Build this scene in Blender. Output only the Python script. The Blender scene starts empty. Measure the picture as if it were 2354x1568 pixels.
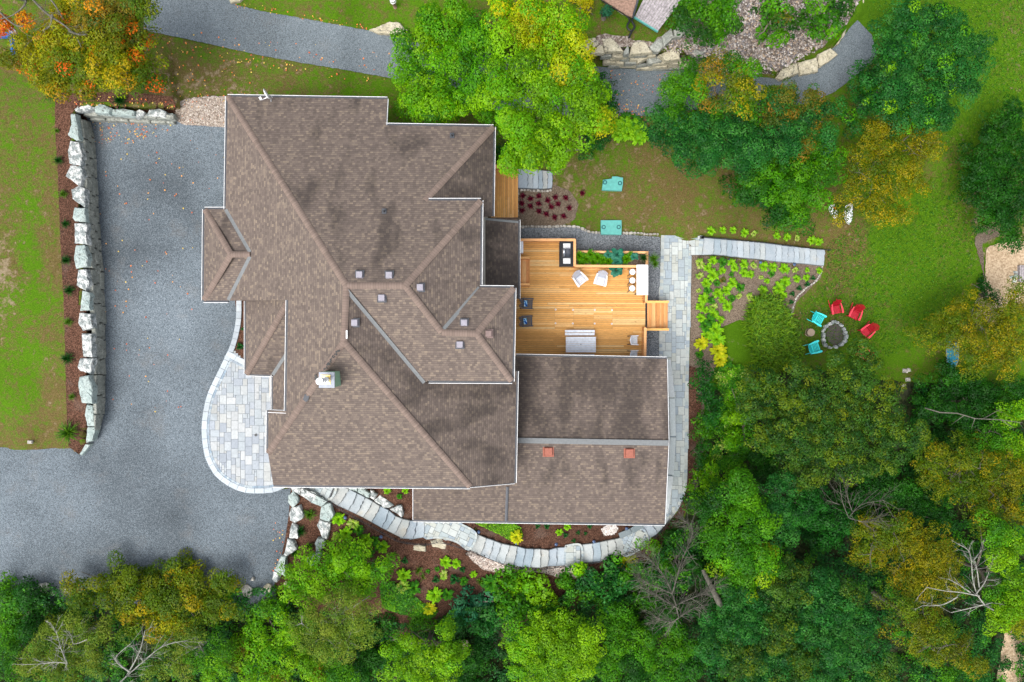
import bpy, bmesh, math, random
import numpy as np
from mathutils import Vector, Matrix
R = math.radians
random.seed(7); RNG = np.random.default_rng(7)
sc = bpy.context.scene
COL = sc.collection
# ------------------------------------------------------------------ camera, sky, sun
CX, CY, F, H = 1176.5, 784.0, 1567.0, 44.0      # a drone hovering 44 m above the driveway
cam = bpy.data.cameras.new('camera'); camo = bpy.data.objects.new('camera', cam); COL.objects.link(camo)
camo.location = (0, 0, H); cam.sensor_width = 36; cam.lens = F / 2353.0 * 36; cam.clip_end = 500
sc.camera = camo
SUN_EL, SUN_AZ = 60.0, 222.0                      # soft light out of the south-west, thin overcast
w = bpy.data.worlds.new('World'); sc.world = w; w.use_nodes = True
wn = w.node_tree; bg = wn.nodes['Background']
sky = wn.nodes.new('ShaderNodeTexSky'); sky.sky_type = 'NISHITA'; sky.sun_disc = False
sky.sun_elevation = R(SUN_EL); sky.sun_rotation = R(SUN_AZ); sky.air_density = 1.0; sky.dust_density = 4.0; sky.ozone_density = 1.0
hsv = wn.nodes.new('ShaderNodeHueSaturation'); hsv.inputs['Saturation'].default_value = .3; wn.links.new(sky.outputs[0], hsv.inputs['Color']); wn.links.new(hsv.outputs[0], bg.inputs[0]); bg.inputs[1].default_value = 0.15
sl = bpy.data.lights.new('sun', 'SUN'); sl.energy = 1.4; sl.angle = R(40); sl.color = (1, .95, .88)
so = bpy.data.objects.new('sun', sl); COL.objects.link(so)
az = R(SUN_AZ); d = Vector((math.sin(az) * math.cos(R(SUN_EL)), math.cos(az) * math.cos(R(SUN_EL)), math.sin(R(SUN_EL))))
so.rotation_euler = d.to_track_quat('Z', 'Y').to_euler(); so.location = d * 60
sc.view_settings.view_transform = 'Standard'; sc.view_settings.look = 'None'
sc.view_settings.gamma = 1; sc.view_settings.use_curve_mapping = False; sc.view_settings.exposure = 0.95
sc.cycles.max_bounces = 6; sc.cycles.transparent_max_bounces = 4
# ------------------------------------------------------------------ plan coordinates
def P(x, y, z=0.0): return ((x - CX) * (H - z) / F, -(y - CY) * (H - z) / F, z)
def mk(ox, oy, k): return lambda x, y: (ox + x * k, oy + y * k)
T = lambda i, j: mk(588.27 * i, 522.8 * j, .33348)
DK = mk(1177.7, 534.27, .14655); FP = mk(1792.4, 660.65, .1099); SB = mk(1126.0, 367.7, .14643)
TW = mk(1321.3, 0, .12202); BL = mk(603.2, 1103.0, .15863); TR = mk(1867.1, 448.1, .05495)
def mp(f, pts): return [f(*p) for p in pts]
def shep(pts, x, y, s=40.0, p=2.0):
    x = np.asarray(x, float); y = np.asarray(y, float); pts = np.asarray(pts, float)
    d2 = (x[..., None] - pts[:, 0])**2 + (y[..., None] - pts[:, 1])**2 + s * s
    wt = d2 ** -p
    return (wt * pts[:, 2]).sum(-1) / wt.sum(-1)
def inpoly(poly, x, y):
    x = np.asarray(x, float); y = np.asarray(y, float); r = np.zeros(x.shape, bool); n = len(poly); j = n - 1
    for i in range(n):
        xi, yi = poly[i]; xj, yj = poly[j]
        c = ((yi > y) != (yj > y)) & (x < (xj - xi) * (y - yi) / ((yj - yi) or 1e-9) + xi)
        r ^= c; j = i
    return r
ZB = [(250,350,0),(400,350,0),(520,400,0),(300,600,0),(500,600,0),(300,900,0),(450,900,0),(100,1150,0),(350,1150,0),(550,1150,0),(640,1200,0),
 (0,1300,0),(300,1300,0),(600,1300,0),(0,1060,0),(150,1060,0),(230,450,0),(250,800,0),(600,800,0),(520,1080,0),(700,1125,0),(200,1200,0),(450,1250,0),
 (330,40,.2),(500,70,0),(700,100,-.4),(900,130,-1),(1100,190,-1.7),(1300,220,-2.3),(1480,220,-2.7),(1700,220,-3.4),(1900,180,-4),(1980,110,-4.2),
 (450,150,.3),(450,230,.3),(700,190,0),(900,220,-.8),(1000,260,-1.2),(1150,330,-1.9),(1130,440,-2.2),(480,260,.05),(1230,415,-2.3),(1230,480,-2.6),
 (1300,400,-2.6),(1450,450,-2.9),(1600,500,-3.4),(1300,500,-2.9),(1500,400,-2.9),(1250,530,-3.4),(1400,545,-3.8),(1500,560,-4),(1250,650,-4),(1400,700,-4),
 (1550,580,-4),(1550,680,-4),(1550,780,-4),(1550,880,-4),(1550,980,-4),(1550,1080,-4),(1560,1150,-4),(1610,560,-4),(1620,620,-4.1),(1630,800,-4.3),(1700,700,-4.8),
 (1800,640,-5.4),(1880,600,-6),(1750,568,-5),(1885,590,-6.1),(1620,1000,-4.3),(1605,1150,-4.2),(1950,500,-5.8),(1950,600,-6.1),(1930,760,-6.2),(2100,500,-6.4),(2200,700,-6.5),
 (2000,300,-5.4),(2150,100,-5.4),(2300,300,-6),(2330,600,-6.6),(2330,1500,-8),(2000,1500,-8),(1700,1500,-7.5),(1400,1500,-7),(1100,1500,-5.5),(800,1500,-4),(500,1500,-2),
 (200,1500,-1.5),(0,1500,-1.5),(2100,1000,-7),(1800,1000,-5.8),(1700,1200,-6),(740,1145,-.1),(800,1165,-.6),(870,1200,-1.1),(950,1215,-1.55),(1030,1215,-1.6),(1085,1245,-1.6),
 (1170,1265,-2.3),(1250,1280,-3.0),(1330,1275,-3.3),(1420,1260,-3.8),(1480,1235,-3.85),(1530,1200,-4),(1000,1260,-1.9),(900,1260,-1.4),(760,1230,-.8),(1100,1330,-3.2),
 (1250,1330,-3.9),(1450,1320,-4.5),(700,1250,-.5),(700,1340,-1.2),(1250,1215,-2.4),(1400,1215,-3.2),(1050,1150,-1.4),(900,1150,-.7),(1350,1100,-3)]
ZA1 = [(160,600,1.5),(160,400,1.5),(160,800,1.45),(170,900,1.2),(180,980,.55),(175,1030,.05),(100,1040,0),(0,1040,0),(50,900,1.1),(50,600,1.5),(0,300,1.5),(170,250,1.5),(300,245,1.4),
 (390,248,1.0),(400,200,.6),(250,150,1.0),(100,100,1.2),(350,100,.3),(60,1000,.5)]
ZA2 = [(1370,120,-.7),(1480,120,-.8),(1560,120,-1),(1650,110,-1.2),(1780,150,-2.6),(1900,90,-3.6),(1950,20,-3.8),(1700,30,-1),(1400,30,-.5),(1200,20,-.5),(1000,50,-.7),(900,70,-.9),
 (700,20,-.2),(560,0,0),(1300,120,-.8),(1850,40,-3)]
REG1 = [(-400,-400),(330,-400),(330,60),(380,110),(410,240),(402,250),(176,250),(178,300),(184,420),(192,560),(198,700),(202,850),(205,950),(192,1020),(175,1044),(157,1030),(83,1036),(-400,1036)]
REG2 = [(530,-400),(1990,-400),(1990,20),(1915,95),(1785,165),(1700,150),(1560,122),(1440,112),(1330,112),(1200,110),(940,95),(850,66),(700,38),(600,22),(540,8)]
CARVE = []
def carve(x, y, z):
    for poly, zt in CARVE: z = np.where(inpoly(poly, x, y), np.minimum(z, zt), z)
    return z
def gB(x, y): x = np.asarray(x, float); y = np.asarray(y, float); return carve(x, y, shep(ZB, x, y))
def g(x, y):
    x = np.asarray(x, float); y = np.asarray(y, float)
    z = shep(ZB, x, y)
    z = np.where(inpoly(REG1, x, y), shep(ZA1, x, y, 30), z)
    z = np.where(inpoly(REG2, x, y), shep(ZA2, x, y, 30), z)
    return carve(x, y, z)
def G(x, y, dz=0.0): return P(x, y, float(g(x, y)) + dz)
# ------------------------------------------------------------------ object helpers
def link(name, mesh, mats, parent=None):
    o = bpy.data.objects.new(name, mesh); COL.objects.link(o)
    if not isinstance(mats, (list, tuple)): mats = [mats]
    for m in mats:
        if len(mesh.materials) < len(mats): mesh.materials.append(m)
    if parent: o.parent = parent
    return o
def tag(o, label=None, cat=None, group=None, kind=None):
    if label: o['label'] = label
    if cat: o['category'] = cat
    if group: o['group'] = group
    if kind: o['kind'] = kind
    return o
def thing(name, label, cat, loc=(0, 0, 0), rz=0.0, group=None):
    o = bpy.data.objects.new(name, None); COL.objects.link(o); o.location = loc; o.rotation_euler = (0, 0, rz)
    o.empty_display_size = .2
    return tag(o, label, cat, group)
def copy_tree(o, parent=None):
    c = o.copy(); COL.objects.link(c)
    if parent: c.parent = parent
    for ch in list(o.children): copy_tree(ch, c)
    return c
class MB:
    def __init__(s): s.v = []; s.f = []; s.m = []; s.c = []; s.sm = []; s.uv = {}
    def add(s, vs, fs, mi=0, col=(1, 1, 1), smooth=False, M=None):
        b = len(s.v)
        if M is not None: vs = [tuple(M @ Vector(q)) for q in vs]
        s.v += [tuple(q) for q in vs]
        for f in fs: s.f.append(tuple(i + b for i in f)); s.m.append(mi); s.c.append(col); s.sm.append(smooth)
        return s
    def box(s, cx, cy, cz, sx, sy, sz, rz=0, mi=0, col=(1, 1, 1), M=None, taper=1.0):
        hx, hy, hz = sx / 2, sy / 2, sz / 2; c, n = math.cos(rz), math.sin(rz); vs = []
        for k in (-1, 1):
            t = taper if k > 0 else 1
            for a, b in ((-1, -1), (1, -1), (1, 1), (-1, 1)):
                x, y = a * hx * t, b * hy * t; vs.append((cx + x * c - y * n, cy + x * n + y * c, cz + k * hz))
        return s.add(vs, [(3, 2, 1, 0), (4, 5, 6, 7), (0, 1, 5, 4), (1, 2, 6, 5), (2, 3, 7, 6), (3, 0, 4, 7)], mi, col, False, M)
    def bar(s, p, q, w, h, mi=0, col=(1, 1, 1), M=None):      # a beam from p to q, w wide and h high
        p, q = Vector(p), Vector(q); d = (q - p); L = d.length or 1e-6; d = d / L
        up = Vector((0, 0, 1)) if abs(d.z) < .95 else Vector((1, 0, 0)); sd = d.cross(up).normalized(); up = sd.cross(d)
        vs = [tuple(e + sd * a * w / 2 + up * b * h / 2) for e in (p, q) for a, b in ((-1, -1), (1, -1), (1, 1), (-1, 1))]
        return s.add(vs, [(3, 2, 1, 0), (4, 5, 6, 7), (0, 1, 5, 4), (1, 2, 6, 5), (2, 3, 7, 6), (3, 0, 4, 7)], mi, col, False, M)
    def tube(s, pts, rad, n=6, mi=0, col=(1, 1, 1), M=None, cap=True):
        pts = [Vector(p) for p in pts]; rad = rad if isinstance(rad, (list, tuple)) else [rad] * len(pts); vs = []
        for i, p in enumerate(pts):
            d = (pts[min(i + 1, len(pts) - 1)] - pts[max(i - 1, 0)]).normalized()
            a = Vector((0, 0, 1)) if abs(d.z) < .9 else Vector((1, 0, 0)); u = d.cross(a).normalized(); v = d.cross(u)
            for k in range(n):
                t = 2 * math.pi * k / n; vs.append(tuple(p + (u * math.cos(t) + v * math.sin(t)) * rad[i]))
        fs = [(i * n + k, i * n + (k + 1) % n, (i + 1) * n + (k + 1) % n, (i + 1) * n + k) for i in range(len(pts) - 1) for k in range(n)]
        s.add(vs, fs, mi, col, True, M)
        if cap:
            b = len(s.v) - len(vs)
            for off, r in ((0, 1), ((len(pts) - 1) * n, -1)):
                s.f.append(tuple(b + off + k for k in range(n))[::r]); s.m.append(mi); s.c.append(col); s.sm.append(False)
        return s
    def cyl(s, x, y, z0, z1, r0, r1=None, n=16, mi=0, col=(1, 1, 1), M=None):
        return s.tube([(x, y, z0), (x, y, z1)], [r0, r0 if r1 is None else r1], n, mi, col, M)
    def prism(s, poly, z0, z1, mi=0, col=(1, 1, 1), M=None, topcol=None):
        a = sum(poly[i][0] * poly[(i + 1) % len(poly)][1] - poly[(i + 1) % len(poly)][0] * poly[i][1] for i in range(len(poly)))
        if a < 0: poly = poly[::-1]
        n = len(poly); vs = [(x, y, z0) for x, y in poly] + [(x, y, z1) for x, y in poly]
        s.add(vs, [tuple(range(n))[::-1]] + [(i, (i + 1) % n, n + (i + 1) % n, n + i) for i in range(n)], mi, col, False, M)
        b = len(s.v) - 2 * n; s.f.append(tuple(b + n + i for i in range(n))); s.m.append(mi); s.c.append(topcol or col); s.sm.append(False)
        return s
    def mesh(s, name):
        me = bpy.data.meshes.new(name); me.from_pydata(s.v, [], s.f)
        me.polygons.foreach_set('material_index', s.m); me.polygons.foreach_set('use_smooth', s.sm)
        a = me.attributes.new('col', 'FLOAT_COLOR', 'FACE'); a.data.foreach_set('color', np.array([(*c, 1) for c in s.c], dtype=np.float32).ravel())
        me.update(); return me
    def obj(s, name, mats, parent=None): return link(name, s.mesh(name), mats, parent)
# ------------------------------------------------------------------ material helper
class NT:
    def __init__(s, name):
        s.mat = bpy.data.materials.new(name); s.mat.use_nodes = True; s.t = s.mat.node_tree
        s.b = s.t.nodes['Principled BSDF']; s.out = s.t.nodes['Material Output']
    def n(s, ty, **kw):
        nd = s.t.nodes.new('ShaderNode' + ty)
        for k, v in kw.items(): setattr(nd, k, v)
        return nd
    def set(s, sock, v):
        if isinstance(v, bpy.types.NodeSocket): s.t.links.new(v, sock)
        elif isinstance(v, (tuple, list)): sock.default_value = (*v, 1) if len(v) == 3 and len(sock.default_value) == 4 else v
        else: sock.default_value = v
    def pos(s): return s.n('NewGeometry').outputs['Position']
    def objc(s): return s.n('TexCoord').outputs['Object']
    def uv(s): return s.n('TexCoord').outputs['UV']
    def attr(s, name, fac=False): a = s.n('Attribute', attribute_name=name); return a.outputs['Fac' if fac else 'Color']
    def sc(s, vec, v):
        m = s.n('Mapping'); s.set(m.inputs['Vector'], vec); m.inputs['Scale'].default_value = v; return m.outputs[0]
    def noise(s, vec, scale, detail=3, rough=.55):
        m = s.n('TexNoise'); s.set(m.inputs['Vector'], vec); m.inputs['Scale'].default_value = scale
        m.inputs['Detail'].default_value = detail; m.inputs['Roughness'].default_value = rough; return m.outputs['Fac']
    def voro(s, vec, scale, out='Color'):
        m = s.n('TexVoronoi'); s.set(m.inputs['Vector'], vec); m.inputs['Scale'].default_value = scale; return m.outputs[out]
    def white(s, vec): m = s.n('TexWhiteNoise'); s.set(m.inputs['Vector'], vec); return m.outputs['Value']
    def ramp(s, fac, stops, interp='LINEAR'):
        r = s.n('ValToRGB'); s.set(r.inputs[0], fac); cr = r.color_ramp; cr.interpolation = interp
        while len(cr.elements) < len(stops): cr.elements.new(.5)
        for e, (p, c) in zip(cr.elements, stops): e.position = p; e.color = (*c, 1) if isinstance(c, tuple) else (c, c, c, 1)
        return r.outputs[0]
    def mix(s, f, a, b, mode='MIX'):
        m = s.n('Mix', data_type='RGBA', blend_type=mode); s.set(m.inputs[0], f); s.set(m.inputs[6], a); s.set(m.inputs[7], b); return m.outputs[2]
    def math(s, op, a, b=0.0, c=None, clamp=False):
        m = s.n('Math', operation=op, use_clamp=clamp); s.set(m.inputs[0], a); s.set(m.inputs[1], b)
        if c is not None: s.set(m.inputs[2], c)
        return m.outputs[0]
    def fin(s, col, rough=.8, bump=None, bs=.3, bd=.02, spec=.3, metal=0):
        s.set(s.b.inputs['Base Color'], col); s.set(s.b.inputs['Roughness'], rough); s.b.inputs['Specular IOR Level'].default_value = spec
        s.b.inputs['Metallic'].default_value = metal
        if bump is not None:
            b = s.n('Bump'); b.inputs['Strength'].default_value = bs; b.inputs['Distance'].default_value = bd
            s.set(b.inputs['Height'], bump); s.t.links.new(b.outputs[0], s.b.inputs['Normal'])
        return s.mat
M = {}
def simple(name, col, rough=.6, var=.15, scale=6, metal=0, spec=.4, useattr=False, bump=.0):
    t = NT(name); v = t.objc(); nz = t.noise(v, scale, 4)
    base = t.attr('col') if useattr else col
    lo = tuple(c * (1 - var) for c in col); hi = tuple(min(1, c * (1 + var)) for c in col)
    if useattr: c = t.mix(1.0, base, t.ramp(nz, [(.3, 1 - var), (.7, min(1.0, 1 + var))]), 'MULTIPLY')
    else: c = t.ramp(nz, [(.3, lo), (.7, hi)])
    M[name] = t.fin(c, rough, t.noise(v, scale * 6, 3) if bump else None, bump or .1, .01, spec, metal)
    return M[name]
# lawn
t = NT('grass'); p = t.pos(); n1 = t.noise(p, .45, 4); n2 = t.noise(p, 2.2, 5, .65); n3 = t.noise(p, 16, 4, .8); n4 = t.noise(p, 6, 3, .6)
dry = t.attr('dry', True); dirt = t.attr('dirt', True)
d = t.math('ADD', t.math('MULTIPLY_ADD', t.math('SUBTRACT', n2, .5), 2.1, dry), t.math('MULTIPLY_ADD', t.math('SUBTRACT', n1, .5), 1.1, t.math('MULTIPLY', t.math('SUBTRACT', n4, .5), 1.5)))
dd = t.ramp(d, [(.2, 0.0), (.95, 1.0)])
gr = t.ramp(n3, [(.25, (.024, .064, .002)), (.5, (.056, .135, .003)), (.75, (.105, .215, .006))])
br = t.ramp(n3, [(.25, (.04, .03, .008)), (.5, (.1, .074, .024)), (.75, (.21, .16, .07))])
c = t.mix(dd, gr, br)
e = t.ramp(t.math('ADD', t.math('MULTIPLY_ADD', t.math('SUBTRACT', n2, .5), 2.4, dirt), t.math('SUBTRACT', n4, .5)), [(.55, 0.0), (1.0, .85)])
c = t.mix(e, c, t.ramp(n3, [(.3, (.15, .115, .07)), (.7, (.32, .26, .18))]))
M['grass'] = t.fin(c, .9, n3, .6, .06, .1)
# crushed-stone surfaces
def gravel(name, c0, c1, c2, sc1=22, big=.35, tint=(.9, 1.1)):
    t = NT(name); p = t.pos(); v = t.voro(p, sc1); v2 = t.noise(p, 9, 5, .75); b = t.noise(p, .11, 4, .55)
    m = t.n('SeparateColor'); t.set(m.inputs[0], v)
    f = t.math('ADD', t.math('MULTIPLY', m.outputs[0], .55), t.math('MULTIPLY', v2, .45))
    c = t.ramp(f, [(.2, c0), (.5, c1), (.85, c2)])
    c = t.mix(1.0, c, t.ramp(b, [(.3, 1 - big), (.5, 1.0), (.72, 1 + big)]), 'MULTIPLY')
    c = t.mix(t.ramp(t.noise(p, .5, 5, .7), [(.55, 0.0), (.8, .35)]), c, (.17, .15, .13))
    M[name] = t.fin(c, .95, v2, .5, .03, .15)
gravel('gravel', (.046, .057, .067), (.098, .12, .138), (.208, .242, .272), 32, .42)
gravel('asphalt', (.06, .073, .082), (.12, .144, .16), (.21, .245, .27), 32, .25)
gravel('dark_gravel', (.04, .045, .05), (.12, .135, .15), (.32, .34, .36), 30, .15)
gravel('pea_gravel', (.08, .06, .045), (.2, .16, .135), (.42, .38, .34), 12, .15)
gravel('river_gravel', (.06, .05, .04), (.16, .13, .11), (.35, .31, .28), 8, .2)
gravel('sand', (.3, .21, .13), (.45, .34, .22), (.6, .47, .33), 10, .2)
gravel('soil', (.07, .052, .036), (.135, .102, .075), (.22, .175, .13), 22, .35)
gravel('mulch', (.02, .01, .006), (.07, .032, .02), (.17, .09, .06), 26, .35)
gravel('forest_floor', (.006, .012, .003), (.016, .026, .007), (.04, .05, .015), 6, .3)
# shingles: uv in metres (u along the course, v up the slope)
t = NT('shingles'); uv = t.uv(); sx = t.n('SeparateXYZ'); t.set(sx.inputs[0], uv); U, V = sx.outputs[0], sx.outputs[1]
row = t.math('FLOOR', t.math('DIVIDE', V, .13)); fr = t.math('FRACT', t.math('DIVIDE', V, .13))
cv = t.n('CombineXYZ'); t.set(cv.inputs[1], row); off = t.white(cv.outputs[0])
uu = t.math('ADD', t.math('DIVIDE', U, .17), t.math('MULTIPLY', off, 7.0)); cell = t.math('FLOOR', uu); fu = t.math('FRACT', uu)
c2 = t.n('CombineXYZ'); t.set(c2.inputs[0], cell); t.set(c2.inputs[1], row); rnd = t.white(c2.outputs[0])
fac = t.math('ADD', t.math('MULTIPLY', rnd, .85), t.math('MULTIPLY', t.noise(uv, .35, 3), .15))
base = t.ramp(fac, [(0, (.108, .088, .078)), (.3, (.13, .105, .092)), (.6, (.154, .124, .106)), (.8, (.175, .141, .117)), (.94, (.22, .176, .138))])
st = t.attr('stain_shade', True)
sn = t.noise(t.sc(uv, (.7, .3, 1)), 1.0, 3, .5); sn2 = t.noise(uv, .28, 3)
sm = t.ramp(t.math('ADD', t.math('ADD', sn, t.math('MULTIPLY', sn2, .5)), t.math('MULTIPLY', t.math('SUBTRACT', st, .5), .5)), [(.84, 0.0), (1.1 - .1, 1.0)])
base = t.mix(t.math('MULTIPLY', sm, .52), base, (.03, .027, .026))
base = t.mix(t.math('MULTIPLY', st, .28), base, t.mix(1.0, base, (.42, .4, .42), 'MULTIPLY'))  # whole roof side darkened: shade away from the sun painted into its shingles
line = t.math('LESS_THAN', fr, .17); gap = t.math('LESS_THAN', fu, .07)
base = t.mix(t.math('MULTIPLY', line, .45), base, (.03, .024, .022)); base = t.mix(t.math('MULTIPLY', gap, .22), base, (.035, .03, .028))
base = t.mix(1.0, base, t.ramp(t.noise(uv, 30, 2), [(.3, .8), (.7, 1.15)]), 'MULTIPLY')
hgt = t.math('SUBTRACT', t.math('MULTIPLY', t.math('SUBTRACT', 1.0, fr), .8), gap)
M['shingles'] = t.fin(base, .93, hgt, .25, .015, .1)
# ridge cap shingles, banded along their own length
t = NT('ridge_shingles'); uv = t.uv(); sx = t.n('SeparateXYZ'); t.set(sx.inputs[0], uv)
k = t.math('DIVIDE', sx.outputs[0], .14); cv = t.n('CombineXYZ'); t.set(cv.inputs[0], t.math('FLOOR', k)); r = t.white(cv.outputs[0])
c = t.ramp(r, [(0, (.155, .118, .1)), (.5, (.178, .135, .115)), (1, (.205, .155, .13))])
c = t.mix(t.math('MULTIPLY', t.math('LESS_THAN', t.math('FRACT', k), .16), .35), c, (.05, .04, .035))
c = t.mix(t.ramp(t.noise(t.pos(), .7, 5, .7), [(.6, 0.0), (.8, .5)]), c, (.06, .05, .045))
M['ridge_shingles'] = t.fin(c, .9, t.math('FRACT', k), .3, .01, .12)
# stones
def stone(name, a, b, lich, l0, l1, sc0=1.6):
    t = NT(name); p = t.pos(); n = t.noise(p, sc0, 5, .6); f = t.noise(p, 14, 4, .7)
    c = t.ramp(n, [(.3, a), (.7, b)])
    c = t.mix(t.ramp(t.math('ADD', t.noise(p, 3.2, 5, .7), t.math('MULTIPLY', f, .35)), [(l0, 0.0), (l1, 1.0)]), c, lich)
    c = t.mix(1.0, c, t.ramp(f, [(.3, .72), (.7, 1.2)]), 'MULTIPLY')
    cr = t.ramp(t.noise(p, 5, 5, .8), [(.36, 0.0), (.46, 1.0)])
    M[name] = t.fin(t.mix(cr, (.1, .1, .09), c), .88, t.math('ADD', f, t.noise(p, 4, 4)), .6, .06, .25)
stone('lichen_stone', (.17, .2, .2), (.3, .33, .33), (.68, .69, .67), .62, .8)
stone('grey_stone', (.27, .34, .33), (.4, .46, .44), (.55, .58, .56), .85, 1.0)
stone('tan_stone', (.38, .34, .24), (.55, .51, .39), (.6, .58, .5), .8, 1.0)
stone('wall_stone', (.2, .215, .195), (.34, .35, .31), (.5, .5, .46), .75, .95)
stone('field_stone', (.24, .22, .19), (.5, .48, .43), (.68, .67, .63), .7, .9)
t = NT('step_stone'); p = t.pos(); f = t.noise(p, 12, 4, .7)
c = t.ramp(t.noise(p, .9, 4, .6), [(.3, (.27, .315, .345)), (.6, (.345, .38, .4)), (.8, (.38, .355, .3))])
c = t.mix(1.0, c, t.ramp(f, [(.3, .86), (.7, 1.1)]), 'MULTIPLY'); c = t.mix(1.0, c, t.attr('col'), 'MULTIPLY')
M['step_stone'] = t.fin(c, .85, f, .35, .03, .25)
t = NT('pavers'); p = t.pos()
c = t.mix(1.0, t.attr('col'), t.ramp(t.noise(p, 7, 5, .7), [(.3, .86), (.7, 1.1)]), 'MULTIPLY')
c = t.mix(t.ramp(t.noise(p, .6, 4, .6), [(.55, 0.0), (.8, .3)]), c, (.22, .23, .22))
M['pavers'] = t.fin(c, .85, t.noise(p, 20, 3), .2, .01, .25)
simple('joint_sand', (.12, .13, .14), .9, .2); simple('joint_pale', (.2, .22, .24), .9, .2)
# timber
def wood(name, sc_, useattr=True, a=(.6, .33, .09), b=(.78, .5, .2)):
    t = NT(name); p = t.pos(); q = t.sc(p, sc_)
    gn = t.noise(q, 9, 5, .65); kn = t.noise(t.sc(p, tuple((s * .5 + .5) for s in sc_)), 5, 2)
    c = t.mix(1.0, t.attr('col'), t.ramp(gn, [(.3, .72), (.5, .95), (.7, 1.12)]), 'MULTIPLY')
    c = t.mix(t.ramp(kn, [(.68, 0.0), (.74, .6)]), c, (.2, .09, .03))
    c = t.mix(t.ramp(t.noise(p, .35, 3), [(.5, 0.0), (.8, .25)]), c, (.45, .27, .08))
    M[name] = t.fin(c, .6, gn, .25, .01, .3)
wood('deck_boards', (.3, 2.5, 1)); wood('tread_boards', (2.5, .3, 1))
for nm, c_, r_, me_ in (('white_metal', (.72, .73, .74), .35, 0), ('dark_metal', (.03, .032, .036), .4, .4), ('gutter_dark', (.05, .055, .065), .5, .2), ('valley_metal', (.15, .16, .165), .8, 0),
    ('black_granite', (.012, .013, .015), .25, 0), ('steel', (.55, .57, .6), .3, .9), ('white_plastic', (.74, .77, .82), .5, 0), ('grey_plastic', (.42, .45, .52), .55, 0), ('pale_plastic', (.66, .7, .78), .5, 0),
    ('charcoal_plastic', (.06, .068, .085), .55, 0), ('red_plastic', (.5, .012, .035), .5, 0), ('dark_red_plastic', (.33, .004, .014), .5, 0), ('lit_red_plastic', (.72, .05, .08), .5, 0), ('turquoise_plastic', (.03, .62, .62), .42, 0), ('aqua_plastic', (.06, .72, .72), .42, 0),
    ('vent_metal', (.24, .23, .27), .5, .1), ('rust_vent', (.27, .09, .06), .7, 0), ('brown_vent', (.17, .12, .11), .6, 0), ('teal_lid', (.09, .34, .31), .55, 0), ('teal_dark', (.01, .09, .1), .5, 0),
    ('siding', (.42, .4, .36), .7, 0), ('window_glass', (.05, .07, .09), .1, 0), ('chimney_metal', (.2, .22, .26), .4, .4), ('patina', (.24, .42, .28), .6, 0), ('brass', (.75, .55, .2), .35, .8),
    ('weathered_wood', (.3, .275, .285), .8, 0), ('brown_wood', (.24, .15, .11), .85, 0), ('cedar', (.62, .27, .1), .6, 0), ('bark', (.13, .11, .09), .9, 0), ('birch_bark', (.25, .25, .22), .8, 0), ('grey_bark', (.1, .095, .075), .9, 0),
    ('blue_metal', (.01, .12, .42), .4, .2), ('boat_white', (.72, .76, .8), .3, 0), ('boat_blue', (.02, .24, .36), .35, 0), ('orange_paint', (.9, .13, .02), .5, 0), ('black_pipe', (.012, .014, .016), .45, 0),
    ('globe_glass', (.06, .1, .2), .15, 0), ('log_end', (.3, .23, .17), .85, 0), ('ash', (.08, .07, .06), .95, 0), ('oak_plank', (.4, .33, .25), .8, 0), ('wicker', (.075, .075, .085), .7, 0)):
    simple(nm, c_, r_, .12 if nm not in ('weathered_wood', 'brown_wood', 'bark', 'grey_bark', 'birch_bark', 'brass') else .4, 7, me_, .4)
# cushion print
t = NT('cushion_print'); p = t.objc(); wv = t.noise(p, 6, 2)
M['cushion_print'] = t.fin(t.ramp(wv, [(.35, (.01, .06, .3)), (.45, (.0, .3, .7)), (.52, (.75, .85, .9)), (.6, (.02, .35, .6)), (.68, (.25, .6, .1))], 'CONSTANT'), .8)
# foliage: colour from the leaf's own attribute, some light passes through
def leafmat(name, tr=.25, gloss=.012):
    t = NT(name); c = t.attr('col'); t.t.nodes.remove(t.b)
    df = t.n('BsdfDiffuse'); t.set(df.inputs[0], c); tl = t.n('BsdfTranslucent'); t.set(tl.inputs[0], t.mix(1.0, c, (1.2, 1.3, .7), 'MULTIPLY'))
    mx = t.n('MixShader'); mx.inputs[0].default_value = tr; t.t.links.new(df.outputs[0], mx.inputs[1]); t.t.links.new(tl.outputs[0], mx.inputs[2])
    gl = t.n('BsdfGlossy'); gl.inputs['Roughness'].default_value = .5; m2 = t.n('MixShader'); m2.inputs[0].default_value = gloss
    t.t.links.new(mx.outputs[0], m2.inputs[1]); t.t.links.new(gl.outputs[0], m2.inputs[2]); t.t.links.new(m2.outputs[0], t.out.inputs[0])
    M[name] = t.mat
leafmat('leaves'); leafmat('dry_leaves', .2, .01)
FLIGHTS = []
t4, t5, t5b = T(1, 2), T(2, 2), T(2, 1)
def pr(f, L): return [(f(*a), f(*b)) for a, b in L]
FLIGHTS.append(('long curved flight of pale stone steps going down from the driveway corner', pr(t4, [((500,312),(545,205)),((560,350),(640,235)),((635,385),(695,262)),((690,410),(750,290)),((735,432),(805,320)),((795,465),(852,350)),((865,505),(915,380)),((895,520),(960,420)),((950,548),(1010,440)),((1010,578),(1062,452)),((1082,582),(1105,455)),((1155,570),(1155,455))]), -.05, -1.6))
F2 = pr(t4, [((1468,655),(1518,543)),((1545,690),(1585,572)),((1600,718),(1640,590)),((1648,735),(1690,610)),((1705,752),(1748,622))]) + pr(t5, [((8,765),(38,630)),((70,775),(90,645)),((125,776),(148,648)),((192,780),(196,648)),((245,770),(252,655)),((306,768),(306,640)),((366,765),(368,635))])
FLIGHTS.append(('middle curved flight of pale stone steps beside the pebble strip south of the sunroom roof', F2, -1.75, -3.3))
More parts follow.
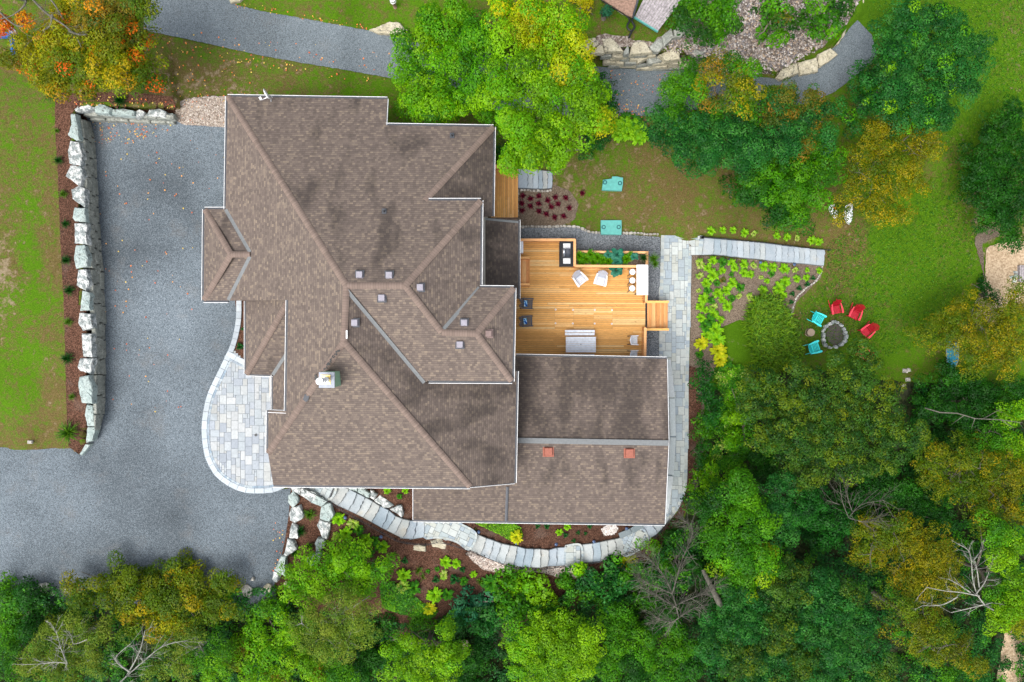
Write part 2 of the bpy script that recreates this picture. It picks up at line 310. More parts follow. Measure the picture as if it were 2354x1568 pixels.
FLIGHTS.append(('short flight of five pale steps between two small paver landings south of the sunroom roof', pr(t5, [((472,742),(476,618)),((556,744),(552,610)),((608,738),(606,600)),((660,722),(652,590)),((722,695),(706,580)),((766,692),(755,568))]), -3.32, -3.7))
FLIGHTS.append(('last few pale stone steps at the corner of the sunroom roof, below the right-hand path', pr(t5, [((938,588),(882,495)),((1002,545),(960,478)),((1040,505),(1015,440)),((1090,447),(1050,405))]), -3.75, -3.95))
a5, b5 = T(2, 1), T(3, 1)
F5 = pr(a5, [((1306,192),(1322,64)),((1384,190),(1392,70)),((1435,194),(1438,74)),((1478,197),(1476,76)),((1512,205),(1512,80)),((1550,205),(1548,84)),((1592,212),(1592,90)),((1634,216),(1632,92)),((1668,218),(1668,96)),((1706,222),(1706,98)),((1742,226),(1742,102))]) + pr(b5, [((50,236),(52,112)),((92,240),(94,118)),((134,244),(136,122)),((176,246),(176,128)),((212,250),(212,134)),((248,252),(250,138)),((288,256),(288,142)),((330,262),(332,146)),((385,266),(390,150))])
FLIGHTS.append(('straight flight of white stone steps going down the lawn slope to the fire pit', F5, -4.0, -5.9, 1.8))
FLIGHTS.append(('six pale stone steps leading down from the small side deck', pr(T(2, 0), [((35,1297),(35,1160)),((105,1300),(105,1162)),((143,1302),(140,1165)),((178,1302),(175,1168)),((210,1305),(205,1172)),((243,1302),(240,1176)),((275,1298),(275,1180))]), -1.75, -2.45))

LAND = (('stair_landing', mp(t4, [(330,205),(545,205),(500,312)]), .0), ('stair_landing', mp(t4, [(1155,455),(1360,455),(1420,478),(1520,545),(1470,655),(1380,600),(1260,572),(1157,570)]), -1.66),
    ('stair_landing', mp(t5, [(368,625),(476,620),(475,750),(366,762)]), -3.32), ('stair_landing', mp(t5, [(755,570),(885,500),(940,590),(870,660),(766,695)]), -3.75))
def grow(pl, d):
    cx, cy = sum(p[0] for p in pl) / len(pl), sum(p[1] for p in pl) / len(pl); return [(x + (x - cx) / (math.dist((x, y), (cx, cy)) + 1e-6) * d, y + (y - cy) / (math.dist((x, y), (cx, cy)) + 1e-6) * d) for x, y in pl]
for lb_, prs_, za_, zb_, *_r in FLIGHTS:
    n_ = len(prs_) - 1
    for i_ in range(n_): (a_, b_), (c_, d_) = prs_[i_], prs_[i_ + 1]; CARVE.append((grow([a_, b_, d_, c_], 12), za_ + (zb_ - za_) * (i_ + 1) / n_ - .14))
for _n, pl_, z_ in LAND: CARVE.append((grow(pl_, 9), z_ - .12))
# ------------------------------------------------------------------ the ground
DRY = [(105,350,.75),(108,450,.85),(108,550,.8),(112,650,.7),(115,750,.75),(118,850,.7),(135,950,.9),(60,560,.3),(10,450,.7),(15,550,.8),(10,750,.5),(30,700,.5),(15,880,.3),(75,600,.15),(70,480,.35),(85,350,.5),(30,400,.6),(50,300,.65),(50,420,.75),(50,500,.6),(85,700,.15),(60,900,.1),(90,820,.15),(125,600,.85),(125,900,.9),(125,400,.8),(20,620,.9),(130,760,.85),(450,120,.6),(420,180,.95),(480,200,.8),(700,190,.6),(650,150,.65),(880,220,.35),(600,10,.45),(800,30,.35),(900,50,.4),
 (1350,60,.5),(1450,90,.45),(1300,370,.7),(1350,480,.65),(1450,450,.9),(1550,450,.85),(1650,500,.75),(1400,380,.6),(1500,370,.75),(1270,480,.95),(2050,550,-.05),(2100,450,.1),(2200,100,0),(2250,250,.05),(2150,400,.45),(1950,560,.8),(1850,540,.85),(1920,640,.75),
 (1900,720,.5),(2000,700,.25),(2100,650,.05),(2200,600,.15),(2150,800,.3),(2340,100,.3),(2040,150,.55),(2000,40,-.1),(2100,20,.2),(2000,850,.3),(1700,800,-.1),(1000,400,.4),(2280,500,.6),(1780,30,.6),(60,1010,.8),(20,350,.5)]
DIRT = [(105,450,.25),(112,700,.25),(15,500,.35),(20,560,.5),(30,400,.3),(60,600,.05),(135,960,.3),(50,300,.2),(50,500,.25),(10,620,.75),(5,680,.6),(90,700,.05),(125,600,.3),(130,850,.35),(60,900,.05),(450,120,.2),(430,190,.6),(520,200,.5),(600,130,.4),(480,170,.45),(700,190,.25),(880,220,0),(600,10,.1),(800,30,.1),(1350,60,.15),(1300,370,.4),(1330,430,.45),
 (1350,500,.35),(1290,410,.6),(1260,470,.75),(1450,470,.4),(1550,450,.3),(1460,390,.35),(1650,500,.3),(2050,550,0),(2100,450,.05),(2200,100,0),(1950,560,.3),(1900,600,.35),(2100,650,0),(2330,100,.35),(2280,520,.6),(2300,500,.6),(2000,850,.1),(2170,560,.2),(2200,560,.25)]
ST = 9
xs = np.arange(-260, 2620, ST, float); ys = np.arange(-260, 1840, ST, float)
X, Y = np.meshgrid(xs, ys); Z = np.zeros_like(X)
for j in range(X.shape[0]): Z[j] = g(X[j], Y[j]) - .03
RP = [(620,240),(880,240),(1140,300),(1140,480),(1120,500),(1180,520),(1180,640),(1140,680),(1160,820),(1500,840),(1510,1180),(980,1180),(960,1110),(660,1100),(640,960),(600,840),(600,680),(520,660),(520,260)]
hs = inpoly(RP, X, Y); Z = np.where(hs, np.minimum(Z, -.1), Z)
for pl_ in ([(680,1130),(960,1110),(1500,1160),(1545,1195),(1475,1280),(1400,1370),(1330,1405),(900,1445),(705,1405),(645,1350),(664,1240)], [(1594,570),(1612,600),(1880,618),(1850,662),(1820,700),(1810,740),(1700,728),(1635,755),(1635,830),(1610,900),(1600,1040),(1590,1120),(1588,1000),(1592,900),(1596,760)]): Z = np.where(inpoly(pl_, X, Y), Z - .2, Z)
WX = (X - CX) * (H - Z) / F; WY = -(Y - CY) * (H - Z) / F
nx, ny = len(xs), len(ys)
co = np.stack([WX, WY, Z], -1).reshape(-1, 3)
ii = np.arange(nx * ny).reshape(ny, nx)
q = np.stack([ii[1:, :-1], ii[1:, 1:], ii[:-1, 1:], ii[:-1, :-1]], -1).reshape(-1, 4)
def npmesh(name, co, quads, col=None, smooth=False, k=4):
    me = bpy.data.meshes.new(name); n = len(quads)
    me.vertices.add(len(co)); me.vertices.foreach_set('co', np.ascontiguousarray(co, np.float32).ravel())
    me.loops.add(n * k); me.loops.foreach_set('vertex_index', np.ascontiguousarray(quads, np.int32).ravel())
    me.polygons.add(n); me.polygons.foreach_set('loop_start', np.arange(0, n * k, k, dtype=np.int32))
    me.polygons.foreach_set('use_smooth', np.full(n, smooth))
    if col is not None:
        a = me.attributes.new('col', 'FLOAT_COLOR', 'FACE'); c4 = np.ones((n, 4), np.float32); c4[:, :3] = col; a.data.foreach_set('color', c4.ravel())
    me.update(calc_edges=True); return me
me = npmesh('lawn', co, q, smooth=True)
for nm, pts in (('dry', DRY), ('dirt', DIRT)):
    a = me.attributes.new(nm, 'FLOAT', 'POINT'); v = np.concatenate([shep(pts, X[j], Y[j], 14) for j in range(ny)]); a.data.foreach_set('value', v.astype(np.float32))
tag(link('lawn', me, M['grass']), kind='structure')
def resample(poly, step, jit=0.0, closed=True):
    out = []; n = len(poly)
    for i in range(n if closed else n - 1):
        a, b = poly[i], poly[(i + 1) % n]; L = math.dist(a, b); k = max(1, int(L / step))
        for j in range(k):
            t = j / k; x, y = a[0] + (b[0] - a[0]) * t, a[1] + (b[1] - a[1]) * t
            if jit and j: x += random.uniform(-jit, jit); y += random.uniform(-jit, jit)
            out.append((x, y))
    if not closed: out.append(poly[-1])
    return out
def smoothline(pts, k=6):
    out = []
    for i in range(len(pts) - 1):
        p0, p1, p2, p3 = pts[max(i - 1, 0)], pts[i], pts[i + 1], pts[min(i + 2, len(pts) - 1)]
        for j in range(k):
            t = j / k
            out.append(tuple(.5 * (2 * p1[a] + (p2[a] - p0[a]) * t + (2 * p0[a] - 5 * p1[a] + 4 * p2[a] - p3[a]) * t * t + (3 * p1[a] - p0[a] - 3 * p2[a] + p3[a]) * t**3) for a in range(len(p1))))
    out.append(pts[-1]); return out
def sheet(name, poly, dz, mat, zf=g, ragged=0.0, step=18, kind='structure'):
    if ragged: poly = resample(poly, 7, ragged)
    bm = bmesh.new(); vs = [bm.verts.new((x, -y, 0)) for x, y in poly]; bm.faces.new(vs)
    bmesh.ops.triangulate(bm, faces=bm.faces[:])
    x0, x1 = min(p[0] for p in poly), max(p[0] for p in poly); y0, y1 = min(p[1] for p in poly), max(p[1] for p in poly)
    for k in range(int(x0 // step) + 1, int(x1 // step) + 1): bmesh.ops.bisect_plane(bm, geom=bm.verts[:] + bm.edges[:] + bm.faces[:], plane_co=(k * step, 0, 0), plane_no=(1, 0, 0))
    for k in range(int(y0 // step) + 1, int(y1 // step) + 1): bmesh.ops.bisect_plane(bm, geom=bm.verts[:] + bm.edges[:] + bm.faces[:], plane_co=(0, -k * step, 0), plane_no=(0, 1, 0))
    bmesh.ops.triangulate(bm, faces=bm.faces[:])
    px = np.array([v.co.x for v in bm.verts]); py = np.array([-v.co.y for v in bm.verts])
    z = (zf(px, py) if callable(zf) else np.full(px.shape, float(zf))) + dz
    for v, a, b, c in zip(bm.verts, px, py, z): v.co = P(a, b, c)
    bmesh.ops.recalc_face_normals(bm, faces=bm.faces[:])
    for f in bm.faces:
        if f.normal.z < 0: f.normal_flip()
    me = bpy.data.meshes.new(name); bm.to_mesh(me); bm.free()
    o = link(name, me, M[mat]); o['kind'] = kind; return o
WB = mp(T(0, 0), [(600,820),(625,900),(640,1050),(650,1200),(660,1400),(672,1568)]) + mp(T(0, 1), [(680,190),(700,200),(695,450),(710,600),(705,890),(705,1200),(690,1350),(640,1450),(610,1500),(550,1568)])
sheet('gravel_driveway', [(-260,1400),(-260,1030),(0,1028),(83,1034),(157,1027),(183,1046)] + WB[::-1] + [(198,268),(300,270),(400,277),(430,287),(560,293),(620,400),(620,1130),(668,1122),(664,1180),(655,1240),(640,1310),(630,1345),(640,1400)], .03, 'gravel', gB)
sheet('upper_road', [(280,-60),(300,0),(290,60),(360,76),(430,90),(520,110),(600,128),(700,146),(800,162),(910,182),(1100,250),(1400,272),(1500,266),(1600,252),(1850,240),(1920,210),(1985,160),(2015,125),(2003,80),(1967,44),(1925,104),(1790,182),(1700,172),(1560,160),(1440,158),(1330,150),(1200,134),(1050,110),(960,92),(925,76),(850,71),(800,62),(700,43),(600,26),(545,12),(525,0),(500,-60)], .03, 'asphalt', gB, .8)
sheet('mulch_bed', [(127,215),(126,300),(133,400),(137,523),(147,710),(152,923),(157,1025),(183,1044),(205,1018),(228,950),(228,850),(226,700),(220,560),(212,420),(206,300),(204,270),(404,270),(404,240),(395,222),(300,212),(200,212)], .01, 'mulch', g, .8)
sheet('pea_gravel_bed', [(398,272),(420,286),(560,296),(560,215),(525,220),(470,222),(430,226),(405,235),(410,255)], .06, 'pea_gravel', gB, 1.2)
sheet('lower_mulch_bed', [(660,1118),(960,1100),(1500,1150),(1560,1190),(1530,1240),(1480,1290),(1400,1380),(1330,1420),(900,1460),(700,1420),(632,1350),(652,1240),(662,1180)], .02, 'mulch', gB, step=9)
sheet('river_gravel_strip', mp(T(1, 2), [(1440,680),(1480,720),(1560,790),(1650,810),(1766,815)]) + [(1240,1315),(1300,1332),(1345,1325),(1360,1300),(1280,1302),(1180,1296),(1130,1285),(1090,1262)], .04, 'pea_gravel', gB, 1.2, step=9)
sheet('gravel_patch', [(1380,1216),(1395,1206),(1415,1206),(1422,1216),(1412,1230),(1388,1233)], .045, 'pea_gravel', gB, 1)
sheet('garden_soil', [(1584,560),(1612,588),(1890,610),(1886,640),(1860,665),(1830,695),(1818,735),(1822,760),(1700,735),(1640,760),(1650,830),(1620,900),(1612,1040),(1600,1120),(1575,1170),(1560,1195),(1570,1145),(1580,1060),(1582,890),(1586,760)], .01, 'soil', g, .6, step=9)
sheet('bark_strip', [(1583,840),(1600,845),(1612,900),(1612,1040),(1604,1110),(1585,1165),(1545,1215),(1530,1215),(1560,1172),(1578,1112),(1580,1046)], .03, 'mulch', g, .8, step=9)
sheet('deck_side_soil', [(1180,430),(1275,425),(1310,440),(1330,470),(1320,505),(1290,520),(1195,522),(1185,500)], .01, 'soil', g, 1.2, step=9)
sheet('dark_gravel_bed', mp(SB, [(440,1050),(980,1060),(1350,1050),(1480,1100),(1600,1150),(1740,1160),(2060,1165)]) + [(1517,545),(1519,600),(1519,830),(1180,830),(1180,530)], .02, 'dark_gravel', gB, .5)
sheet('rock_garden', [(1560,60),(1545,110),(1470,130),(1560,158),(1700,172),(1790,170),(1890,110),(1950,50),(1985,-20),(1985,-80),(1600,-80)], .02, 'river_gravel', g, 1)
sheet('gravel_edge', mp(TW, [(400,680),(580,630),(720,670),(1000,680),(1080,760),(1300,770),(1480,800),(1560,700),(1640,690),(1640,900),(1450,980),(1000,1040),(560,1000),(300,1020),(380,760)]), .05, 'pea_gravel', g, .5)
M['bluestone_chips'] = M['gravel']
sheet('sand_path', [(2240,740),(2250,690),(2262,640),(2268,570),(2290,560),(2330,555),(2620,540),(2620,700),(2353,700),(2320,690),(2300,720),(2290,745)], .03, 'sand', g, 2)
sheet('dirt_track', [(2290,1560),(2300,1500),(2310,1450),(2353,1440),(2600,1440),(2600,1800),(2270,1800)], .03, 'sand', g, 2)
sheet('worn_soil', [(2240,560),(2262,640),(2258,560),(2300,540),(2270,510),(2245,530)], .02, 'soil', g, 2)
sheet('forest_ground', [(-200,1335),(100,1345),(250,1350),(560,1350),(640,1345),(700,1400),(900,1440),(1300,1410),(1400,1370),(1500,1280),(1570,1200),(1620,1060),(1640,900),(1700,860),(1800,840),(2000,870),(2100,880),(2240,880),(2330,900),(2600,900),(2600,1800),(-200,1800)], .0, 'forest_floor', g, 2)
# ------------------------------------------------------------------ pavers
def w2(x, y, z): q = P(x, y, z); return (q[0], q[1])
def paverfield(name, poly, z, cols, unit=.165, seed=1, sizes=((3, 4), (4, 3), (2, 3), (3, 2), (2, 2), (2, 1), (1, 2), (2, 4), (1, 1)), rot=0.0, kind=None, wts=None, extra=None):
    rr = random.Random(seed); wp = [w2(x, y, z) for x, y in poly]
    c, s = math.cos(rot), math.sin(rot); lp = [(x * c + y * s, -x * s + y * c) for x, y in wp]
    x0, x1 = min(p[0] for p in lp), max(p[0] for p in lp); y0, y1 = min(p[1] for p in lp), max(p[1] for p in lp)
    nx, ny = int((x1 - x0) / unit) + 1, int((y1 - y0) / unit) + 1
    gx = x0 + (np.arange(nx) + .5) * unit; gy = y0 + (np.arange(ny) + .5) * unit; GX, GY = np.meshgrid(gx, gy)
    ok = inpoly(lp, GX, GY); mb = MB(); g_ = .011
    for j in range(ny):
        for i in range(nx):
            if not ok[j, i]: continue
            opts = list(sizes); rr.shuffle(opts); opts.sort(key=lambda q: -q[0] * q[1] * rr.random())
            for a, b in opts + [(1, 1)]:
                if j + b <= ny and i + a <= nx and ok[j:j + b, i:i + a].all():
                    ok[j:j + b, i:i + a] = False
                    xa, xb, ya, yb = x0 + i * unit + g_, x0 + (i + a) * unit - g_, y0 + j * unit + g_, y0 + (j + b) * unit - g_
                    q = [(xa, ya), (xb, ya), (xb, yb), (xa, yb)]; q = [(x * c - y * s, x * s + y * c) for x, y in q]
                    k = rr.choice(cols); v = rr.uniform(.95, 1.13); mb.prism(q, z - .03, z + .012 + rr.uniform(0, .003), col=tuple(v * u for u in k)); break
    if extra: extra(mb, rr)
    return mb
def band(mb, line, z, w, off, L, cols, rr, side=1, lift=.016):
    """a row of pavers along a plan line, off metres inwards"""
    pts = [Vector(w2(x, y, z)) for x, y in smoothline(line, 8)]
    cum = [0]
    for a, b in zip(pts, pts[1:]): cum.append(cum[-1] + (b - a).length)
    def at(s):
        s = min(max(s, 0), cum[-1])
        for i in range(len(pts) - 1):
            if s <= cum[i + 1] or i == len(pts) - 2:
                t = (s - cum[i]) / max(cum[i + 1] - cum[i], 1e-6); d = (pts[i + 1] - pts[i]).normalized(); return pts[i].lerp(pts[i + 1], t), Vector((-d.y, d.x)) * side
    n = max(1, round(cum[-1] / L))
    for k in range(n):
        a, na = at(cum[-1] * (k + .02) / n); b, nb = at(cum[-1] * (k + .98) / n)
        q = [a + na * off, b + nb * off, b + nb * (off + w - .012), a + na * (off + w - .012)]
        c = rr.choice(cols); v = rr.uniform(.93, 1.06); mb.prism([(u.x, u.y) for u in q], z - .03, z + lift, col=tuple(v * x for x in c))
PW0 = [(.44, .52, .58), (.5, .57, .62), (.55, .6, .62), (.4, .47, .55), (.52, .55, .54), (.58, .62, .64), (.36, .43, .52)]
PG_K = 1.12
PW = [tuple(v * .42 + .125 for v in c) for c in PW0]
PG = [(.31, .36, .37), (.35, .39, .39), (.38, .41, .4), (.29, .34, .37), (.36, .38, .35), (.4, .43, .42), (.26, .31, .35)]
po = mp(T(0, 1), [(1572,850),(1500,1000),(1430,1150),(1397,1300),(1391,1430),(1410,1568)]) + mp(T(0, 2), [(1438,70),(1480,140),(1550,200),(1650,250),(1730,265),(1766,265)]) + mp(T(1, 2), [(100,262),(170,240),(240,208)])
pi = po + [(700,1100),(700,870),(640,860),(575,835)]
sheet('patio_base', pi, .03, 'joint_pale', 0.0)
mb = paverfield('patio', [(x + (14 if i < 6 else 8), y - (12 if i > 6 else 0)) for i, (x, y) in enumerate(po)] + [(700,1090),(700,870),(640,860),(575,845)], .04, PW, .15, 3)
rr = random.Random(2)
band(mb, po, .04, .34, 0, .6, [(.42, .465, .5), (.385, .43, .465)], rr, 1, .03)
band(mb, po, .04, .15, .35, .2, [(.27, .32, .37), (.34, .39, .42), (.22, .28, .34)], rr, 1, .026)
band(mb, mp(T(0, 1), [(1572,850),(1640,890),(1700,920),(1760,950)]), .04, .34, 0, .6, [(.42, .465, .5)], rr, -1, .032)
band(mb, mp(T(0, 1), [(1572,850),(1640,890),(1700,920),(1760,950)]), .04, .15, .35, .2, [(.27, .32, .37), (.34, .39, .42)], rr, -1, .028)
o = mb.obj('paved_landing', M['pavers']); tag(o, kind='structure')
mb = MB(); band(mb, mp(T(0, 1), [(1648,440),(1648,500),(1645,640),(1620,770),(1590,858)]), .06, .34, -.17, .45, [(.38, .42, .45), (.34, .38, .415)], rr, 1, .05)
tag(mb.obj('kerb_strip', M['pavers']), kind='structure')
sheet('entry_bed', [(540,690),(575,690),(600,880),(560,826),(537,811),(548,770)], .03, 'mulch', 0.0)
PP = [(1519,541),(1618,543),(1614,560),(1612,586),(1589,587),(1587,680),(1585,756),(1582,890),(1580,1046),(1578,1112),(1570,1145),(1557,1172),(1540,1194),(1520,1180),(1518,1000),(1514,830),(1516,680)]
sheet('path_base', PP, .02, 'joint_sand', -4.0)
mb = paverfield('path', PP, -4.0 + .03, PG, .15, 8)
E = [(1589,588),(1587,680),(1585,756),(1582,890),(1580,1046),(1578,1112),(1570,1145),(1557,1172),(1540,1194)]
band(mb, E, -3.97, .24, 0, .24, PG, rr, -1, .03)
band(mb, [(1519,541),(1516,680),(1514,830)], -3.97, .24, 0, .24, PG, rr, 1, .03)
band(mb, [(1519,541),(1570,542),(1618,543)], -3.97, .22, 0, .24, PG, rr, -1, .034)
band(mb, [(1618,543),(1612,586)], -3.97, .3, .0, .2, PG, rr, -1, .034)
tag(mb.obj('paved_path', M['pavers']), kind='structure')
# pale concrete footing along the sunroom wall
mb = MB(); band(mb, [(1531,826),(1540,900),(1543,1010),(1541,1060),(1533,1130),(1525,1180)], -3.95, .4, -.1, 2.5, [(.42, .47, .49), (.46, .5, .52)], rr, 1, .1)
tag(mb.obj('footing_strip', M['pavers']), kind='structure')
# ------------------------------------------------------------------ natural stone stairs
def stairs(nm, label, pairs, z0, z1, over=2.0, th=.2, tones=None):
    """pairs: plan points (one side, other side) of each tread edge from the top down"""
    n = len(pairs) - 1; t0 = thing(nm, label, 'stone stairs', G(*pairs[0][0]), 0); rz = random.Random(len(nm) + n)
    base = Vector(t0.location)
    for i in range(n):
        z = z0 + (z1 - z0) * (i + 1) / n if n > 1 else z1
        (a, b), (c, d) = pairs[i], pairs[i + 1]
        # slab outline: back edge a-b runs under the tread above, wavy front edge c-d
        back = [(a[0] + (a[0] - c[0]) * .35, a[1] + (a[1] - c[1]) * .35), (b[0] + (b[0] - d[0]) * .35, b[1] + (b[1] - d[1]) * .35)]
        if i == 0: back = [a, b]
        fr = []
        for k in range(9):
            s = k / 8; w_ = (random.uniform(-1, 1) * over * .7 + math.sin(s * math.pi) * over) if 0 < k < 8 else 0
            dx, dy = c[0] - a[0], c[1] - a[1]; L = math.hypot(dx, dy) or 1
            fr.append((d[0] + (c[0] - d[0]) * s + dx / L * w_, d[1] + (c[1] - d[1]) * s + dy / L * w_))
        poly = [back[0], back[1]] + fr; wp = [P(x, y, z) for x, y in poly]
        cx = sum(p[0] for p in wp) / len(wp); cy = sum(p[1] for p in wp) / len(wp)
        top = [(x + (cx - x) / (math.hypot(cx - x, cy - y) + 1e-6) * .045, y + (cy - y) / (math.hypot(cx - x, cy - y) + 1e-6) * .045) for x, y, _ in wp]; low = [(x, y) for x, y, _ in wp]
        tone = rz.choice(tones or [(1, 1, 1), (.92, .95, 1), (1.06, 1.0, .92), (.84, .9, .95), (1.12, 1.09, 1.04), (1.05, 1.08, 1.12)])
        area = sum(low[k][0] * low[(k + 1) % len(low)][1] - low[(k + 1) % len(low)][0] * low[k][1] for k in range(len(low)))
        if area < 0: low = low[::-1]; top = top[::-1]
        m = MB(); N = len(low)
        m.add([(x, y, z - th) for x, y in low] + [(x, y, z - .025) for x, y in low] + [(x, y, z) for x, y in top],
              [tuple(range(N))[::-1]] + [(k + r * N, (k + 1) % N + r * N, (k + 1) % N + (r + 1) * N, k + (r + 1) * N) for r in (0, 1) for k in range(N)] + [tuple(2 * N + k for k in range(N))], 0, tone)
        for q_ in range(1, len(m.c) - 1): m.c[q_] = tuple(.42 * v for v in tone)  # riser shade and edge shadow painted into side and chamfer colours
        m.v = [(x - base.x, y - base.y, q_ - base.z) for x, y, q_ in m.v]
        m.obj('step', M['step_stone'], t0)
    return t0
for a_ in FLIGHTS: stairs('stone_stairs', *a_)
for nm, pl, z in LAND:
    sheet(nm + '_base', pl, .0, 'joint_sand', z)
    rr = random.Random(int(pl[0][0])); mb = paverfield(nm, pl, z + .01, PG, .15, int(pl[0][0]), rot=-.45 if z != -3.32 else 0)
    ed = pl[-4:] if z == -1.66 else pl[-2:]; band(mb, pl + [pl[0]], z + .01, .16, -.04, .22, PG, rr, -1, .03)
    tag(mb.obj(nm, M['pavers']), kind='structure')
mb = MB(); pts = smoothline(mp(t5, [(733,548),(800,522),(860,488),(895,470)]), 6); band(mb, pts, -3.6, .42, -.1, .8, [(.5, .54, .54)], rr, -1, .1)
tag(mb.obj('stone_kerb', M['step_stone'], None), 'curved stone kerb along the upper edge of the last paver landing', 'kerb')
# ------------------------------------------------------------------ rocks
def rock(poly, ztop, h, jit=.03, M0=None, topin=.9, seed=0, bumps=.05):
    """a boulder from its outline (plan), its top height and its height, returned as mesh builder"""
    rr = random.Random(seed + int(poly[0][0] * 7)); pl = resample(poly, max(2.5, 12 if len(poly) < 4 else 6))
    w_ = [P(x, y, ztop) for x, y in pl]; cx = sum(p[0] for p in w_) / len(w_); cy = sum(p[1] for p in w_) / len(w_); n = len(w_)
    out = [(x + rr.uniform(-jit, jit), y + rr.uniform(-jit, jit)) for x, y, _ in w_]
    rings = [(1.04, ztop - h), (1.02, ztop - h * .5), (1.0, ztop - .06), (topin, ztop), (.55, ztop + .02)]
    vs = []
    for k, (s, z) in enumerate(rings):
        for x, y in out:
            j = rr.uniform(-bumps, bumps) * (1 if k > 1 else .6)
            vs.append((cx + (x - cx) * s + j * .4, cy + (y - cy) * s + j * .4, z + j * (.6 if k > 1 else 0)))
    fs = [(k + r * n, (k + 1) % n + r * n, (k + 1) % n + (r + 1) * n, k + (r + 1) * n) for r in range(4) for k in range(n)]
    vs.append((cx, cy, ztop + .02)); c = len(vs) - 1; fs += [(4 * n + k, 4 * n + (k + 1) % n, c) for k in range(n)]
    a = sum(out[k][0] * out[(k + 1) % n][1] - out[(k + 1) % n][0] * out[k][1] for k in range(n))
    if a < 0: fs = [f[::-1] for f in fs]
    m = MB(); m.add(vs, fs); return m, (cx, cy)
def place(m, root):
    b = root.location; m.v = [(x - b[0], y - b[1], z - b[2]) for x, y, z in m.v]
ORD = ['nearest', 'second nearest', 'third nearest', 'fourth nearest', 'fifth nearest', 'sixth nearest', 'seventh nearest', 'eighth nearest', 'ninth nearest', 'tenth nearest'] + [str(i) + 'th nearest' for i in range(11, 21)] + ['21st nearest', '22nd nearest', '23rd nearest'] + [str(i) + 'th nearest' for i in range(24, 31)] + ['31st nearest', '32nd nearest', '33rd nearest'] + [str(i) + 'th nearest' for i in range(34, 41)] + ['41st nearest', '42nd nearest', '43rd nearest'] + [str(i) + 'th nearest' for i in range(44, 51)] + ['51st nearest', '52nd nearest', '53rd nearest'] + [str(i) + 'th nearest' for i in range(54, 61)] + ['61st nearest', '62nd nearest', '63rd nearest'] + [str(i) + 'th nearest' for i in range(64, 71)]
def boulders(f, polys, lead, tail, lm, h=.5, up=.35, group=None, mats=('lichen_stone', 'grey_stone'), nm='boulder', cat='boulder'):
    items = []
    for i, pl in enumerate(polys):
        mat = None
        if isinstance(pl[0], str): mat, pl = pl[0], pl[1:]
        q = mp(f, pl); cx = sum(a for a, _ in q) / len(q); cy = sum(b for _, b in q) / len(q); items.append((math.dist((cx, cy), lm), q, cx, cy, mat or mats[i % len(mats)]))
    items.sort(key=lambda t: t[0])
    for i, (_, q, cx, cy, mat) in enumerate(items):
        zt = float(g(cx, cy)) + up; m, c = rock(q, zt, h + up); me = m.mesh(nm); o = link(nm, me, M[mat])
        look = {'lichen_stone': 'white-mottled', 'grey_stone': 'smooth grey', 'tan_stone': 'sandy', 'field_stone': 'rounded', 'wall_stone': 'rough'}[mat]
        me.transform(Matrix.Translation((-c[0], -c[1], -zt + h + up))); o.location = (c[0], c[1], zt - h - up)
        tag(o, f'{look} {lead}, {ORD[i]} {tail}', cat, group)
L, S = 'lichen_stone', 'grey_stone'
boulders(BL, [[S,(440,170),(365,240),(375,330),(430,405),(515,340),(500,240)],[L,(545,365),(410,420),(385,500),(400,590),(465,630),(560,580),(590,510)],[L,(430,620),(395,710),(378,845),(500,858),(520,830),(500,680)],
 [L,(360,845),(325,1000),(303,1090),(345,1115),(495,1010),(440,880)],[S,(265,1105),(215,1220),(165,1320),(240,1360),(330,1410),(330,1240),(337,1120)],[L,(165,1325),(130,1440),(200,1495),(245,1370)]],
 'boulder edging the driveway', 'the landing', BL(450, 100), group='boulders between driveway and mulch bed')
boulders(BL, [[L,(400,85),(430,165),(540,228),(553,110),(500,80)],[L,(557,110),(552,230),(690,320),(765,300),(762,190)],[S,(768,200),(700,330),(850,395),(940,310)],[S,(940,330),(850,400),(825,570),(970,612),(1030,515),(980,350)],
 [L,(820,585),(785,660),(870,850),(935,865),(985,620)],[S,(800,840),(755,930),(765,1050),(830,1040),(905,950),(890,865)],[S,(850,1035),(760,1060),(640,1120),(612,1180),(690,1240),(780,1240),(845,1130)]],
 'boulder of the inner row below the handrail', 'the eave', BL(450, 60), group='inner row of boulders in the mulch bed')
boulders(BL, [[S,(1235,100),(1255,140),(1370,170),(1365,95)],[S,(1380,100),(1375,180),(1545,270),(1555,200),(1440,110)],[L,(1555,150),(1560,260),(1605,290),(1670,215)],[L,(1700,215),(1610,300),(1750,400),(1835,415),(1905,365)],[L,(1950,365),(1840,430),(2025,545),(2035,480),(2010,365)]],
 'boulder on the upper side of the curved stairs', 'the driveway', BL(1200, 60), group='boulders on the upper side of the stairs')
boulders(T(0, 2), [['field_stone',(260,890),(265,940),(300,955),(335,920),(320,885)],['field_stone',(435,915),(430,950),(470,955),(485,920)],['field_stone',(350,940),(345,965),(375,970),(378,945)],['field_stone',(1655,920),(1680,980),(1720,990),(1735,930),(1700,890)],['field_stone',(1735,850),(1728,868),(1745,872),(1750,852)],['field_stone',(985,920),(990,960),(1015,955),(1015,920)]],
 'fieldstone where the driveway meets the lower trees', 'the left edge', (0, 1340), .3, .25, group='fieldstones along the driveway end')
boulders(T(1, 2), [['tan_stone',(50,910),(55,950),(95,950),(105,900),(75,880)],['tan_stone',(15,920),(12,945),(40,950),(45,925)],['tan_stone',(1200,590),(1215,635),(1300,650),(1310,620),(1260,575)],['tan_stone',(1080,625),(1085,660),(1170,668),(1165,635),(1120,618)],['tan_stone',(175,875),(190,905),(235,915),(240,890),(205,870)]],
 'pale flat rock in the lower mulch bed', 'the driveway', (600, 1350), .25, .12, group='pale rocks in the lower mulch bed', mats=('tan_stone',))
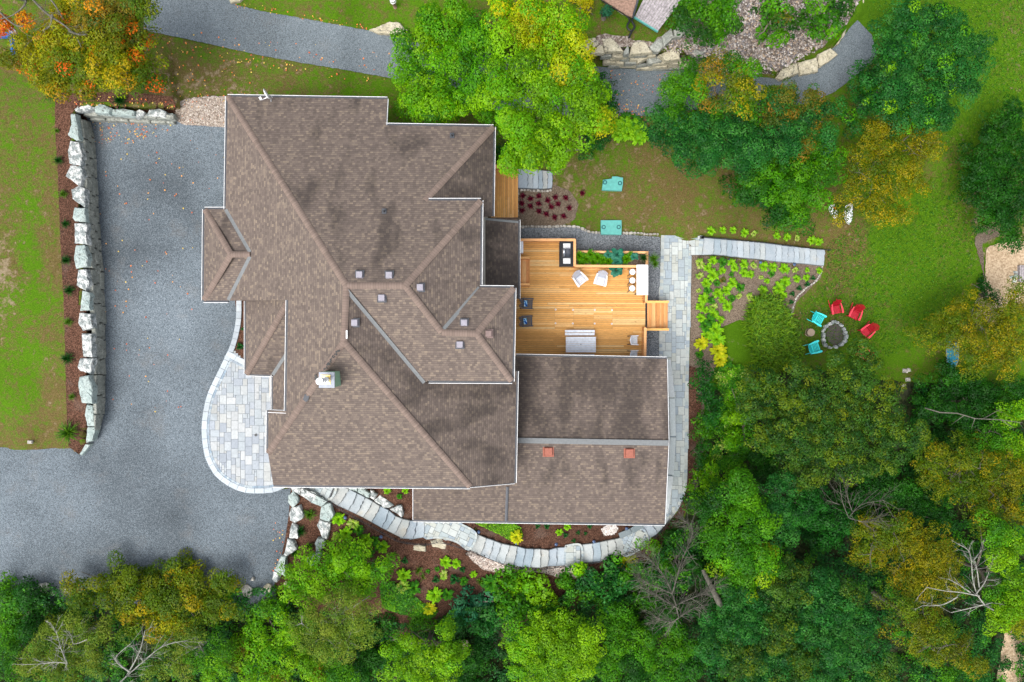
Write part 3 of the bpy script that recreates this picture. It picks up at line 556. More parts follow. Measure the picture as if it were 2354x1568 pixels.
boulders(T(1, 0), [['tan_stone',(780,205),(870,170),(920,148),(990,155),(1012,180),(1000,215),(950,235),(860,232)],['tan_stone',(1010,195),(1000,225),(1030,225),(1050,205)]],
 'flat cream stone beside the upper road', 'the left end', (760, 60), .3, .2, mats=('tan_stone',))
tag(bpy.data.objects['boulder'], None)
boulders(T(0, 0), [['tan_stone',(1580,0),(1590,18),(1650,5),(1680,-20),(1580,-20)]], 'block at the top edge of the photo beside the upper road', 'the road', (500, 0), .3, .2)
boulders(T(3, 1), [['field_stone',(930,975),(935,1003),(965,1005),(962,975)],['field_stone',(965,972),(968,998),(988,995),(985,974)],['field_stone',(952,1035),(955,1060),(985,1062),(980,1035)],['field_stone',(925,1078),(930,1102),(955,1100),(952,1078)]],
 'log round lying on the grass beside the oak', 'the fire pit', (1915, 770), .15, .1, group='log rounds on the grass', nm='log_round', cat='log')
boulders(T(3, 1), [[L,(1695,300),(1700,318),(1725,322),(1722,302)],[S,(1668,335),(1675,358),(1700,350),(1690,330)],[L,(1690,355),(1688,378),(1715,382),(1712,358)],[S,(1700,325),(1702,350),(1722,345),(1720,325)]],
 'stone piled beside the plank box on the sand', 'the box', (2345, 620), .15, .12, group='stones by the plank box')
# walls made of stones
def wall(nm, label, cat, tops, strips, base):
    t0 = thing(nm, label, cat, base)
    for i, (pl, zt, h, mat) in enumerate(tops + strips):
        m, c = rock(pl, zt, h, .02, seed=i, bumps=.04 if i < len(tops) else .025); place(m, t0); m.obj('stone', M[mat], t0)
    return t0
A, B = T(0, 0), T(0, 1)
vt = [mp(A, p) for p in ([(485,785),(490,860),(465,930),(520,970),(545,960),(535,870),(520,780)],[(480,970),(465,1040),(475,1130),(555,1140),(560,1080),(545,980)],[(480,1140),(450,1210),(545,1285),(570,1200),(555,1145)],[(540,1285),(487,1305),(495,1370),(580,1430),(580,1300)],[(510,1430),(498,1500),(515,1525),(590,1530),(580,1435)])] + \
 [mp(B, p) for p in ([(510,-30),(512,110),(595,115),(595,-30)],[(520,120),(505,200),(520,285),(600,265),(600,210),(580,125)],[(535,290),(525,400),(585,438),(610,390),(595,290)],[(565,440),(550,575),(615,570),(615,450)],[(545,590),(535,660),(570,710),(635,690),(625,595)],[(560,730),(570,890),(635,895),(630,735)],[(550,900),(530,960),(550,990),(620,1010),(640,905)],
 [(545,1030),(535,1090),(560,1210),(635,1215),(635,1100),(610,1020)],[(595,1220),(582,1290),(600,1370),(650,1370),(640,1230)],[(600,1375),(590,1485),(635,1470),(665,1375)],[(590,1495),(545,1565),(560,1575),(625,1495)])]
tops = []
for i, pl in enumerate(vt):
    y = sum(p[1] for p in pl) / len(pl); zt = 1.6 if y < 900 else max(.35, 1.6 - (y - 900) / 130 * 1.2)
    tops.append((pl, zt, min(.5, zt), L if i in (1, 2, 3, 5, 7, 9, 10, 11) else S))
rr = random.Random(5)
inner = mp(A, [(545,770),(560,980),(575,1200),(590,1430),(600,1568)]) + mp(B, [(605,200),(618,450),(640,690),(640,900),(640,1100),(655,1370)])
def interp(line, y):
    for a, b in zip(line, line[1:]):
        if a[1] <= y <= b[1]: t = (y - a[1]) / (b[1] - a[1] or 1); return a[0] + (b[0] - a[0]) * t
    return line[0][0] if y < line[0][1] else line[-1][0]
WBs = sorted(WB, key=lambda p: p[1]); strips = []
for k, zt in ((0, 1.2), (1, .8), (2, .4)):
    y = 266 + rr.uniform(0, 10)
    while y < (985 - k * 3 if k else 960):
        ln = rr.uniform(28, 52); y2 = min(y + ln, 990)
        def bx(yy, f): a = interp(inner, yy); b = interp(WBs, yy); return a + (b - a) * f + rr.uniform(-1.3, 1.3)
        f0, f1 = (k - .3) / 3, (k + .97) / 3
        strips.append(([(bx(y, f0), y + 1.2), (bx(y, f1 - .03), y + 2), (bx(y2, f1 - .03), y2 - 2), (bx(y2, f0), y2 - 1.2)], zt, .45, 'wall_stone')); y = y2
wall('retaining_wall', 'long stacked stone wall between the left lawn and the driveway', 'stone wall', tops, strips, P(200, 640, 0))
hp = [mp(A, p) for p in ([(500,690),(455,765),(510,770),(640,755),(645,735),(560,705)],[(645,740),(650,775),(745,785),(770,745),(685,713)],[(770,750),(770,790),(920,800),(928,765),(860,750)],[(925,770),(925,810),(985,800),(995,770),(960,755)],[(1025,755),(1000,800),(1140,810),(1140,770),(1110,750)],[(1150,775),(1140,800),(1200,825),(1190,785)])]
tops = [(p, (1.45, 1.45, 1.3, 1.1, 1.0, .6)[i], .5, (L, S, S, L, L, S)[i]) for i, p in enumerate(hp)]; strips = []
for k, zt in ((0, .9), (1, .45)):
    x = 190 if k == 0 else 205
    while x < 396:
        x2 = min(x + rr.uniform(30, 55), 400); f = lambda xx, fr: 255 + (xx - 190) * .045 + fr * 20
        strips.append(([(x + 1, f(x, k * .5)), (x2 - 1, f(x2, k * .5)), (x2 - 1, f(x2, k * .5 + .5)), (x + 1, f(x, k * .5 + .5))], zt, .45, 'wall_stone')); x = x2
wall('retaining_wall', 'short stone wall at the top end of the driveway, meeting the long wall', 'stone wall', tops, strips, P(300, 270, 0))
tn = [mp(TW, p) for p in ([(135,830),(210,750),(380,700),(455,800),(440,850),(280,950)],[(450,850),(280,1020),(555,995),(520,830)],[(515,735),(565,970),(910,960),(800,820),(690,705)],[(920,975),(925,1035),(1015,1040),(1030,960),(1000,840)],[(1230,770),(1090,805),(1035,1030),(1460,990),(1330,800)],
 [(1580,710),(1410,885),(1450,960),(1580,975),(1660,890),(1640,720)],[(1800,530),(1640,680),(1665,900),(1860,700),(1830,540)],[(1950,460),(1860,560),(1870,700),(2000,690),(2130,570)],[(1870,900),(1580,1035),(1720,1140),(1980,1110),(1980,1000)],[(2250,930),(2170,1020),(2350,1060),(2450,980)])]
tops = [(p, -.5 if i < 9 and i != 8 else -1.0, .4, 'tan_stone' if i in (0, 1, 2, 4, 8) else 'wall_stone') for i, p in enumerate(tn)]; strips = [(mp(TW, [(1545,1040),(1360,1110),(1390,1210),(1650,1150)]), -1.5, .4, 'wall_stone'), (mp(TW, [(1240,1060),(1170,1110),(1180,1190),(1380,1090)]), -1.4, .4, 'tan_stone')]
for k, (ya, yb, zt, x0, x1) in enumerate(((990,1065,-1.15,480,1500),(1050,1125,-1.45,660,1240),(1115,1200,-1.75,530,1180),(1185,1250,-2.1,630,1960),(1130,1210,-1.7,1380,1980),(1230,1310,-2.4,1160,1960),(1195,1260,-2.3,1500,2100))):
    x = x0
    while x < x1:
        x2 = min(x + rr.uniform(180, 420), x1 + 30); yy = rr.uniform(-8, 8)
        strips.append((mp(TW, [(x + 5, ya + yy), (x2 - 5, ya + yy), (x2 - 5, yb + yy + rr.uniform(-15, 15)), (x + 5, yb + yy + rr.uniform(-15, 15))]), zt, .4, rr.choice(['tan_stone', 'wall_stone']))); x = x2
wall('retaining_wall', 'cream stone retaining wall with stacked courses above the upper road', 'stone wall', tops, strips, P(1450, 150, -2.5))
sl_ = [mp(T(3, 0), p) for p in ([(60,530),(110,450),(200,430),(215,500),(90,550)],[(205,430),(340,395),(350,490),(225,515)],[(350,370),(430,330),(485,375),(410,430),(355,465)],[(490,300),(460,320),(530,245),(545,190),(520,220)],[(570,90),(545,100),(600,110),(620,60)],[(610,0),(605,30),(660,20),(665,-20),(620,-20)])]
wall('stone_edging', 'row of big flat sandy slabs between the rock garden and the curving road end', 'stone edging', [(p, float(gB(*p[0])) + .35, .45, 'tan_stone') for p in sl_], [], P(1850, 150, -3.8))
def edging(label, line, n, wd=3.0, zoff=.1, mats=('field_stone',), gap=.1, nm='stone_edging', jit=.6, zf=None):
    pts = [(p[0], p[1]) for p in line]; cum = [0]
    for a, b in zip(pts, pts[1:]): cum.append(cum[-1] + math.dist(a, b))
    rz = random.Random(n); t0 = thing(nm, label, 'stone edging', G(*pts[0])); s = 0; ws = [rz.uniform(.6, 1.5) for _ in range(n)]; tot = sum(ws)
    def at(s):
        for i in range(len(pts) - 1):
            if s <= cum[i + 1] or i == len(pts) - 2:
                t = (s - cum[i]) / (cum[i + 1] - cum[i]); return (pts[i][0] + (pts[i + 1][0] - pts[i][0]) * t, pts[i][1] + (pts[i + 1][1] - pts[i][1]) * t)
    for w_ in ws:
        a = at(s); s += w_ / tot * cum[-1]; b = at(s); L_ = math.dist(a, b); dx, dy = (b[0] - a[0]) / L_, (b[1] - a[1]) / L_; w2_ = wd * rz.uniform(.8, 1.25) / 2
        ja = rz.uniform(-jit, jit); cx, cy = (a[0] + b[0]) / 2 - dy * ja, (a[1] + b[1]) / 2 + dx * ja; hl = L_ / 2 * (1 - gap)
        q = [(cx + dx * hl * u - dy * w2_ * v * rz.uniform(.75, 1.1), cy + dy * hl * u + dx * w2_ * v * rz.uniform(.75, 1.1)) for u, v in ((-1, -.6), (-.5, -1), (.5, -1), (1, -.5), (1, .6), (.4, 1), (-.5, 1), (-1, .5))]
        zt = (float(g(cx, cy)) if zf is None else zf) + zoff; w_3 = [P(x, y, zt) for x, y in q]
        m = MB(); c3 = Vector((sum(p[0] for p in w_3) / 8, sum(p[1] for p in w_3) / 8, 0)); N = 8
        A_ = [(x, y, zt - .25) for x, y, _ in w_3] + [(x, y, zt - .05) for x, y, _ in w_3] + [(c3.x + (x - c3.x) * .75, c3.y + (y - c3.y) * .75, zt + rz.uniform(0, .03)) for x, y, _ in w_3]
        fs = [(k + r * N, (k + 1) % N + r * N, (k + 1) % N + (r + 1) * N, k + (r + 1) * N) for r in (0, 1) for k in range(N)] + [tuple(16 + k for k in range(8))]
        m.add(A_, [f[::-1] for f in fs]); place(m, t0); m.obj('stone', M[rz.choice(mats)], t0)
    return t0
edging('row of small pale stones under the side deck steps', mp(SB, [(470,470),(560,465),(650,480),(740,485),(880,490),(970,465)]), 10, 5)
edging('column of small pale stones along the side deck edge', mp(SB, [(442,455),(440,560),(437,700),(440,870)]), 9, 4)
edging('wavy row of pale stones between the lawn and the dark gravel', mp(SB, [(470,1050),(620,1045),(780,1045),(980,1048),(1130,1040),(1350,1040),(1420,1060),(1500,1100),(1560,1130),(1650,1140),(1735,1145)]), 22, 6)
edging('short row of pale stones from the lower teal lid to the paver path', mp(SB, [(2075,1148),(2200,1150),(2310,1150),(2450,1160),(2560,1165),(2650,1165)]), 11, 6)
edging('curving line of narrow stones around the hosta bed', mp(T(3, 1), [(375,265),(370,310),(330,370),(250,430),(205,470),(185,520),(165,580),(158,620),(175,670),(173,720)]), 30, 4.5, .12)
fp = thing('fire_pit', 'ring of grey stones on the lawn between the coloured chairs', 'fire pit', G(*FP(1150, 990)))
ring = mp(FP, [(1210,735),(1290,790),(1350,870),(1380,960),(1395,1040),(1370,1130),(1290,1200),(1180,1250),(1060,1260),(960,1200),(925,1110),(930,1000),(925,890),(985,810),(1080,760),(1140,720)])
rz = random.Random(3)
for i, (x, y) in enumerate(ring):
    a = math.atan2(y - FP(1, 990)[1], x - FP(1150, 1)[0]) + math.pi / 2; lw = rz.uniform(4.5, 7); ww = rz.uniform(3, 4.5)
    q = [(x + math.cos(a) * u * lw - math.sin(a) * v * ww, y + math.sin(a) * u * lw + math.cos(a) * v * ww) for u, v in ((-1, -.4), (-.5, -1), (.4, -.8), (1, -.3), (.8, .7), (0, 1), (-.9, .6))]
    m, c = rock(q, float(g(x, y)) + rz.uniform(.2, .32), .35, .02, seed=i, bumps=.03); place(m, fp); m.obj('stone', M['lichen_stone'], fp)
m = MB(); c = FP(1150, 990); m.prism([(P(c[0] + 21 * math.cos(k / 3), c[1] + 24 * math.sin(k / 3), fp.location.z)[:2]) for k in range(19)], fp.location.z - .1, fp.location.z + .03); place(m, fp); m.obj('ash_bed', M['ash'], fp)
# loose pebbles, one countless mass each
def pebbles(name, poly, n, r0, r1, pal, zf, label):
    x0, x1 = min(p[0] for p in poly), max(p[0] for p in poly); y0, y1 = min(p[1] for p in poly), max(p[1] for p in poly)
    x = RNG.uniform(x0, x1, n * 3); y = RNG.uniform(y0, y1, n * 3); k = inpoly(poly, x, y); x, y = x[k][:n], y[k][:n]; n = len(x)
    z = zf(x, y) + .05; wx = (x - CX) * (H - z) / F; wy = -(y - CY) * (H - z) / F
    oc = np.array([(1, 0, 0), (0, 1, 0), (-1, 0, 0), (0, -1, 0), (.1, .1, .8), (0, 0, -.5)]); r = RNG.uniform(r0, r1, n)
    a = RNG.uniform(0, 6.28, n); s = np.stack([r * RNG.uniform(.7, 1.4, n), r, r * .7], -1)
    v = oc[None] * s[:, None]; c, sn = np.cos(a)[:, None], np.sin(a)[:, None]
    v = np.stack([v[..., 0] * c - v[..., 1] * sn, v[..., 0] * sn + v[..., 1] * c, v[..., 2]], -1) + np.stack([wx, wy, z], -1)[:, None]
    tri = np.array([(0, 1, 4), (1, 2, 4), (2, 3, 4), (3, 0, 4), (1, 0, 5), (2, 1, 5), (3, 2, 5), (0, 3, 5)]); f = tri[None] + (np.arange(n) * 6)[:, None, None]
    cc = np.array(pal)[RNG.integers(0, len(pal), n)] * RNG.uniform(.8, 1.15, (n, 1))
    me = npmesh(name, v.reshape(-1, 3), f.reshape(-1, 3), np.repeat(cc, 8, 0), k=3)
    o = link(name, me, M['pavers']); return tag(o, label, 'pebbles', None, 'stuff')
PEB = [(.4, .35, .31), (.24, .2, .18), (.17, .16, .17), (.33, .25, .18), (.45, .42, .39), (.12, .1, .09)]
pebbles('river_pebbles', [(1560,60),(1480,128),(1560,156),(1700,170),(1790,172),(1890,108),(1950,50),(1985,-20),(1640,-20)], 5200, .04, .1, PEB, g, 'rounded river pebbles covering the rock garden')
pebbles('white_pebbles', [(400,272),(420,286),(522,292),(522,222),(470,224),(430,228),(405,238)], 1900, .03, .07, [(.42, .35, .29), (.55, .5, .44), (.28, .22, .18), (.36, .3, .24)], gB, 'pale pebbles at the house corner by the stone wall')
pebbles('path_pebbles', mp(T(1, 2), [(1450,680),(1560,785),(1650,805),(1766,810)]) + [(1240,1315),(1300,1330),(1345,1322),(1350,1303),(1200,1298),(1130,1285)], 1500, .03, .06, [(.5, .4, .34), (.6, .55, .5), (.4, .33, .3)], gB, 'pale pebbles below the curved stone stairs')
pebbles('round_pebbles', [(1382,1216),(1395,1207),(1415,1207),(1420,1216),(1410,1229),(1390,1231)], 350, .03, .06, [(.5, .45, .42), (.65, .62, .6)], gB, 'small round heap of pale pebbles beside the sunroom')
# ------------------------------------------------------------------ the house
house = thing('house', 'large house with brown shingled hip roofs seen from above', 'house', (0, 0, 0))
def zplane(a, b, c):
    A_, B_, C_ = Vector(P(*a)), Vector(P(*b)), Vector(P(*c)); n = (B_ - A_).cross(C_ - A_)
    def f(x, y):                           # height of that roof plane along the sight line of a plan point
        o, q = Vector((0, 0, H)), Vector(P(x, y, 0)); dr = q - o; t = (A_ - o).dot(n) / dr.dot(n); return (o + dr * t).z
    return f
EZ = 7.6
zN = zplane((523,222,3.35), (795,656,EZ), (930,656,EZ)); zW = zplane((523,222,3.35), (795,656,EZ), (790,786,EZ))
zS = zplane((790,786,EZ), (616,1042,zW(616,1042)), (1080,1119,4.03)); zE = zplane((797,664,EZ), (790,786,EZ), (1080,1119,4.03))
zV = zE(975,880)
ZR = {'sS': zplane((795,660,EZ), (932,660,EZ), (975,880,zV))}
zS2 = ZR['sS']; zD = zS2(1015,764)
zE2 = zplane((931,658,EZ), (1015,764,zD), (1104,560,5.5)); zN2 = zplane((1015,764,zD), (1095,767,zS2(1095,767)), (1181,662,5.6)); zE3 = zplane((1095,767,zS2(1095,767)), (1181,662,5.6), (1177,877,5.45))
zEM = zplane((1134,292,zN(1134,292)), (977,461,zN(977,461)), (1131,497,4.05))
zr = zW(576,584)
rz_ = lambda x, y: zr
zBW = zplane((470,481,3.2), (468,691,3.2), (530,584,zr)); zBN = zplane((470,481,3.2), (518,481,zW(518,481)), (576,583,zr)); zBS = zplane((468,691,3.2), (525,691,zW(525,691)), (576,587,zr))
faces = [  # (plan polygon, height function, direction the courses run, stains plus painted shade of that side)
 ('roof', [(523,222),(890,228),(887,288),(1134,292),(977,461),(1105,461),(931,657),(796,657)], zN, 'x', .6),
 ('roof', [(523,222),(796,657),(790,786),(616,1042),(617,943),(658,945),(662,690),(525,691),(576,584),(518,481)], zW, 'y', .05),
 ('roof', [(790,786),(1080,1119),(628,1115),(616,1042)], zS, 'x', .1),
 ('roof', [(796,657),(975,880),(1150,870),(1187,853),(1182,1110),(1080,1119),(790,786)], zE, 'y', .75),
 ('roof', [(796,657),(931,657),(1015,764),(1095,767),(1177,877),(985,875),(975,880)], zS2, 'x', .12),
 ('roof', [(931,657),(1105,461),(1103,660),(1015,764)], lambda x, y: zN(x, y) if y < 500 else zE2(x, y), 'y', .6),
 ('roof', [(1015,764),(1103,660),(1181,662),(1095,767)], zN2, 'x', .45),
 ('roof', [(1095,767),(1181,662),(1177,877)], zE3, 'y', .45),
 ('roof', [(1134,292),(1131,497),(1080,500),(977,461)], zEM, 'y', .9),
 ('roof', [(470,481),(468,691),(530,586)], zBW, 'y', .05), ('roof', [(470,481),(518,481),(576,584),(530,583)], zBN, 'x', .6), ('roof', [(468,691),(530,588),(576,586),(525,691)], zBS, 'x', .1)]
zG1 = zplane((565,692,2.9), (565,860,2.9), (660,694,4.9)); zG2 = zplane((565,860,2.9), (627,862,2.9), (660,694,4.9)); zG3 = zplane((627,862,2.9), (627,941,2.9), (658,815,zG2(658,815)))
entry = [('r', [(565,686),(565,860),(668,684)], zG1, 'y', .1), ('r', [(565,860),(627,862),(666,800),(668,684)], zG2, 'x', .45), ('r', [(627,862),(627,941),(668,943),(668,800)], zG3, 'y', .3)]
zP = zplane((1191,500,1.3), (1191,687,1.3), (1060,600,3.0))
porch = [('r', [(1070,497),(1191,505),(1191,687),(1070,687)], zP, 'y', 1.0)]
zSN = zplane((1185,818,.5), (1532,825,.5), (1536,1017,1.2)); zSS = zplane((1180,1018,1.2), (1536,1018,1.2), (1527,1204,.1))
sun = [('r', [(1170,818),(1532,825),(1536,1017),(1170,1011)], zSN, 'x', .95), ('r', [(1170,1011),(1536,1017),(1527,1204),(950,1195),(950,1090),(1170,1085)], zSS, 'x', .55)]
def roofmesh(name, fl):
    bm = bmesh.new(); uvl = bm.loops.layers.uv.new('UVMap'); stl = bm.faces.layers.float.new('stain_shade')
    for _, pl, zf, ax, st in fl:
        pts = [P(x, y, zf(x, y)) for x, y in pl]; vs = [bm.verts.new(p) for p in pts]; f = bm.faces.new(vs); f.normal_update()
        if f.normal.z < 0: f.normal_flip(); f.normal_update()
        n = f.normal; k = 0 if ax == 'x' else 1; c = max(abs(n.z), .2)
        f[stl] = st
        for lp in f.loops:
            q = lp.vert.co
            lp[uvl].uv = ((q.x, q.y * (-1 if n.y > 0 else 1) / c) if ax == 'x' else (q.y, q.x * (-1 if n.x > 0 else 1) / c))
            if ax == 'x': lp[uvl].uv = (q.x + 3 * st, (-q.y if n.y > 0 else q.y) / c + 50)
            else: lp[uvl].uv = (q.y + 5 * st, (-q.x if n.x > 0 else q.x) / c + 50)
    bmesh.ops.triangulate(bm, faces=bm.faces[:])
    me = bpy.data.meshes.new(name); bm.to_mesh(me); bm.free(); return me
def addroof(name, fl, parent, th=.16):
    o = link(name, roofmesh(name, fl), [M['shingles']], parent); md = o.modifiers.new('thickness', 'SOLIDIFY'); md.thickness = th; md.offset = -1; return o
roof = addroof('roof', faces, house); r2 = addroof('entry_roof', entry, house); r3 = addroof('porch_roof', porch, house); r4 = addroof('sunroom_roof', sun, house)
def cap(par, p, q, w=.18, hgt=.05, nm='ridge_cap', mat='ridge_shingles', lift=.03, seg=1):
    a, b = Vector(P(*p)), Vector(P(*q)); d = b - a; L_ = d.length; d.normalize(); side = Vector((d.y, -d.x, 0)).normalized()
    bm = bmesh.new(); uvl = bm.loops.layers.uv.new('UVMap'); drop = w * .28 if nm == 'ridge_cap' else -w * .12
    rows = []
    for s, e in ((0, a), (L_, b)):
        rows.append([(bm.verts.new(e + side * w * k + Vector((0, 0, lift + hgt - (drop + (hgt if abs(k) == 1 else 0)) * abs(k) * (1 if nm == 'ridge_cap' else 1)))), s, k) for k in (-1, -.5, 0, .5, 1)])
    for i in range(4):
        f = bm.faces.new([rows[0][i][0], rows[1][i][0], rows[1][i + 1][0], rows[0][i + 1][0]])
        for lp, (v, s, k) in zip(f.loops, [rows[0][i], rows[1][i], rows[1][i + 1], rows[0][i + 1]]): lp[uvl].uv = (s, k * w)
        f.smooth = True; f.normal_update()
    bmesh.ops.recalc_face_normals(bm, faces=bm.faces[:])
    for f in bm.faces:
        if f.normal.z < 0: f.normal_flip()
    me = bpy.data.meshes.new(nm); bm.to_mesh(me); bm.free(); return link(nm, me, M[mat], par)
def c3(x, y, f): return (x, y, f(x, y))
for p, q in (((523,222),(796,657)), ((1134,292),(977,461))): cap(roof, c3(*p, zN), c3(*q, zN))
cap(roof, (797,656.5,EZ), (931,656.5,EZ)); cap(roof, (796,657,EZ), (790,786,EZ)); cap(roof, (790,786,EZ), c3(616,1042,zW)); cap(roof, (790,786,EZ), c3(1080,1119,zE))
cap(roof, (931,657,EZ), c3(1105,462,zN), lift=.06); cap(roof, (931,657,EZ), (1015,764,zD)); cap(roof, (1015,764,zD), c3(1095,767,zS2)); cap(roof, c3(1095,767,zS2), c3(1181,662,zN2)); cap(roof, c3(1095,767,zS2), c3(1176,876,zS2))
cap(roof, c3(471,482,zBW), c3(530,584,zBW)); cap(roof, c3(530,585,rz_), c3(575,585,rz_)); cap(roof, c3(468,690,zBW), c3(530,586,zBW))
cap(r2, c3(566,860,zG1), c3(661,694,zG1))
for p, q, f, par in (((798,668),(975,880),zE,roof), ((1018,758),(1102,661),zE2,roof), ((519,482),(575,580),zBN,roof), ((525,690),(575,590),zBS,roof), ((627,862),(659,813),zG2,r2)):
    cap(par, c3(*p, f), c3(*q, f), .1, .0, 'valley_flashing', 'valley_metal', .04)
cap(r4, c3(1186,1012,zSN), c3(1536,1018,zSN), .17, .02, 'ridge_flashing', 'valley_metal', .06)
cap(r4, c3(1166,1119,zSS), c3(1163,1198,zSS), .09, .02, 'seam_flashing', 'gutter_dark', .05)
cap(r3, c3(1105,503,zP), c3(1191,511,zP), .07, .02, 'flashing', 'valley_metal', .05)
def gutter(par, pts, f, out, w=.1):
    """dark trough with a white outer lip along an eave; out points away from the roof"""
    for (p, q) in zip(pts, pts[1:]):
        a, b = Vector(P(*c3(*p, f))), Vector(P(*c3(*q, f))); o = Vector((out[0], out[1], 0))
        m = MB(); m.bar(a + o * w / 2 - Vector((0, 0, .05)), b + o * w / 2 - Vector((0, 0, .05)), w, .08, 0)
        m.bar(a + o * (w + .02) - Vector((0, 0, .05)), b + o * (w + .02) - Vector((0, 0, .05)), .026, .13, 1); m.bar(a - o * .02 - Vector((0, 0, .14)), b - o * .02 - Vector((0, 0, .14)), .03, .14, 1)
        m.obj('gutter', [M['gutter_dark'], M['white_metal']], par)
for pts, f, o in (([(523,222),(890,228)],zN,(0,1)), ([(887,288),(1134,292)],zN,(0,1)), ([(985,461),(1105,461)],zN,(0,1)), ([(523,222),(519,481)],zW,(-1,0)), ([(662,690),(658,945)],zW,(-1,0)),
    ([(616,1042),(617,943)],zW,(-1,0)), ([(628,1115),(1080,1119)],zS,(0,-1)), ([(1187,853),(1182,1110)],zE,(1,0)), ([(985,876),(1177,877)],zS2,(0,-1)), ([(1105,461),(1103,660)],lambda x, y: zN(x, y) if y < 500 else zE2(x, y),(1,0)), ([(1103,661),(1181,662)],zN2,(0,1)),
    ([(1181,662),(1177,877)],zE3,(1,0)), ([(1134,292),(1131,497)],zEM,(1,0)), ([(470,481),(468,691)],zBW,(-1,0)), ([(470,481),(518,481)],zBN,(0,1)), ([(468,691),(525,691)],zBS,(0,-1)), ([(890,228),(887,288)],zN,(1,0)), ([(1080,1119),(1182,1110)],zE,(0,-1)), ([(617,943),(658,945)],zW,(0,-1))):
    gutter(roof, pts, f, o, .1 if pts[0] not in ((890,228),(1080,1119)) else .03)
for pts, f, o in (([(565,692),(565,860)],zG1,(-1,0)), ([(565,860),(627,862)],zG2,(0,-1)), ([(627,862),(627,941)],zG3,(-1,0))): gutter(r2, pts, f, o, .08)
gutter(r3, [(1191,505),(1191,687)], zP, (1, 0))
gutter(r4, [(1186,818),(1532,825)], zSN, (0, 1)); gutter(r4, [(950,1195),(1527,1204)], zSS, (0, -1)); gutter(r4, [(1532,825),(1536,1017)], zSN, (1, 0), .02); gutter(r4, [(1536,1017),(1527,1204)], zSS, (1, 0), .02); gutter(r4, [(950,1120),(950,1195)], zSS, (-1, 0), .02)
# walls under the roofs, set back from the eaves
def wallbox(nm, x0, x1, y0, y1, zt, zb, ins=.45):
    a, b = P(x0, y0, zt), P(x1, y1, zt); ax, bx_, ay, by = min(a[0], b[0]) + ins, max(a[0], b[0]) - ins, min(a[1], b[1]) + ins, max(a[1], b[1]) - ins
    m = MB(); m.box((ax + bx_) / 2, (ay + by) / 2, (zt + zb) / 2, bx_ - ax, by - ay, zt - zb); return m.obj('wall', M['siding'], house), (ax, bx_, ay, by)
wallbox('wall', 519, 885, 232, 330, 3.2, -2)
wl, (ax, bx_, ay, by) = wallbox('wall', 519, 1131, 300, 690, 3.2, -4)
def win(x, y, z, sx, sy, sz): m = MB(); m.box(x, y, z, sx, sy, sz, mi=0); m.box(x, y, z, sx * .86 if sx > .2 else sx + .02, sy * .86 if sy > .2 else sy + .02, sz * .86, mi=1); m.obj('window', [M['white_metal'], M['window_glass']], wl)
for yy in (3, 6, 9): win(ax, ay + yy, 1.6, .1, 1.4, 1.3)
for xx in (4, 8, 12): win(ax + xx, by, 1.6, 1.4, .1, 1.3)
wallbox('wall', 700, 1182, 690, 1112, 2.1, -4, .5); wallbox('wall', 600, 670, 700, 930, 2.7, 0, .5); wallbox('wall', 478, 540, 490, 682, 3.0, 0, .3)
wl, (ax, bx_, ay, by) = wallbox('wall', 1186, 1528, 830, 1198, -.0, -4.2, .35)
for xx in (2, 4.5, 7): win(ax + xx, by, -1.8, 1.8, .1, 1.8)
wallbox('wall', 960, 1180, 1118, 1190, -.2, -3.2, .35)
# roof furniture
def vent(x, y, f, s, par, mat='vent_metal', cap_=None, label=None):
    z = f(x, y); b = Vector(P(x, y, z)); m = MB(); m.box(b.x, b.y, b.z + .03, s * 1.25, s * 1.25, .04, mi=1); m.box(b.x, b.y, b.z + .12, s, s, .18, taper=.82, mi=0); m.box(b.x, b.y, b.z + .215, s * .78, s * .78, .02, mi=0)
    o = m.obj('roof_vent', [M[mat], M['gutter_dark'] if mat == 'vent_metal' else M[mat]], par)
    if label: o['label'] = label
for x, y, f in ((827,632,zN), (895,633,zN), (966,661,zE2), (878,685,zS2), (816,742,zE), (1067,742,zN2), (1057,792,zS2)): vent(x, y, f, .4, roof)
vent(1123, 767, zE3, .4, roof, 'brown_vent', None, 'brown roof vent')
for x, y in ((1260,1037), (1446,1040)): vent(x, y, zSS, .56, r4, 'rust_vent', None, 'rust-red square roof vent')
for x, y in ((1039,313), (883,487)):
    b = P(x, y, zN(x, y)); m = MB(); m.box(b[0], b[1] + .02, b[2] + .04, .26, .3, .05, mi=0); m.cyl(b[0], b[1], b[2], b[2] + .32, .055, n=10, mi=0); m.cyl(b[0], b[1], b[2] + .3, b[2] + .325, .04, n=10, mi=1)
    m.obj('plumbing_vent', [M['gutter_dark'], M['black_pipe']], roof)
b = P(798, 769, EZ); m = MB(); m.bar((b[0], b[1] + .22, EZ + .12), (b[0], b[1] - .22, EZ + .12), .08, .05); m.obj('pipe', M['white_metal'], roof)['label'] = 'short white pipe lying on the ridge'
# worn patches of the hip cap by the chimney
CHc = mk(1220 / 1.7407, 1440 / 1.7407, 1 / (8.711 * 1.7407))
m = MB(); rr = random.Random(9)
for k in range(70):
    t_ = rr.random(); px, py = (776 - t_ * 36, 806 + t_ * 54) if k < 46 else (728 + rr.uniform(-3, 3) - (t_ * 3), 868 + rr.uniform(-6, 6)); px += rr.uniform(-3.5, 3.5); b = P(px, py, zW(px, py) + .13 if px < 745 else max(zW(px, py), zS(px, py)) + .1)
    m.box(b[0], b[1], b[2], rr.uniform(.03, .09), rr.uniform(.02, .12), .012, rr.uniform(.6, 1.2))
m.obj('worn_patch', M['black_pipe'], roof)
m = MB(); q = mp(T(1, 1), [(335,1150),(370,1150),(360,1190),(345,1205),(322,1185)]); z = zW(*q[0]) + .16; m.prism([P(x, y, z)[:2] for x, y in q], z - .03, z); m.obj('repair_patch', M['gutter_dark'], roof)
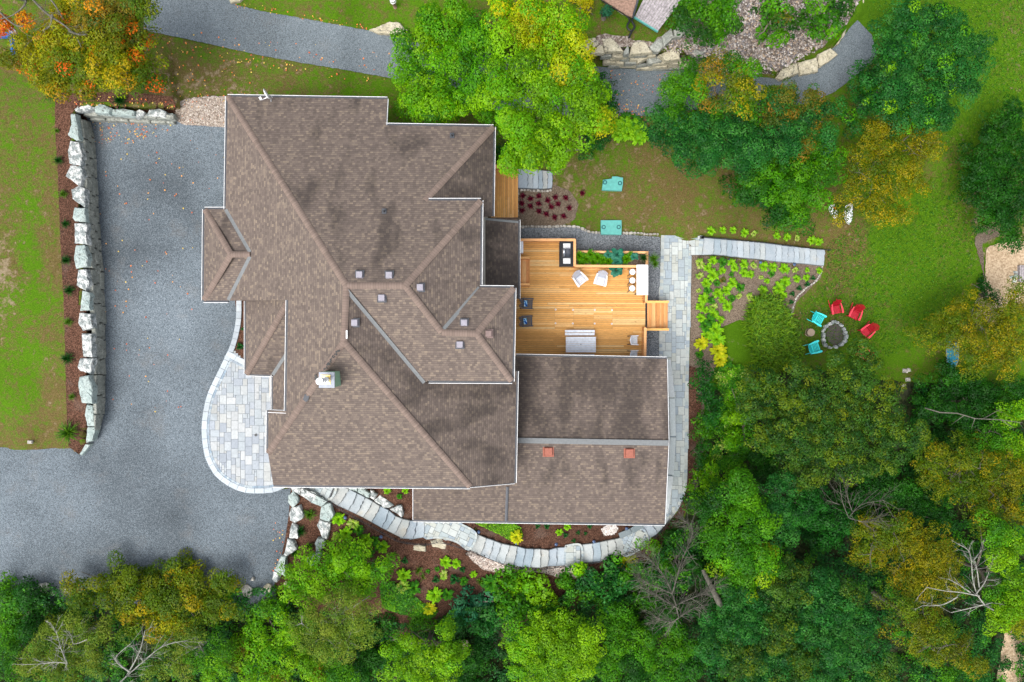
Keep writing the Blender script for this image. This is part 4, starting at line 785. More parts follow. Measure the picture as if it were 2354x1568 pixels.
# chimney: patinated chase, metal top, brass collar and white flue
ch = link('chimney', bpy.data.meshes.new('x'), [], house); bpy.data.objects.remove(ch)
zb = 5.4; zt = 8.2
m = MB(); a, b = P(*CHc(515, 430), zt), P(*CHc(1005, 960), zt); cx, cy = (a[0] + b[0]) / 2, (a[1] + b[1]) / 2; wx, wy = abs(b[0] - a[0]), abs(b[1] - a[1])
m.box(cx, cy, (zb + zt) / 2 - .1, wx, wy, zt - zb); chim = m.obj('chimney', M['patina'], house)
a, b = P(*CHc(490, 430), zt), P(*CHc(1035, 975), zt); cx, cy = (a[0] + b[0]) / 2, (a[1] + b[1]) / 2
m = MB(); m.box(cx, cy, zt, abs(b[0] - a[0]), abs(b[1] - a[1]), .08); m.obj('chimney_cap', M['chimney_metal'], chim)
a = P(*CHc(730, 690), zt); m = MB(); m.box(a[0], a[1], zt + .06, .5, .5, .06); m.obj('flue_collar', M['brass'], chim)
m = MB(); c0 = P(*CHc(735, 700), zt + .1); m.cyl(c0[0], c0[1], zt, zt + .25, .17, n=20); m.cyl(c0[0], c0[1], zt + .2, zt + 1.3, .13, n=20)
m.cyl(c0[0], c0[1], zt + .85, zt + .92, .17, n=20); c1 = c0; m.cyl(c1[0], c1[1], zt + 1.3, zt + 1.36, .185, n=20); m.obj('flue', M['white_metal'], chim)
# downspout elbow at the deck corner
m = MB(); m.bar(P(1179, 690, 1.0), P(1190, 679, 1.1), .09, .07); m.obj('downspout', M['white_metal'], r3)
# satellite dish on the north eave
sd = mk(980 / 1.7407, 340 / 1.7407, 1 / (15.68 * 1.7407)); zd = zN(612, 228) + .4
dish = thing('satellite_dish', 'small satellite dish clamped to the top-left roof edge', 'satellite dish', P(*sd(1640, 1080), zd - .4))
b0 = Vector(dish.location)
def rel(x, y, z): return tuple(Vector(P(*sd(x, y), z)) - b0)
m = MB(); e0, e1 = Vector(rel(1185, 265, zd + .5)), Vector(rel(1505, 880, zd + .45)); mid = (e0 + e1) / 2; u = (e1 - e0) / 2; nn = Vector((u.y, -u.x, 0)).normalized()
rg = []
for rr_, dep in ((1, 0), (.7, .05), (.35, .08), (0.01, .09)):
    rg.append([tuple(mid + u * rr_ * math.cos(k * math.pi / 9) + Vector((0, 0, u.length * 1.05 * rr_ * math.sin(k * math.pi / 9))) + nn * dep) for k in range(18)])
m.add([v for r_ in rg for v in r_], [(k + i * 18, (k + 1) % 18 + i * 18, (k + 1) % 18 + (i + 1) * 18, k + (i + 1) * 18) for i in range(3) for k in range(18)], smooth=True); o = m.obj('reflector', M['white_metal'], dish); o.modifiers.new('t', 'SOLIDIFY').thickness = .03
m = MB(); m.tube([rel(1400, 780, zd + .2), rel(1060, 940, zd + .25)], .025, 8); m.obj('feed_arm', M['white_metal'], dish)
m = MB(); f_ = rel(980, 860, zd + .28); m.box(f_[0], f_[1], f_[2], .13, .17, .14, .5); m.obj('receiver', M['white_metal'], dish)
m = MB(); m.tube([rel(1440, 640, zd + .2), rel(1580, 760, zd + .1), rel(1640, 1050, zd - .35)], .022, 8); m.tube([rel(1500, 620, zd + .2), rel(1720, 780, zd)], .012, 6); m.tube([rel(1700, 780, zd), rel(1665, 960, zd - .3)], .01, 6); q_ = rel(1630, 1090, zd - .36); m.box(q_[0], q_[1], q_[2], .16, .07, .03); m.obj('mast', M['steel'], dish)
# ------------------------------------------------------------------ the deck
ZD = -3.0
CED = [(.68, .35, .1), (.72, .385, .12), (.65, .325, .085), (.74, .43, .16), (.69, .36, .105), (.63, .32, .09), (.76, .49, .21)]
deck = thing('wooden_deck', 'golden cedar deck with orange railings behind the house', 'deck', P(1330, 690, ZD)); db = Vector(deck.location)
rr = random.Random(21); m = MB()
ytop, ybot = P(0, 551, ZD)[1], P(0, 832, ZD)[1]; ynot = P(0, 613, ZD)[1]; xl, xr1, xr2 = P(1183, 0, ZD)[0], P(1322, 0, ZD)[0], P(1483, 0, ZD)[0]
y = ytop; joints = [P(x, 0, ZD)[0] for x in (1275, 1318, 1364.5, 1407.5)]; jy0, jy1 = P(0, 704, ZD)[1], P(0, 752, ZD)[1]
while y > ybot:
    xr = xr1 if y > ynot else xr2; x = xl
    while x < xr - .05:
        L_ = rr.choice([rr.uniform(2.2, 4.5), rr.uniform(3.5, 6)])
        if jy1 < y < jy0: nx_ = [j for j in joints if j > x + .05]; L_ = (nx_[0] - x) if nx_ else xr - x
        x2 = min(x + L_, xr)
        if xr - x2 < .4: x2 = xr
        c = rr.choice(CED); v = rr.uniform(.9, 1.08); m.box((x + x2) / 2 - db.x, y - .067 - db.y, -.019 + rr.uniform(-.002, .002), x2 - x - .012, .121, .038, col=tuple(q * v for q in c)); x = x2
    y -= .14
for x0, w_ in ((1179.5, .18), (1484.5, .0)):
    if w_: a = P(x0, 0, ZD)[0]; m.box(a + .1 - db.x, (P(0, 676, ZD)[1] + ybot) / 2 - db.y, .006, .16, abs(P(0, 676, ZD)[1] - ybot), .03, col=(.72, .42, .13))
m.obj('boards', M['deck_boards'], deck)
m = MB(); m.box((xl + xr1) / 2 - db.x, (ytop + ybot) / 2 - db.y, -.4, xr1 - xl, ytop - ybot, .55); m.box((xr1 + xr2) / 2 - db.x, (ynot + ybot) / 2 - db.y, -.405, xr2 - xr1, ynot - ybot, .55); m.obj('frame', M['brown_wood'], deck)
RK = 0
def railing(par, a, b, z, hgt=1.0, inside=(0, -1), nm='railing', w=.17, n=None, bal=True, base=None):
    """flat top plank between plan points a and b (given at plank height), black balusters under its inner edge"""
    global RK; RK += 1; hgt += .006 * (RK % 5)
    A_, B_ = Vector(P(*a, z + hgt)) - base, Vector(P(*b, z + hgt)) - base; m = MB(); m.bar(A_, B_, w, .04, col=(.78, .4, .17)); m.bar(A_ - Vector((0, 0, .1)), B_ - Vector((0, 0, .1)), .04, .1, col=(.6, .27, .1))
    lo = Vector((0, 0, hgt - .1)); m.bar(A_ - lo, B_ - lo, .04, .09, col=(.6, .27, .1)); rl = m.obj(nm, M['deck_boards'], par); d = B_ - A_; n_ = n or int(d.length / .115)
    if bal:
        m = MB(); i_ = Vector((inside[0], inside[1], 0)) * .05
        for k in range(n_ + 1): q = A_ + d * k / n_ + i_; m.box(q.x, q.y, q.z - hgt / 2 - .06, .03, .03, hgt - .16)
        m.obj('balusters', M['cedar'], rl)
    m = MB()
    for q in (A_, B_): m.box(q.x, q.y, q.z - hgt / 2 - .05, .09, .09, hgt)
    m.obj('posts', M['cedar'], rl)
rl = lambda *a, **k: railing(deck, *a, base=db, **k)
rl(DK(100, 118), DK(985, 118), ZD, inside=(0, -1)); rl(DK(975, 112), DK(975, 528), ZD, inside=(-1, 0)); rl(DK(985, 528), DK(2115, 535), ZD, inside=(0, -1)); rl(DK(2103, 545), DK(2095, 1090), ZD, inside=(-1, 0)); rl(DK(2083, 1495), (1482, 828), ZD, inside=(-1, 0))
def tread(par, x0, x1, y0, y1, z, n, dirx, base, drop):
    """steps made of pairs of boards between plan x0..x1; dirx +1 goes down to the right"""
    for k in range(n):
        xa = x0 + (x1 - x0) * k / n; xb = x0 + (x1 - x0) * (k + 1) / n; zz = z - drop * (k + 1 if dirx > 0 else n - k); A_, B_ = Vector(P(xa, y0, zz)) - base, Vector(P(xb, y1, zz)) - base
        m = MB(); wd = (B_.x - A_.x)
        for j in range(2):
            c = rr.choice([(.62, .28, .1), (.58, .25, .08), (.72, .4, .16)]); m.box(A_.x + wd * (j + .5) / 2, (A_.y + B_.y) / 2, zz - base.z - .02, wd / 2 - .012 + (.03 if j else 0), abs(B_.y - A_.y), .04, col=c)
        m.box(A_.x + wd * (.98 if dirx > 0 else .02), (A_.y + B_.y) / 2, zz - base.z - drop / 2 - .03, .03, abs(B_.y - A_.y) - .04, drop - .03, col=(.5, .22, .08)); m.obj('step', M['tread_boards'], par)
y0, y1 = 695, 755; tread(deck, 1487, 1534, y0, y1, ZD, 5, 1, db, .165)
for yy in (694, 757.5):
    m = MB(); a = Vector(P(1484, yy, ZD + .12)) - db; b = Vector(P(1537, yy, ZD + .0)) - db; m.bar(a, b, .16, .04, col=(.82, .46, .14)); m.bar(a - Vector((0, 0, .3)), b - Vector((0, 0, .5)), .05, .5, col=(.66, .32, .1)); m.obj('stringer', M['deck_boards'], deck)
mh = thing('wooden_steps', 'orange cedar steps against the house wall at the left edge of the deck', 'wooden steps', P(*DK(185, 610), ZD)); b0 = Vector(mh.location)
tread(mh, DK(95, 0)[0], DK(268, 0)[0], DK(0, 415)[1], DK(0, 800)[1], ZD + .55, 3, 1, b0, .16)
for yy in (398, 815): m = MB(); m.bar(Vector(P(*DK(85, yy), ZD + .6)) - b0, Vector(P(*DK(268, yy), ZD + .45)) - b0, .14, .04, col=(.8, .42, .15)); m.bar(Vector(P(*DK(85, yy + 25), ZD + .3)) - b0, Vector(P(*DK(268, yy + 25), ZD + .2)) - b0, .03, .4, col=(.6, .26, .1)); m.obj('stringer', M['deck_boards'], mh)
# planter box with vegetables
pb = thing('planter_box', 'long cedar planter box filled with leafy vegetables beside the deck', 'planter', P(1405, 595, ZD)); b0 = Vector(pb.location); zp = ZD + .35
for p, q in (((1010, 305), (2110, 318)), ((2100, 318), (2100, 525))): m = MB(); m.bar(Vector(P(*DK(*p), zp)) - b0, Vector(P(*DK(*q), zp)) - b0, .14, .04, col=(.78, .44, .2)); m.bar(Vector(P(*DK(*p), zp - .55)) - b0, Vector(P(*DK(*q), zp - .55)) - b0, .04, 1.1, col=(.6, .3, .12)); m.obj('side_board', M['deck_boards'], pb)
m = MB(); a, b = P(*DK(985, 305), zp - .12), P(*DK(2100, 525), zp - .12); m.box((a[0] + b[0]) / 2 - b0.x, (a[1] + b[1]) / 2 - b0.y, zp - .3 - b0.z, b[0] - a[0], a[1] - b[1], .3); m.obj('soil', M['soil'], pb)
# small side deck
ZS_ = -1.6; sdk = thing('wooden_side_deck', 'small cedar side deck with vertical boards by the stone steps', 'deck', P(1160, 440, ZS_)); b0 = Vector(sdk.location); m = MB(); xa, xb, ya, yb = P(1128, 0, ZS_)[0], P(1187.5, 0, ZS_)[0], P(0, 386, ZS_)[1], P(0, 500, ZS_)[1]; x = xa; rr = random.Random(4)
while x < xb - .02:
    yy = ya
    while yy > yb:
        L_ = rr.uniform(1.5, 3.4); y2 = max(yy - L_, yb); c = rr.choice([(.62, .3, .09), (.68, .34, .1), (.74, .39, .12), (.58, .27, .08), (.78, .44, .17)]); m.box(x + .067 - b0.x, (yy + y2) / 2 - b0.y, -.02, .128, yy - y2 - .006, .038, col=c); yy = y2
    x += .14
m.obj('boards', M['tread_boards'], sdk); m = MB(); m.box((xa + xb) / 2 - b0.x, (ya + yb) / 2 - b0.y, -.4, xb - xa, ya - yb, .7); m.obj('frame', M['brown_wood'], sdk)
railing(sdk, SB(60, 105), SB(395, 105), ZS_, inside=(0, -1), base=b0, w=.24)
# deck anchor plates
for k, (x, y) in enumerate(((677, 1210), (948, 1215), (1290, 1216), (1560, 1218), (675, 1425), (945, 1428), (1288, 1430), (1556, 1434))):
    b = P(*DK(x, y), ZD + .002); m = MB(); m.box(0, 0, .006, .1, .1, .012, mi=0); m.cyl(0, 0, .012, .02, .025, n=10, mi=1); o = m.obj('deck_anchor', [M['white_plastic'], M['dark_metal']]); o.location = b
    tag(o, f'small white anchor plate, {("leftmost", "second from left", "third from left", "rightmost")[k % 4]} of the {"upper" if k < 4 else "lower"} row in the deck boards', 'anchor plate', 'anchor plates in the deck')
# ------------------------------------------------------------------ deck furniture
def at(nm, label, cat, f, x, y, z, rz=0.0, group=None): return thing(nm, label, cat, P(*f(x, y), z), R(rz), group)
isl = at('grill_island', 'black stone counter island around the grill in the deck corner', 'counter', DK, 835, 358, ZD); k_ = (H - ZD - .9) / F * .14655
m = MB(); m.box(0, 0, .44, 230 * k_ * .94, 405 * k_ * .95, .84); m.obj('cabinet', M['charcoal_plastic'], isl); m = MB(); m.box(0, 0, .88, 230 * k_, 405 * k_, .05); m.obj('countertop', M['black_granite'], isl)
gl = thing('gas_grill', 'silver and black gas grill built into the black counter', 'grill', P(*DK(840, 333), ZD + .905)); m = MB(); m.box(0, 0, .08, 150 * k_, 150 * k_, .16); m.obj('body', M['dark_metal'], gl)
m = MB(); m.tube([(0.09, -.3, .17), (0.09, .3, .17)], .22, 20); m.obj('lid', M['charcoal_plastic'], gl); m = MB(); m.tube([(-.16, -.24, .17), (-.16, .24, .17)], .11, 14); m.obj('lid_front', M['steel'], gl)
m = MB(); m.tube([(-.3, -.22, .1), (-.3, .22, .1)], .015, 8); m.tube([(-.3, -.22, .1), (-.2, -.22, .12)], .012, 6); m.tube([(-.3, .22, .1), (-.2, .22, .12)], .012, 6); m.obj('handle', M['steel'], gl)
for yy, lb in ((217, 'upper'), (450, 'lower')):
    m = MB(); m.box(0, 0, .012, 112 * k_, 82 * k_, .024); m.box(0, 0, .026, 112 * k_ * .9, 82 * k_ * .86, .006); o = m.obj('grill_side_cover', M['white_metal']); o.location = P(*DK(850, yy), ZD + .907); tag(o, f'white square cover {"above" if lb == "upper" else "below"} the grill on the black counter', 'cover')
cb = at('cabinet', 'white cabinet against the house wall above the cedar steps', 'cabinet', DK, 128, 243, ZD); kk = (H - ZD - .9) / F * .14655; m = MB(); m.box(0, 0, .45, 72 * kk, 205 * kk, .88); m.obj('body', M['white_plastic'], cb); m = MB(); m.box(0, 0, .905, 76 * kk, 212 * kk, .03); m.obj('top', M['white_plastic'], cb)
# adirondack chairs: local +y is the way the back points
def slats(m, x0, x1, y0, y1, z0, z1, n, along='x', gap=.25, th=.02, fan=0.0):
    for k in range(n):
        if along == 'x':                 # slats run along x, stacked in y
            ya = y0 + (y1 - y0) * (k + gap / 2) / n; yb = y0 + (y1 - y0) * (k + 1 - gap / 2) / n; za = z0 + (z1 - z0) * (k + .5) / n; m.box((x0 + x1) / 2, (ya + yb) / 2, za, x1 - x0, yb - ya, th)
        else:                            # slats run along the back, fanned out
            f = (k + .5) / n - .5; w_ = (x1 - x0) / n * (1 - gap); zt_ = 1.0 - 1.1 * f * f; a = ((x0 + x1) / 2 + f * (x1 - x0), y0, z0); b = ((x0 + x1) / 2 + f * (x1 - x0) * (1 + fan), y0 + (y1 - y0) * zt_, z0 + (z1 - z0) * zt_); m.bar(a, b, w_ * (1 + fan / 2), th)
def adirondack(nm, label, cat_, loc, rz, mats, group, style='lawn', s=1.0):
    t0 = thing(nm, label, cat_, loc, R(rz), group); seat, arm, back = mats; t0.scale = (s, s, s)
    m = MB(); slats(m, -.27, .27, -.42, .1, .38, .24, 6 if style == 'lawn' else 5); m.bar((-.27, -.42, .33), (.27, -.42, .33), .03, .12); m.obj('seat', seat, t0)
    m = MB(); slats(m, -.27, .27, .08, .55 if style == 'lawn' else .5, .26, .98, 7, 'y', .16, .02, .25); m.obj('backrest', back, t0)
    m = MB(); m.bar((-.3, .1, .45), (.3, .1, .45), .05, .04); m.obj('back_rail', back, t0)
    for sx in (-1, 1):
        m = MB(); pl = [(sx * .28, .3), (sx * .36, .26), (sx * .42, -.1), (sx * .44, -.38), (sx * .42, -.46), (sx * .34, -.47), (sx * .3, -.42), (sx * .31, -.1)]; m.prism(pl, .56, .585); m.obj('armrest', arm, t0)
        m = MB(); m.bar((sx * .34, -.4, 0), (sx * .34, -.4, .56), .03, .1); m.obj('leg', seat, t0)
        m = MB(); m.bar((sx * .31, -.42, .34), (sx * .31, .62 if style == 'lawn' else .35, .03), .04, .11); m.obj('leg', seat, t0)
    return t0
gp = 'garden chairs around the fire pit'; rd = (M['red_plastic'], M['lit_red_plastic'], M['dark_red_plastic']); tq = (M['turquoise_plastic'], M['aqua_plastic'], M['turquoise_plastic'])  # red armrests: light on their tops painted in as a paler plastic
def fpc(x, y): p = FP(x, y); return P(p[0], p[1], float(g(*p)) + .02)
adirondack('lawn_chair', 'red slatted chair nearest the stone steps, topmost of the fire pit chairs', 'chair', fpc(1115, 430), 10, rd, gp, s=1.0)
adirondack('lawn_chair', 'red slatted chair between the topmost and the lowest red chairs', 'chair', fpc(1520, 530), -24, rd, gp, s=1.05)
adirondack('lawn_chair', 'red slatted chair turned sideways, right of the fire pit', 'chair', fpc(1780, 900), -50, rd, gp, s=1.05)
adirondack('lawn_chair', 'turquoise chair above the log round, left of the fire pit', 'chair', fpc(720, 655), 61, tq, gp, s=1.05)
adirondack('lawn_chair', 'turquoise chair below the log round, partly under the oak leaves', 'chair', fpc(640, 1265), 108, tq, gp, s=1.05)
adirondack('lawn_chair', 'red chair almost hidden under the oak leaves below the fire pit', 'chair', fpc(1690, 1380), -120, rd, gp, s=1.0)
wh = (M['pale_plastic'], M['white_plastic'], M['grey_plastic']); gp = 'pale garden chairs under the planter'
adirondack('swivel_chair', 'white and grey slatted armchair angled left, nearer the grill', 'armchair', P(*DK(1035, 730), ZD), 38, wh, gp, 'swivel', 1.02)
adirondack('swivel_chair', 'white and grey slatted armchair nearer the hanging kale and stools', 'armchair', P(*DK(1375, 735), ZD), -14, wh, gp, 'swivel', 1.02)
# log round, stool seat by the fire
m = MB(); m.cyl(0, 0, 0, .4, .3, .28, 14); o = m.obj('log_stool', M['log_end']); o.location = fpc(600, 945); tag(o, 'cut log standing between the two turquoise chairs', 'log stool')
# bar table and stools
bt = at('bar_table', 'long white bar table against the right deck railing', 'bar table', DK, 1988, 768, ZD); kz = (H + 1.9) / F * .14655
m = MB(); n_ = 6
for k in range(n_): m.box(-183 * kz / 2 + 183 * kz * (k + .5) / n_, 0, 1.09, 183 * kz / n_ - .008, 475 * kz, .04)
m.obj('tabletop', M['white_metal'], bt)
for sx in (-1, 1):
    for sy in (-1, 1): m = MB(); m.box(sx * .3, sy * .9, .53, .07, .07, 1.06); m.obj('leg', M['charcoal_plastic'], bt)
for k, (x, y) in enumerate(((1852, 638), (1851, 770), (1847, 892))):
    st_ = at('bar_stool', f'round white bar stool, {("topmost", "middle", "lowest")[k]} of three at the bar table', 'bar stool', DK, x, y, ZD, 0, 'bar stools at the bar table')
    m = MB()
    for j in range(5):
        xa = -.2 + .4 * j / 5 + .006; xb = -.2 + .4 * (j + 1) / 5 - .004; pl = [(xx, math.sqrt(max(.0004, .2**2 - xx * xx))) for xx in (xa, (xa + xb) / 2, xb)]; m.prism(pl + [(x_, -y_) for x_, y_ in pl[::-1]], .72, .75)
    m.obj('seat', M['white_plastic'], st_)
    for sx in (-1, 1):
        for sy in (-1, 1): m = MB(); m.bar((sx * .14, sy * .14, .72), (sx * .22, sy * .22, 0), .035, .035); m.obj('leg', M['charcoal_plastic'], st_)
    m = MB(); m.box(-.2, 0, .66, .04, .34, .1); m.obj('frame', M['charcoal_plastic'], st_)
# dining table and benches
kz = (H + 2.25) / F * .14655; dt = thing('dining_table', 'pale grey slatted table with a dark umbrella hole in the middle', 'table', P(*DK(1053, 1706 + 778 - 1706 + 980), ZD))
dt.location = P(1177.7 + 1054 * .14655, 677.9 + 779 * .14655, ZD)
m = MB()
for k in range(7): m.box(0, (-245 / 2 + 245 * (k + .5) / 7) * kz, .74, 470 * kz, 245 * kz / 7 - .008, .035)
m.obj('tabletop', M['pale_plastic'], dt); m = MB(); m.cyl(0, 0, .755, .765, .03, n=12); m.obj('umbrella_hole', M['dark_metal'], dt)
for sx in (-1, 1):
    for sy in (-1, 1): m = MB(); m.bar((sx * .85, sy * .42, .72), (sx * .85, sy * .5, 0), .07, .07); m.obj('leg', M['charcoal_plastic'], dt)
for lb, cy in (('above', 594), ('below', 968)):
    bn = thing('bench', f'long pale grey slatted bench just {lb} the dining table' + (', half under the sunroom eave' if lb == 'below' else ''), 'bench', P(1177.7 + (1045 if lb == 'above' else 1041) * .14655, 677.9 + cy * .14655, ZD), 0, 'benches at the dining table'); kb = (H + 2.55) / F * .14655
    m = MB(); m.box(0, .1, .44, 465 * kb, 38 * kb, .035); m.box(0, -.1, .44, 465 * kb, 38 * kb, .035); m.obj('seat', M['pale_plastic'], bn)
    for sx in (-1, 1): m = MB(); m.box(sx * .8, 0, .4, .06, .3, .04); m.box(sx * .8, -.12, .2, .06, .05, .4); m.box(sx * .8, .12, .2, .06, .05, .4); m.obj('leg', M['charcoal_plastic'], bn)
# slatted dining chairs by the right railing
for lb, y in (('upper', 712), ('lower', 942)):
    t0 = thing('dining_chair', f'white chair with grey slatted seat, {lb} of the two by the right railing', 'chair', P(1177.7 + 1880 * .14655, 677.9 + y * .14655, ZD), 0, 'white slatted chairs by the railing')
    m = MB()
    for k in range(7): m.box(-.16 + k * .065, 0, .44, .042, .5, .025)
    m.obj('seat', M['white_plastic'], t0); m = MB(); m.box(.03, 0, .41, .44, .52, .02); m.obj('seat_frame', M['charcoal_plastic'], t0)
    m = MB()
    for k in range(7): f = k / 6 - .5; m.bar((-.19, f * .44, .44), (-.3 + abs(f) * .12, f * .46, .86), .045, .015)
    m.bar((-.22, -.26, .86), (-.31, 0, .88), .05, .04); m.bar((-.31, 0, .88), (-.22, .26, .86), .05, .04); m.obj('backrest', M['pale_plastic'], t0)
    for sy in (-1, 1):
        m = MB(); m.bar((-.26, sy * .29, .66), (.3, sy * .3, .66), .055, .03); m.bar((.28, sy * .3, .66), (.28, sy * .3, 0), .05, .05); m.obj('armrest', M['white_plastic'], t0)
        m = MB(); m.bar((-.24, sy * .28, .8), (-.34, sy * .28, 0), .045, .045); m.obj('leg', M['charcoal_plastic'], t0)
# dark lounge chairs with printed cushions
for lb, x, y, rz in (('upper', 215, 1122, -3), ('lower', 208, 1397, 3)):
    t0 = thing('lounge_chair', f'dark grey slatted armchair with blue printed cushion, {lb} of the two by the house wall', 'armchair', P(*DK(x, y), ZD), R(rz), 'dark armchairs by the house wall')
    m = MB(); slats(m, -.16, .42, -.29, .29, .4, .4, 1)
    m = MB()
    for k in range(8): m.box(-.12 + k * .068, 0, .38, .052, .58, .02)
    m.box(.4, 0, .36, .05, .6, .08); m.obj('seat', M['charcoal_plastic'], t0)
    m = MB()
    for k in range(9): f = (k + .5) / 9 - .5; m.bar((-.16, f * .58, .38), (-.44 + .05 * math.cos(f * 9), f * .62, .95), .058, .015)
    m.obj('backrest', M['wicker'], t0)
    for sy in (-1, 1):
        m = MB(); m.bar((-.3, sy * .34, .62), (.44, sy * .34, .62), .08, .03); m.obj('armrest', M['charcoal_plastic'], t0)
        m = MB(); m.bar((.42, sy * .34, .62), (.5, sy * .34, 0), .04, .04); m.obj('leg', M['charcoal_plastic'], t0)
        m = MB(); m.bar((-.2, sy * .32, .5), (-.4, sy * .32, 0), .04, .04); m.obj('leg', M['charcoal_plastic'], t0)
    m = MB(); m.box(0, 0, 0, .44, .24, .1, taper=.8); m.box(0, 0, -.08, .36, .18, .06); o = m.obj('cushion', M['cushion_print']); o.location = Vector(P(*DK(x - 8, y - 4), ZD)) + Vector((-.02, 0, .52)); o.rotation_euler = (0, R(12), R(90 + rz + 4)); tag(o, f'blue and white printed cushion on the {lb} dark armchair', 'cushion', 'printed cushions')
# ------------------------------------------------------------------ lids, lights, railings, bits on the lawn
def lid(label, pl, hs, z, rot):
    c = SB(*[sum(p[k] for p in pl) / len(pl) for k in (0, 1)]); b = P(*c, z); t0 = thing('tank_lid', label, 'tank lid', b)
    w_ = [(P(*SB(*p), z)[0] - b[0], P(*SB(*p), z)[1] - b[1]) for p in pl]; m = MB(); m.prism(w_, -.2, .1); m.obj('cover', M['teal_lid'], t0)
    for k in (.3, .62):
        m = MB(); xa, xb = min(p[0] for p in w_) + .2, max(p[0] for p in w_) - .2; yy = min(p[1] for p in w_) + (max(p[1] for p in w_) - min(p[1] for p in w_)) * (k - .12); m.box((xa + xb) / 2, yy, .11, xb - xa, .16, .03); m.obj('rib', M['teal_lid'], t0)
    for h in hs: q = P(*SB(*h), z); m = MB(); m.cyl(q[0] - b[0], q[1] - b[1], .1, .13, .15, n=16, mi=0); m.cyl(q[0] - b[0], q[1] - b[1], .13, .14, .08, n=16, mi=1); m.obj('port', [M['teal_dark'], M['teal_lid']], t0)
lid('teal tank lid with a broken upper-left corner in the lawn', [(1770,320),(1910,300),(1915,265),(2000,268),(2040,280),(2085,285),(2080,390),(2065,492),(1755,478),(1765,380)], ((1800,360),(2035,372)), float(g(1408,423)) + .1, 0)
lid('whole teal tank lid at the edge of the dark gravel', [(1735,952),(2060,952),(2062,1060),(2058,1178),(1740,1172),(1738,1060)], ((1780,1060),(2015,1060)), float(g(1404,510)) + .1, 0)
def pathlight(p, lb, ordn):
    b = P(*p, float(g(*p))); t0 = thing('path_light', lb, 'path light', b, 0, 'round path lights along the stairs'); m = MB(); m.cyl(0, 0, -.1, .22, .03, n=8); m.obj('stem', M['dark_metal'], t0)
    m = MB(); 
    for za, zb_, ra, rb in ((.2, .24, .11, .115), (.24, .28, .115, .08), (.28, .3, .08, .02)): m.cyl(0, 0, za, zb_, ra, rb, 14)
    m.obj('shade', M['globe_glass'], t0)
pls = [BL(1210, 535), BL(1725, 812), T(1, 2)(1535, 525), T(2, 2)(30, 602), T(2, 2)(303, 610), T(2, 2)(562, 592), T(2, 2)(787, 502), T(2, 1)(1495, 230), T(2, 1)(1705, 243), T(3, 1)(173, 258)]
pls.sort(key=lambda p: math.dist(p, (1590, 590)))
for i, p in enumerate(pls): pathlight(p, f'small round blue-black path light, {ORD[i]} the bend of the paver path', i)
def handrail(nm, label, line, h=.9, posts=5, zf=g, r=.022):
    pts = smoothline(line, 5); w_ = [P(x, y, float(zf(x, y)) + h) for x, y in pts]; b = Vector(w_[0]); t0 = thing(nm, label, 'handrail', (b.x, b.y, b.z - h)); b = Vector(t0.location)
    m = MB(); m.tube([Vector(p) - b for p in w_], r, 6); m.obj('rail', M['dark_metal'], t0)
    m = MB(); m.tube([Vector(p) - b - Vector((0, 0, h * .5)) for p in w_], r * .6, 6); m.obj('lower_rail', M['dark_metal'], t0)
    for k in range(posts): i = round(k * (len(pts) - 1) / (posts - 1)); q = Vector(w_[i]) - b; m = MB(); m.bar(q, q - Vector((0, 0, h + .15)), .04, .04); m.obj('post', M['dark_metal'], t0)
handrail('handrail', 'black metal handrail sweeping along the long curved stone stairs', mp(BL, [(525,95),(750,205),(970,330),(1200,475),(1500,640),(1800,810),(2000,905),(2354,945)]) + mp(T(1, 2), [(1270,607),(1460,660),(1640,730),(1766,775)]) + mp(T(2, 2), [(170,792),(360,770),(600,742),(760,702),(930,615),(1020,540),(1090,450)]), .5, 14, gB)
handrail('handrail', 'black metal handrail along the upper side of the straight white stairs', mp(T(2, 1), [(1325,68),(1580,90),(1766,108)]) + mp(T(3, 1), [(110,122),(200,135),(300,145),(435,155)]), .5, 5, gB)
# lamp post on the top lawn
b = G(908, 17); t0 = thing('bollard_light', 'short white and dark post standing on the top lawn left of the maples', 'bollard light', b); m = MB(); m.cyl(0, 0, -.1, .8, .12, n=12); m.obj('post', M['brown_wood'], t0); m = MB(); m.cyl(0, 0, .8, 1.05, .2, .18, 14); m.obj('head', M['white_metal'], t0)
m = MB(); m.box(0, 0, .05, .3, .2, .1); m.box(.02, .02, .12, .2, .12, .06); o = m.obj('white_rock', M['field_stone']); o.location = G(71, 1016); tag(o, 'small white stone at the bottom edge of the left lawn', 'stone')
m = MB(); m.cyl(0, 0, 0, .03, .09, n=12); o = m.obj('patio_drain', M['dark_metal']); o.location = P(588, 1000, .05); tag(o, 'small dark drain cap in the white paved landing', 'drain cap')
# swing frame
sw = thing('swing_frame', 'blue metal swing frame at the left edge beside the autumn maple', 'swing frame', G(15, 90)); b = Vector(sw.location); k0 = mk(0, 46, .0586)
m = MB(); m.bar(Vector(P(*k0(45, 0), 3.3)) - b, Vector(P(*k0(640, 560), 3.3)) - b, .3, .06); m.obj('top_beam', M['brown_wood'], sw)
for o_ in (-1, 1): m = MB(); m.bar(Vector(P(*k0(45 + 30 * o_, 0 - 45 * o_), 3.34)) - b, Vector(P(*k0(620 + 30 * o_, 540 - 50 * o_), 3.34)) - b, .06, .1); m.obj('side_rail', M['vent_metal'], sw)
for p, q in (((455, 480), (505, 1310)), ((440, 600), (-120, 640))): m = MB(); m.bar(Vector(P(*k0(*p), 3.2)) - b, Vector(P(*k0(*q), 1.6)) - b, .3, .16); m.obj('leg', M['blue_metal'], sw)
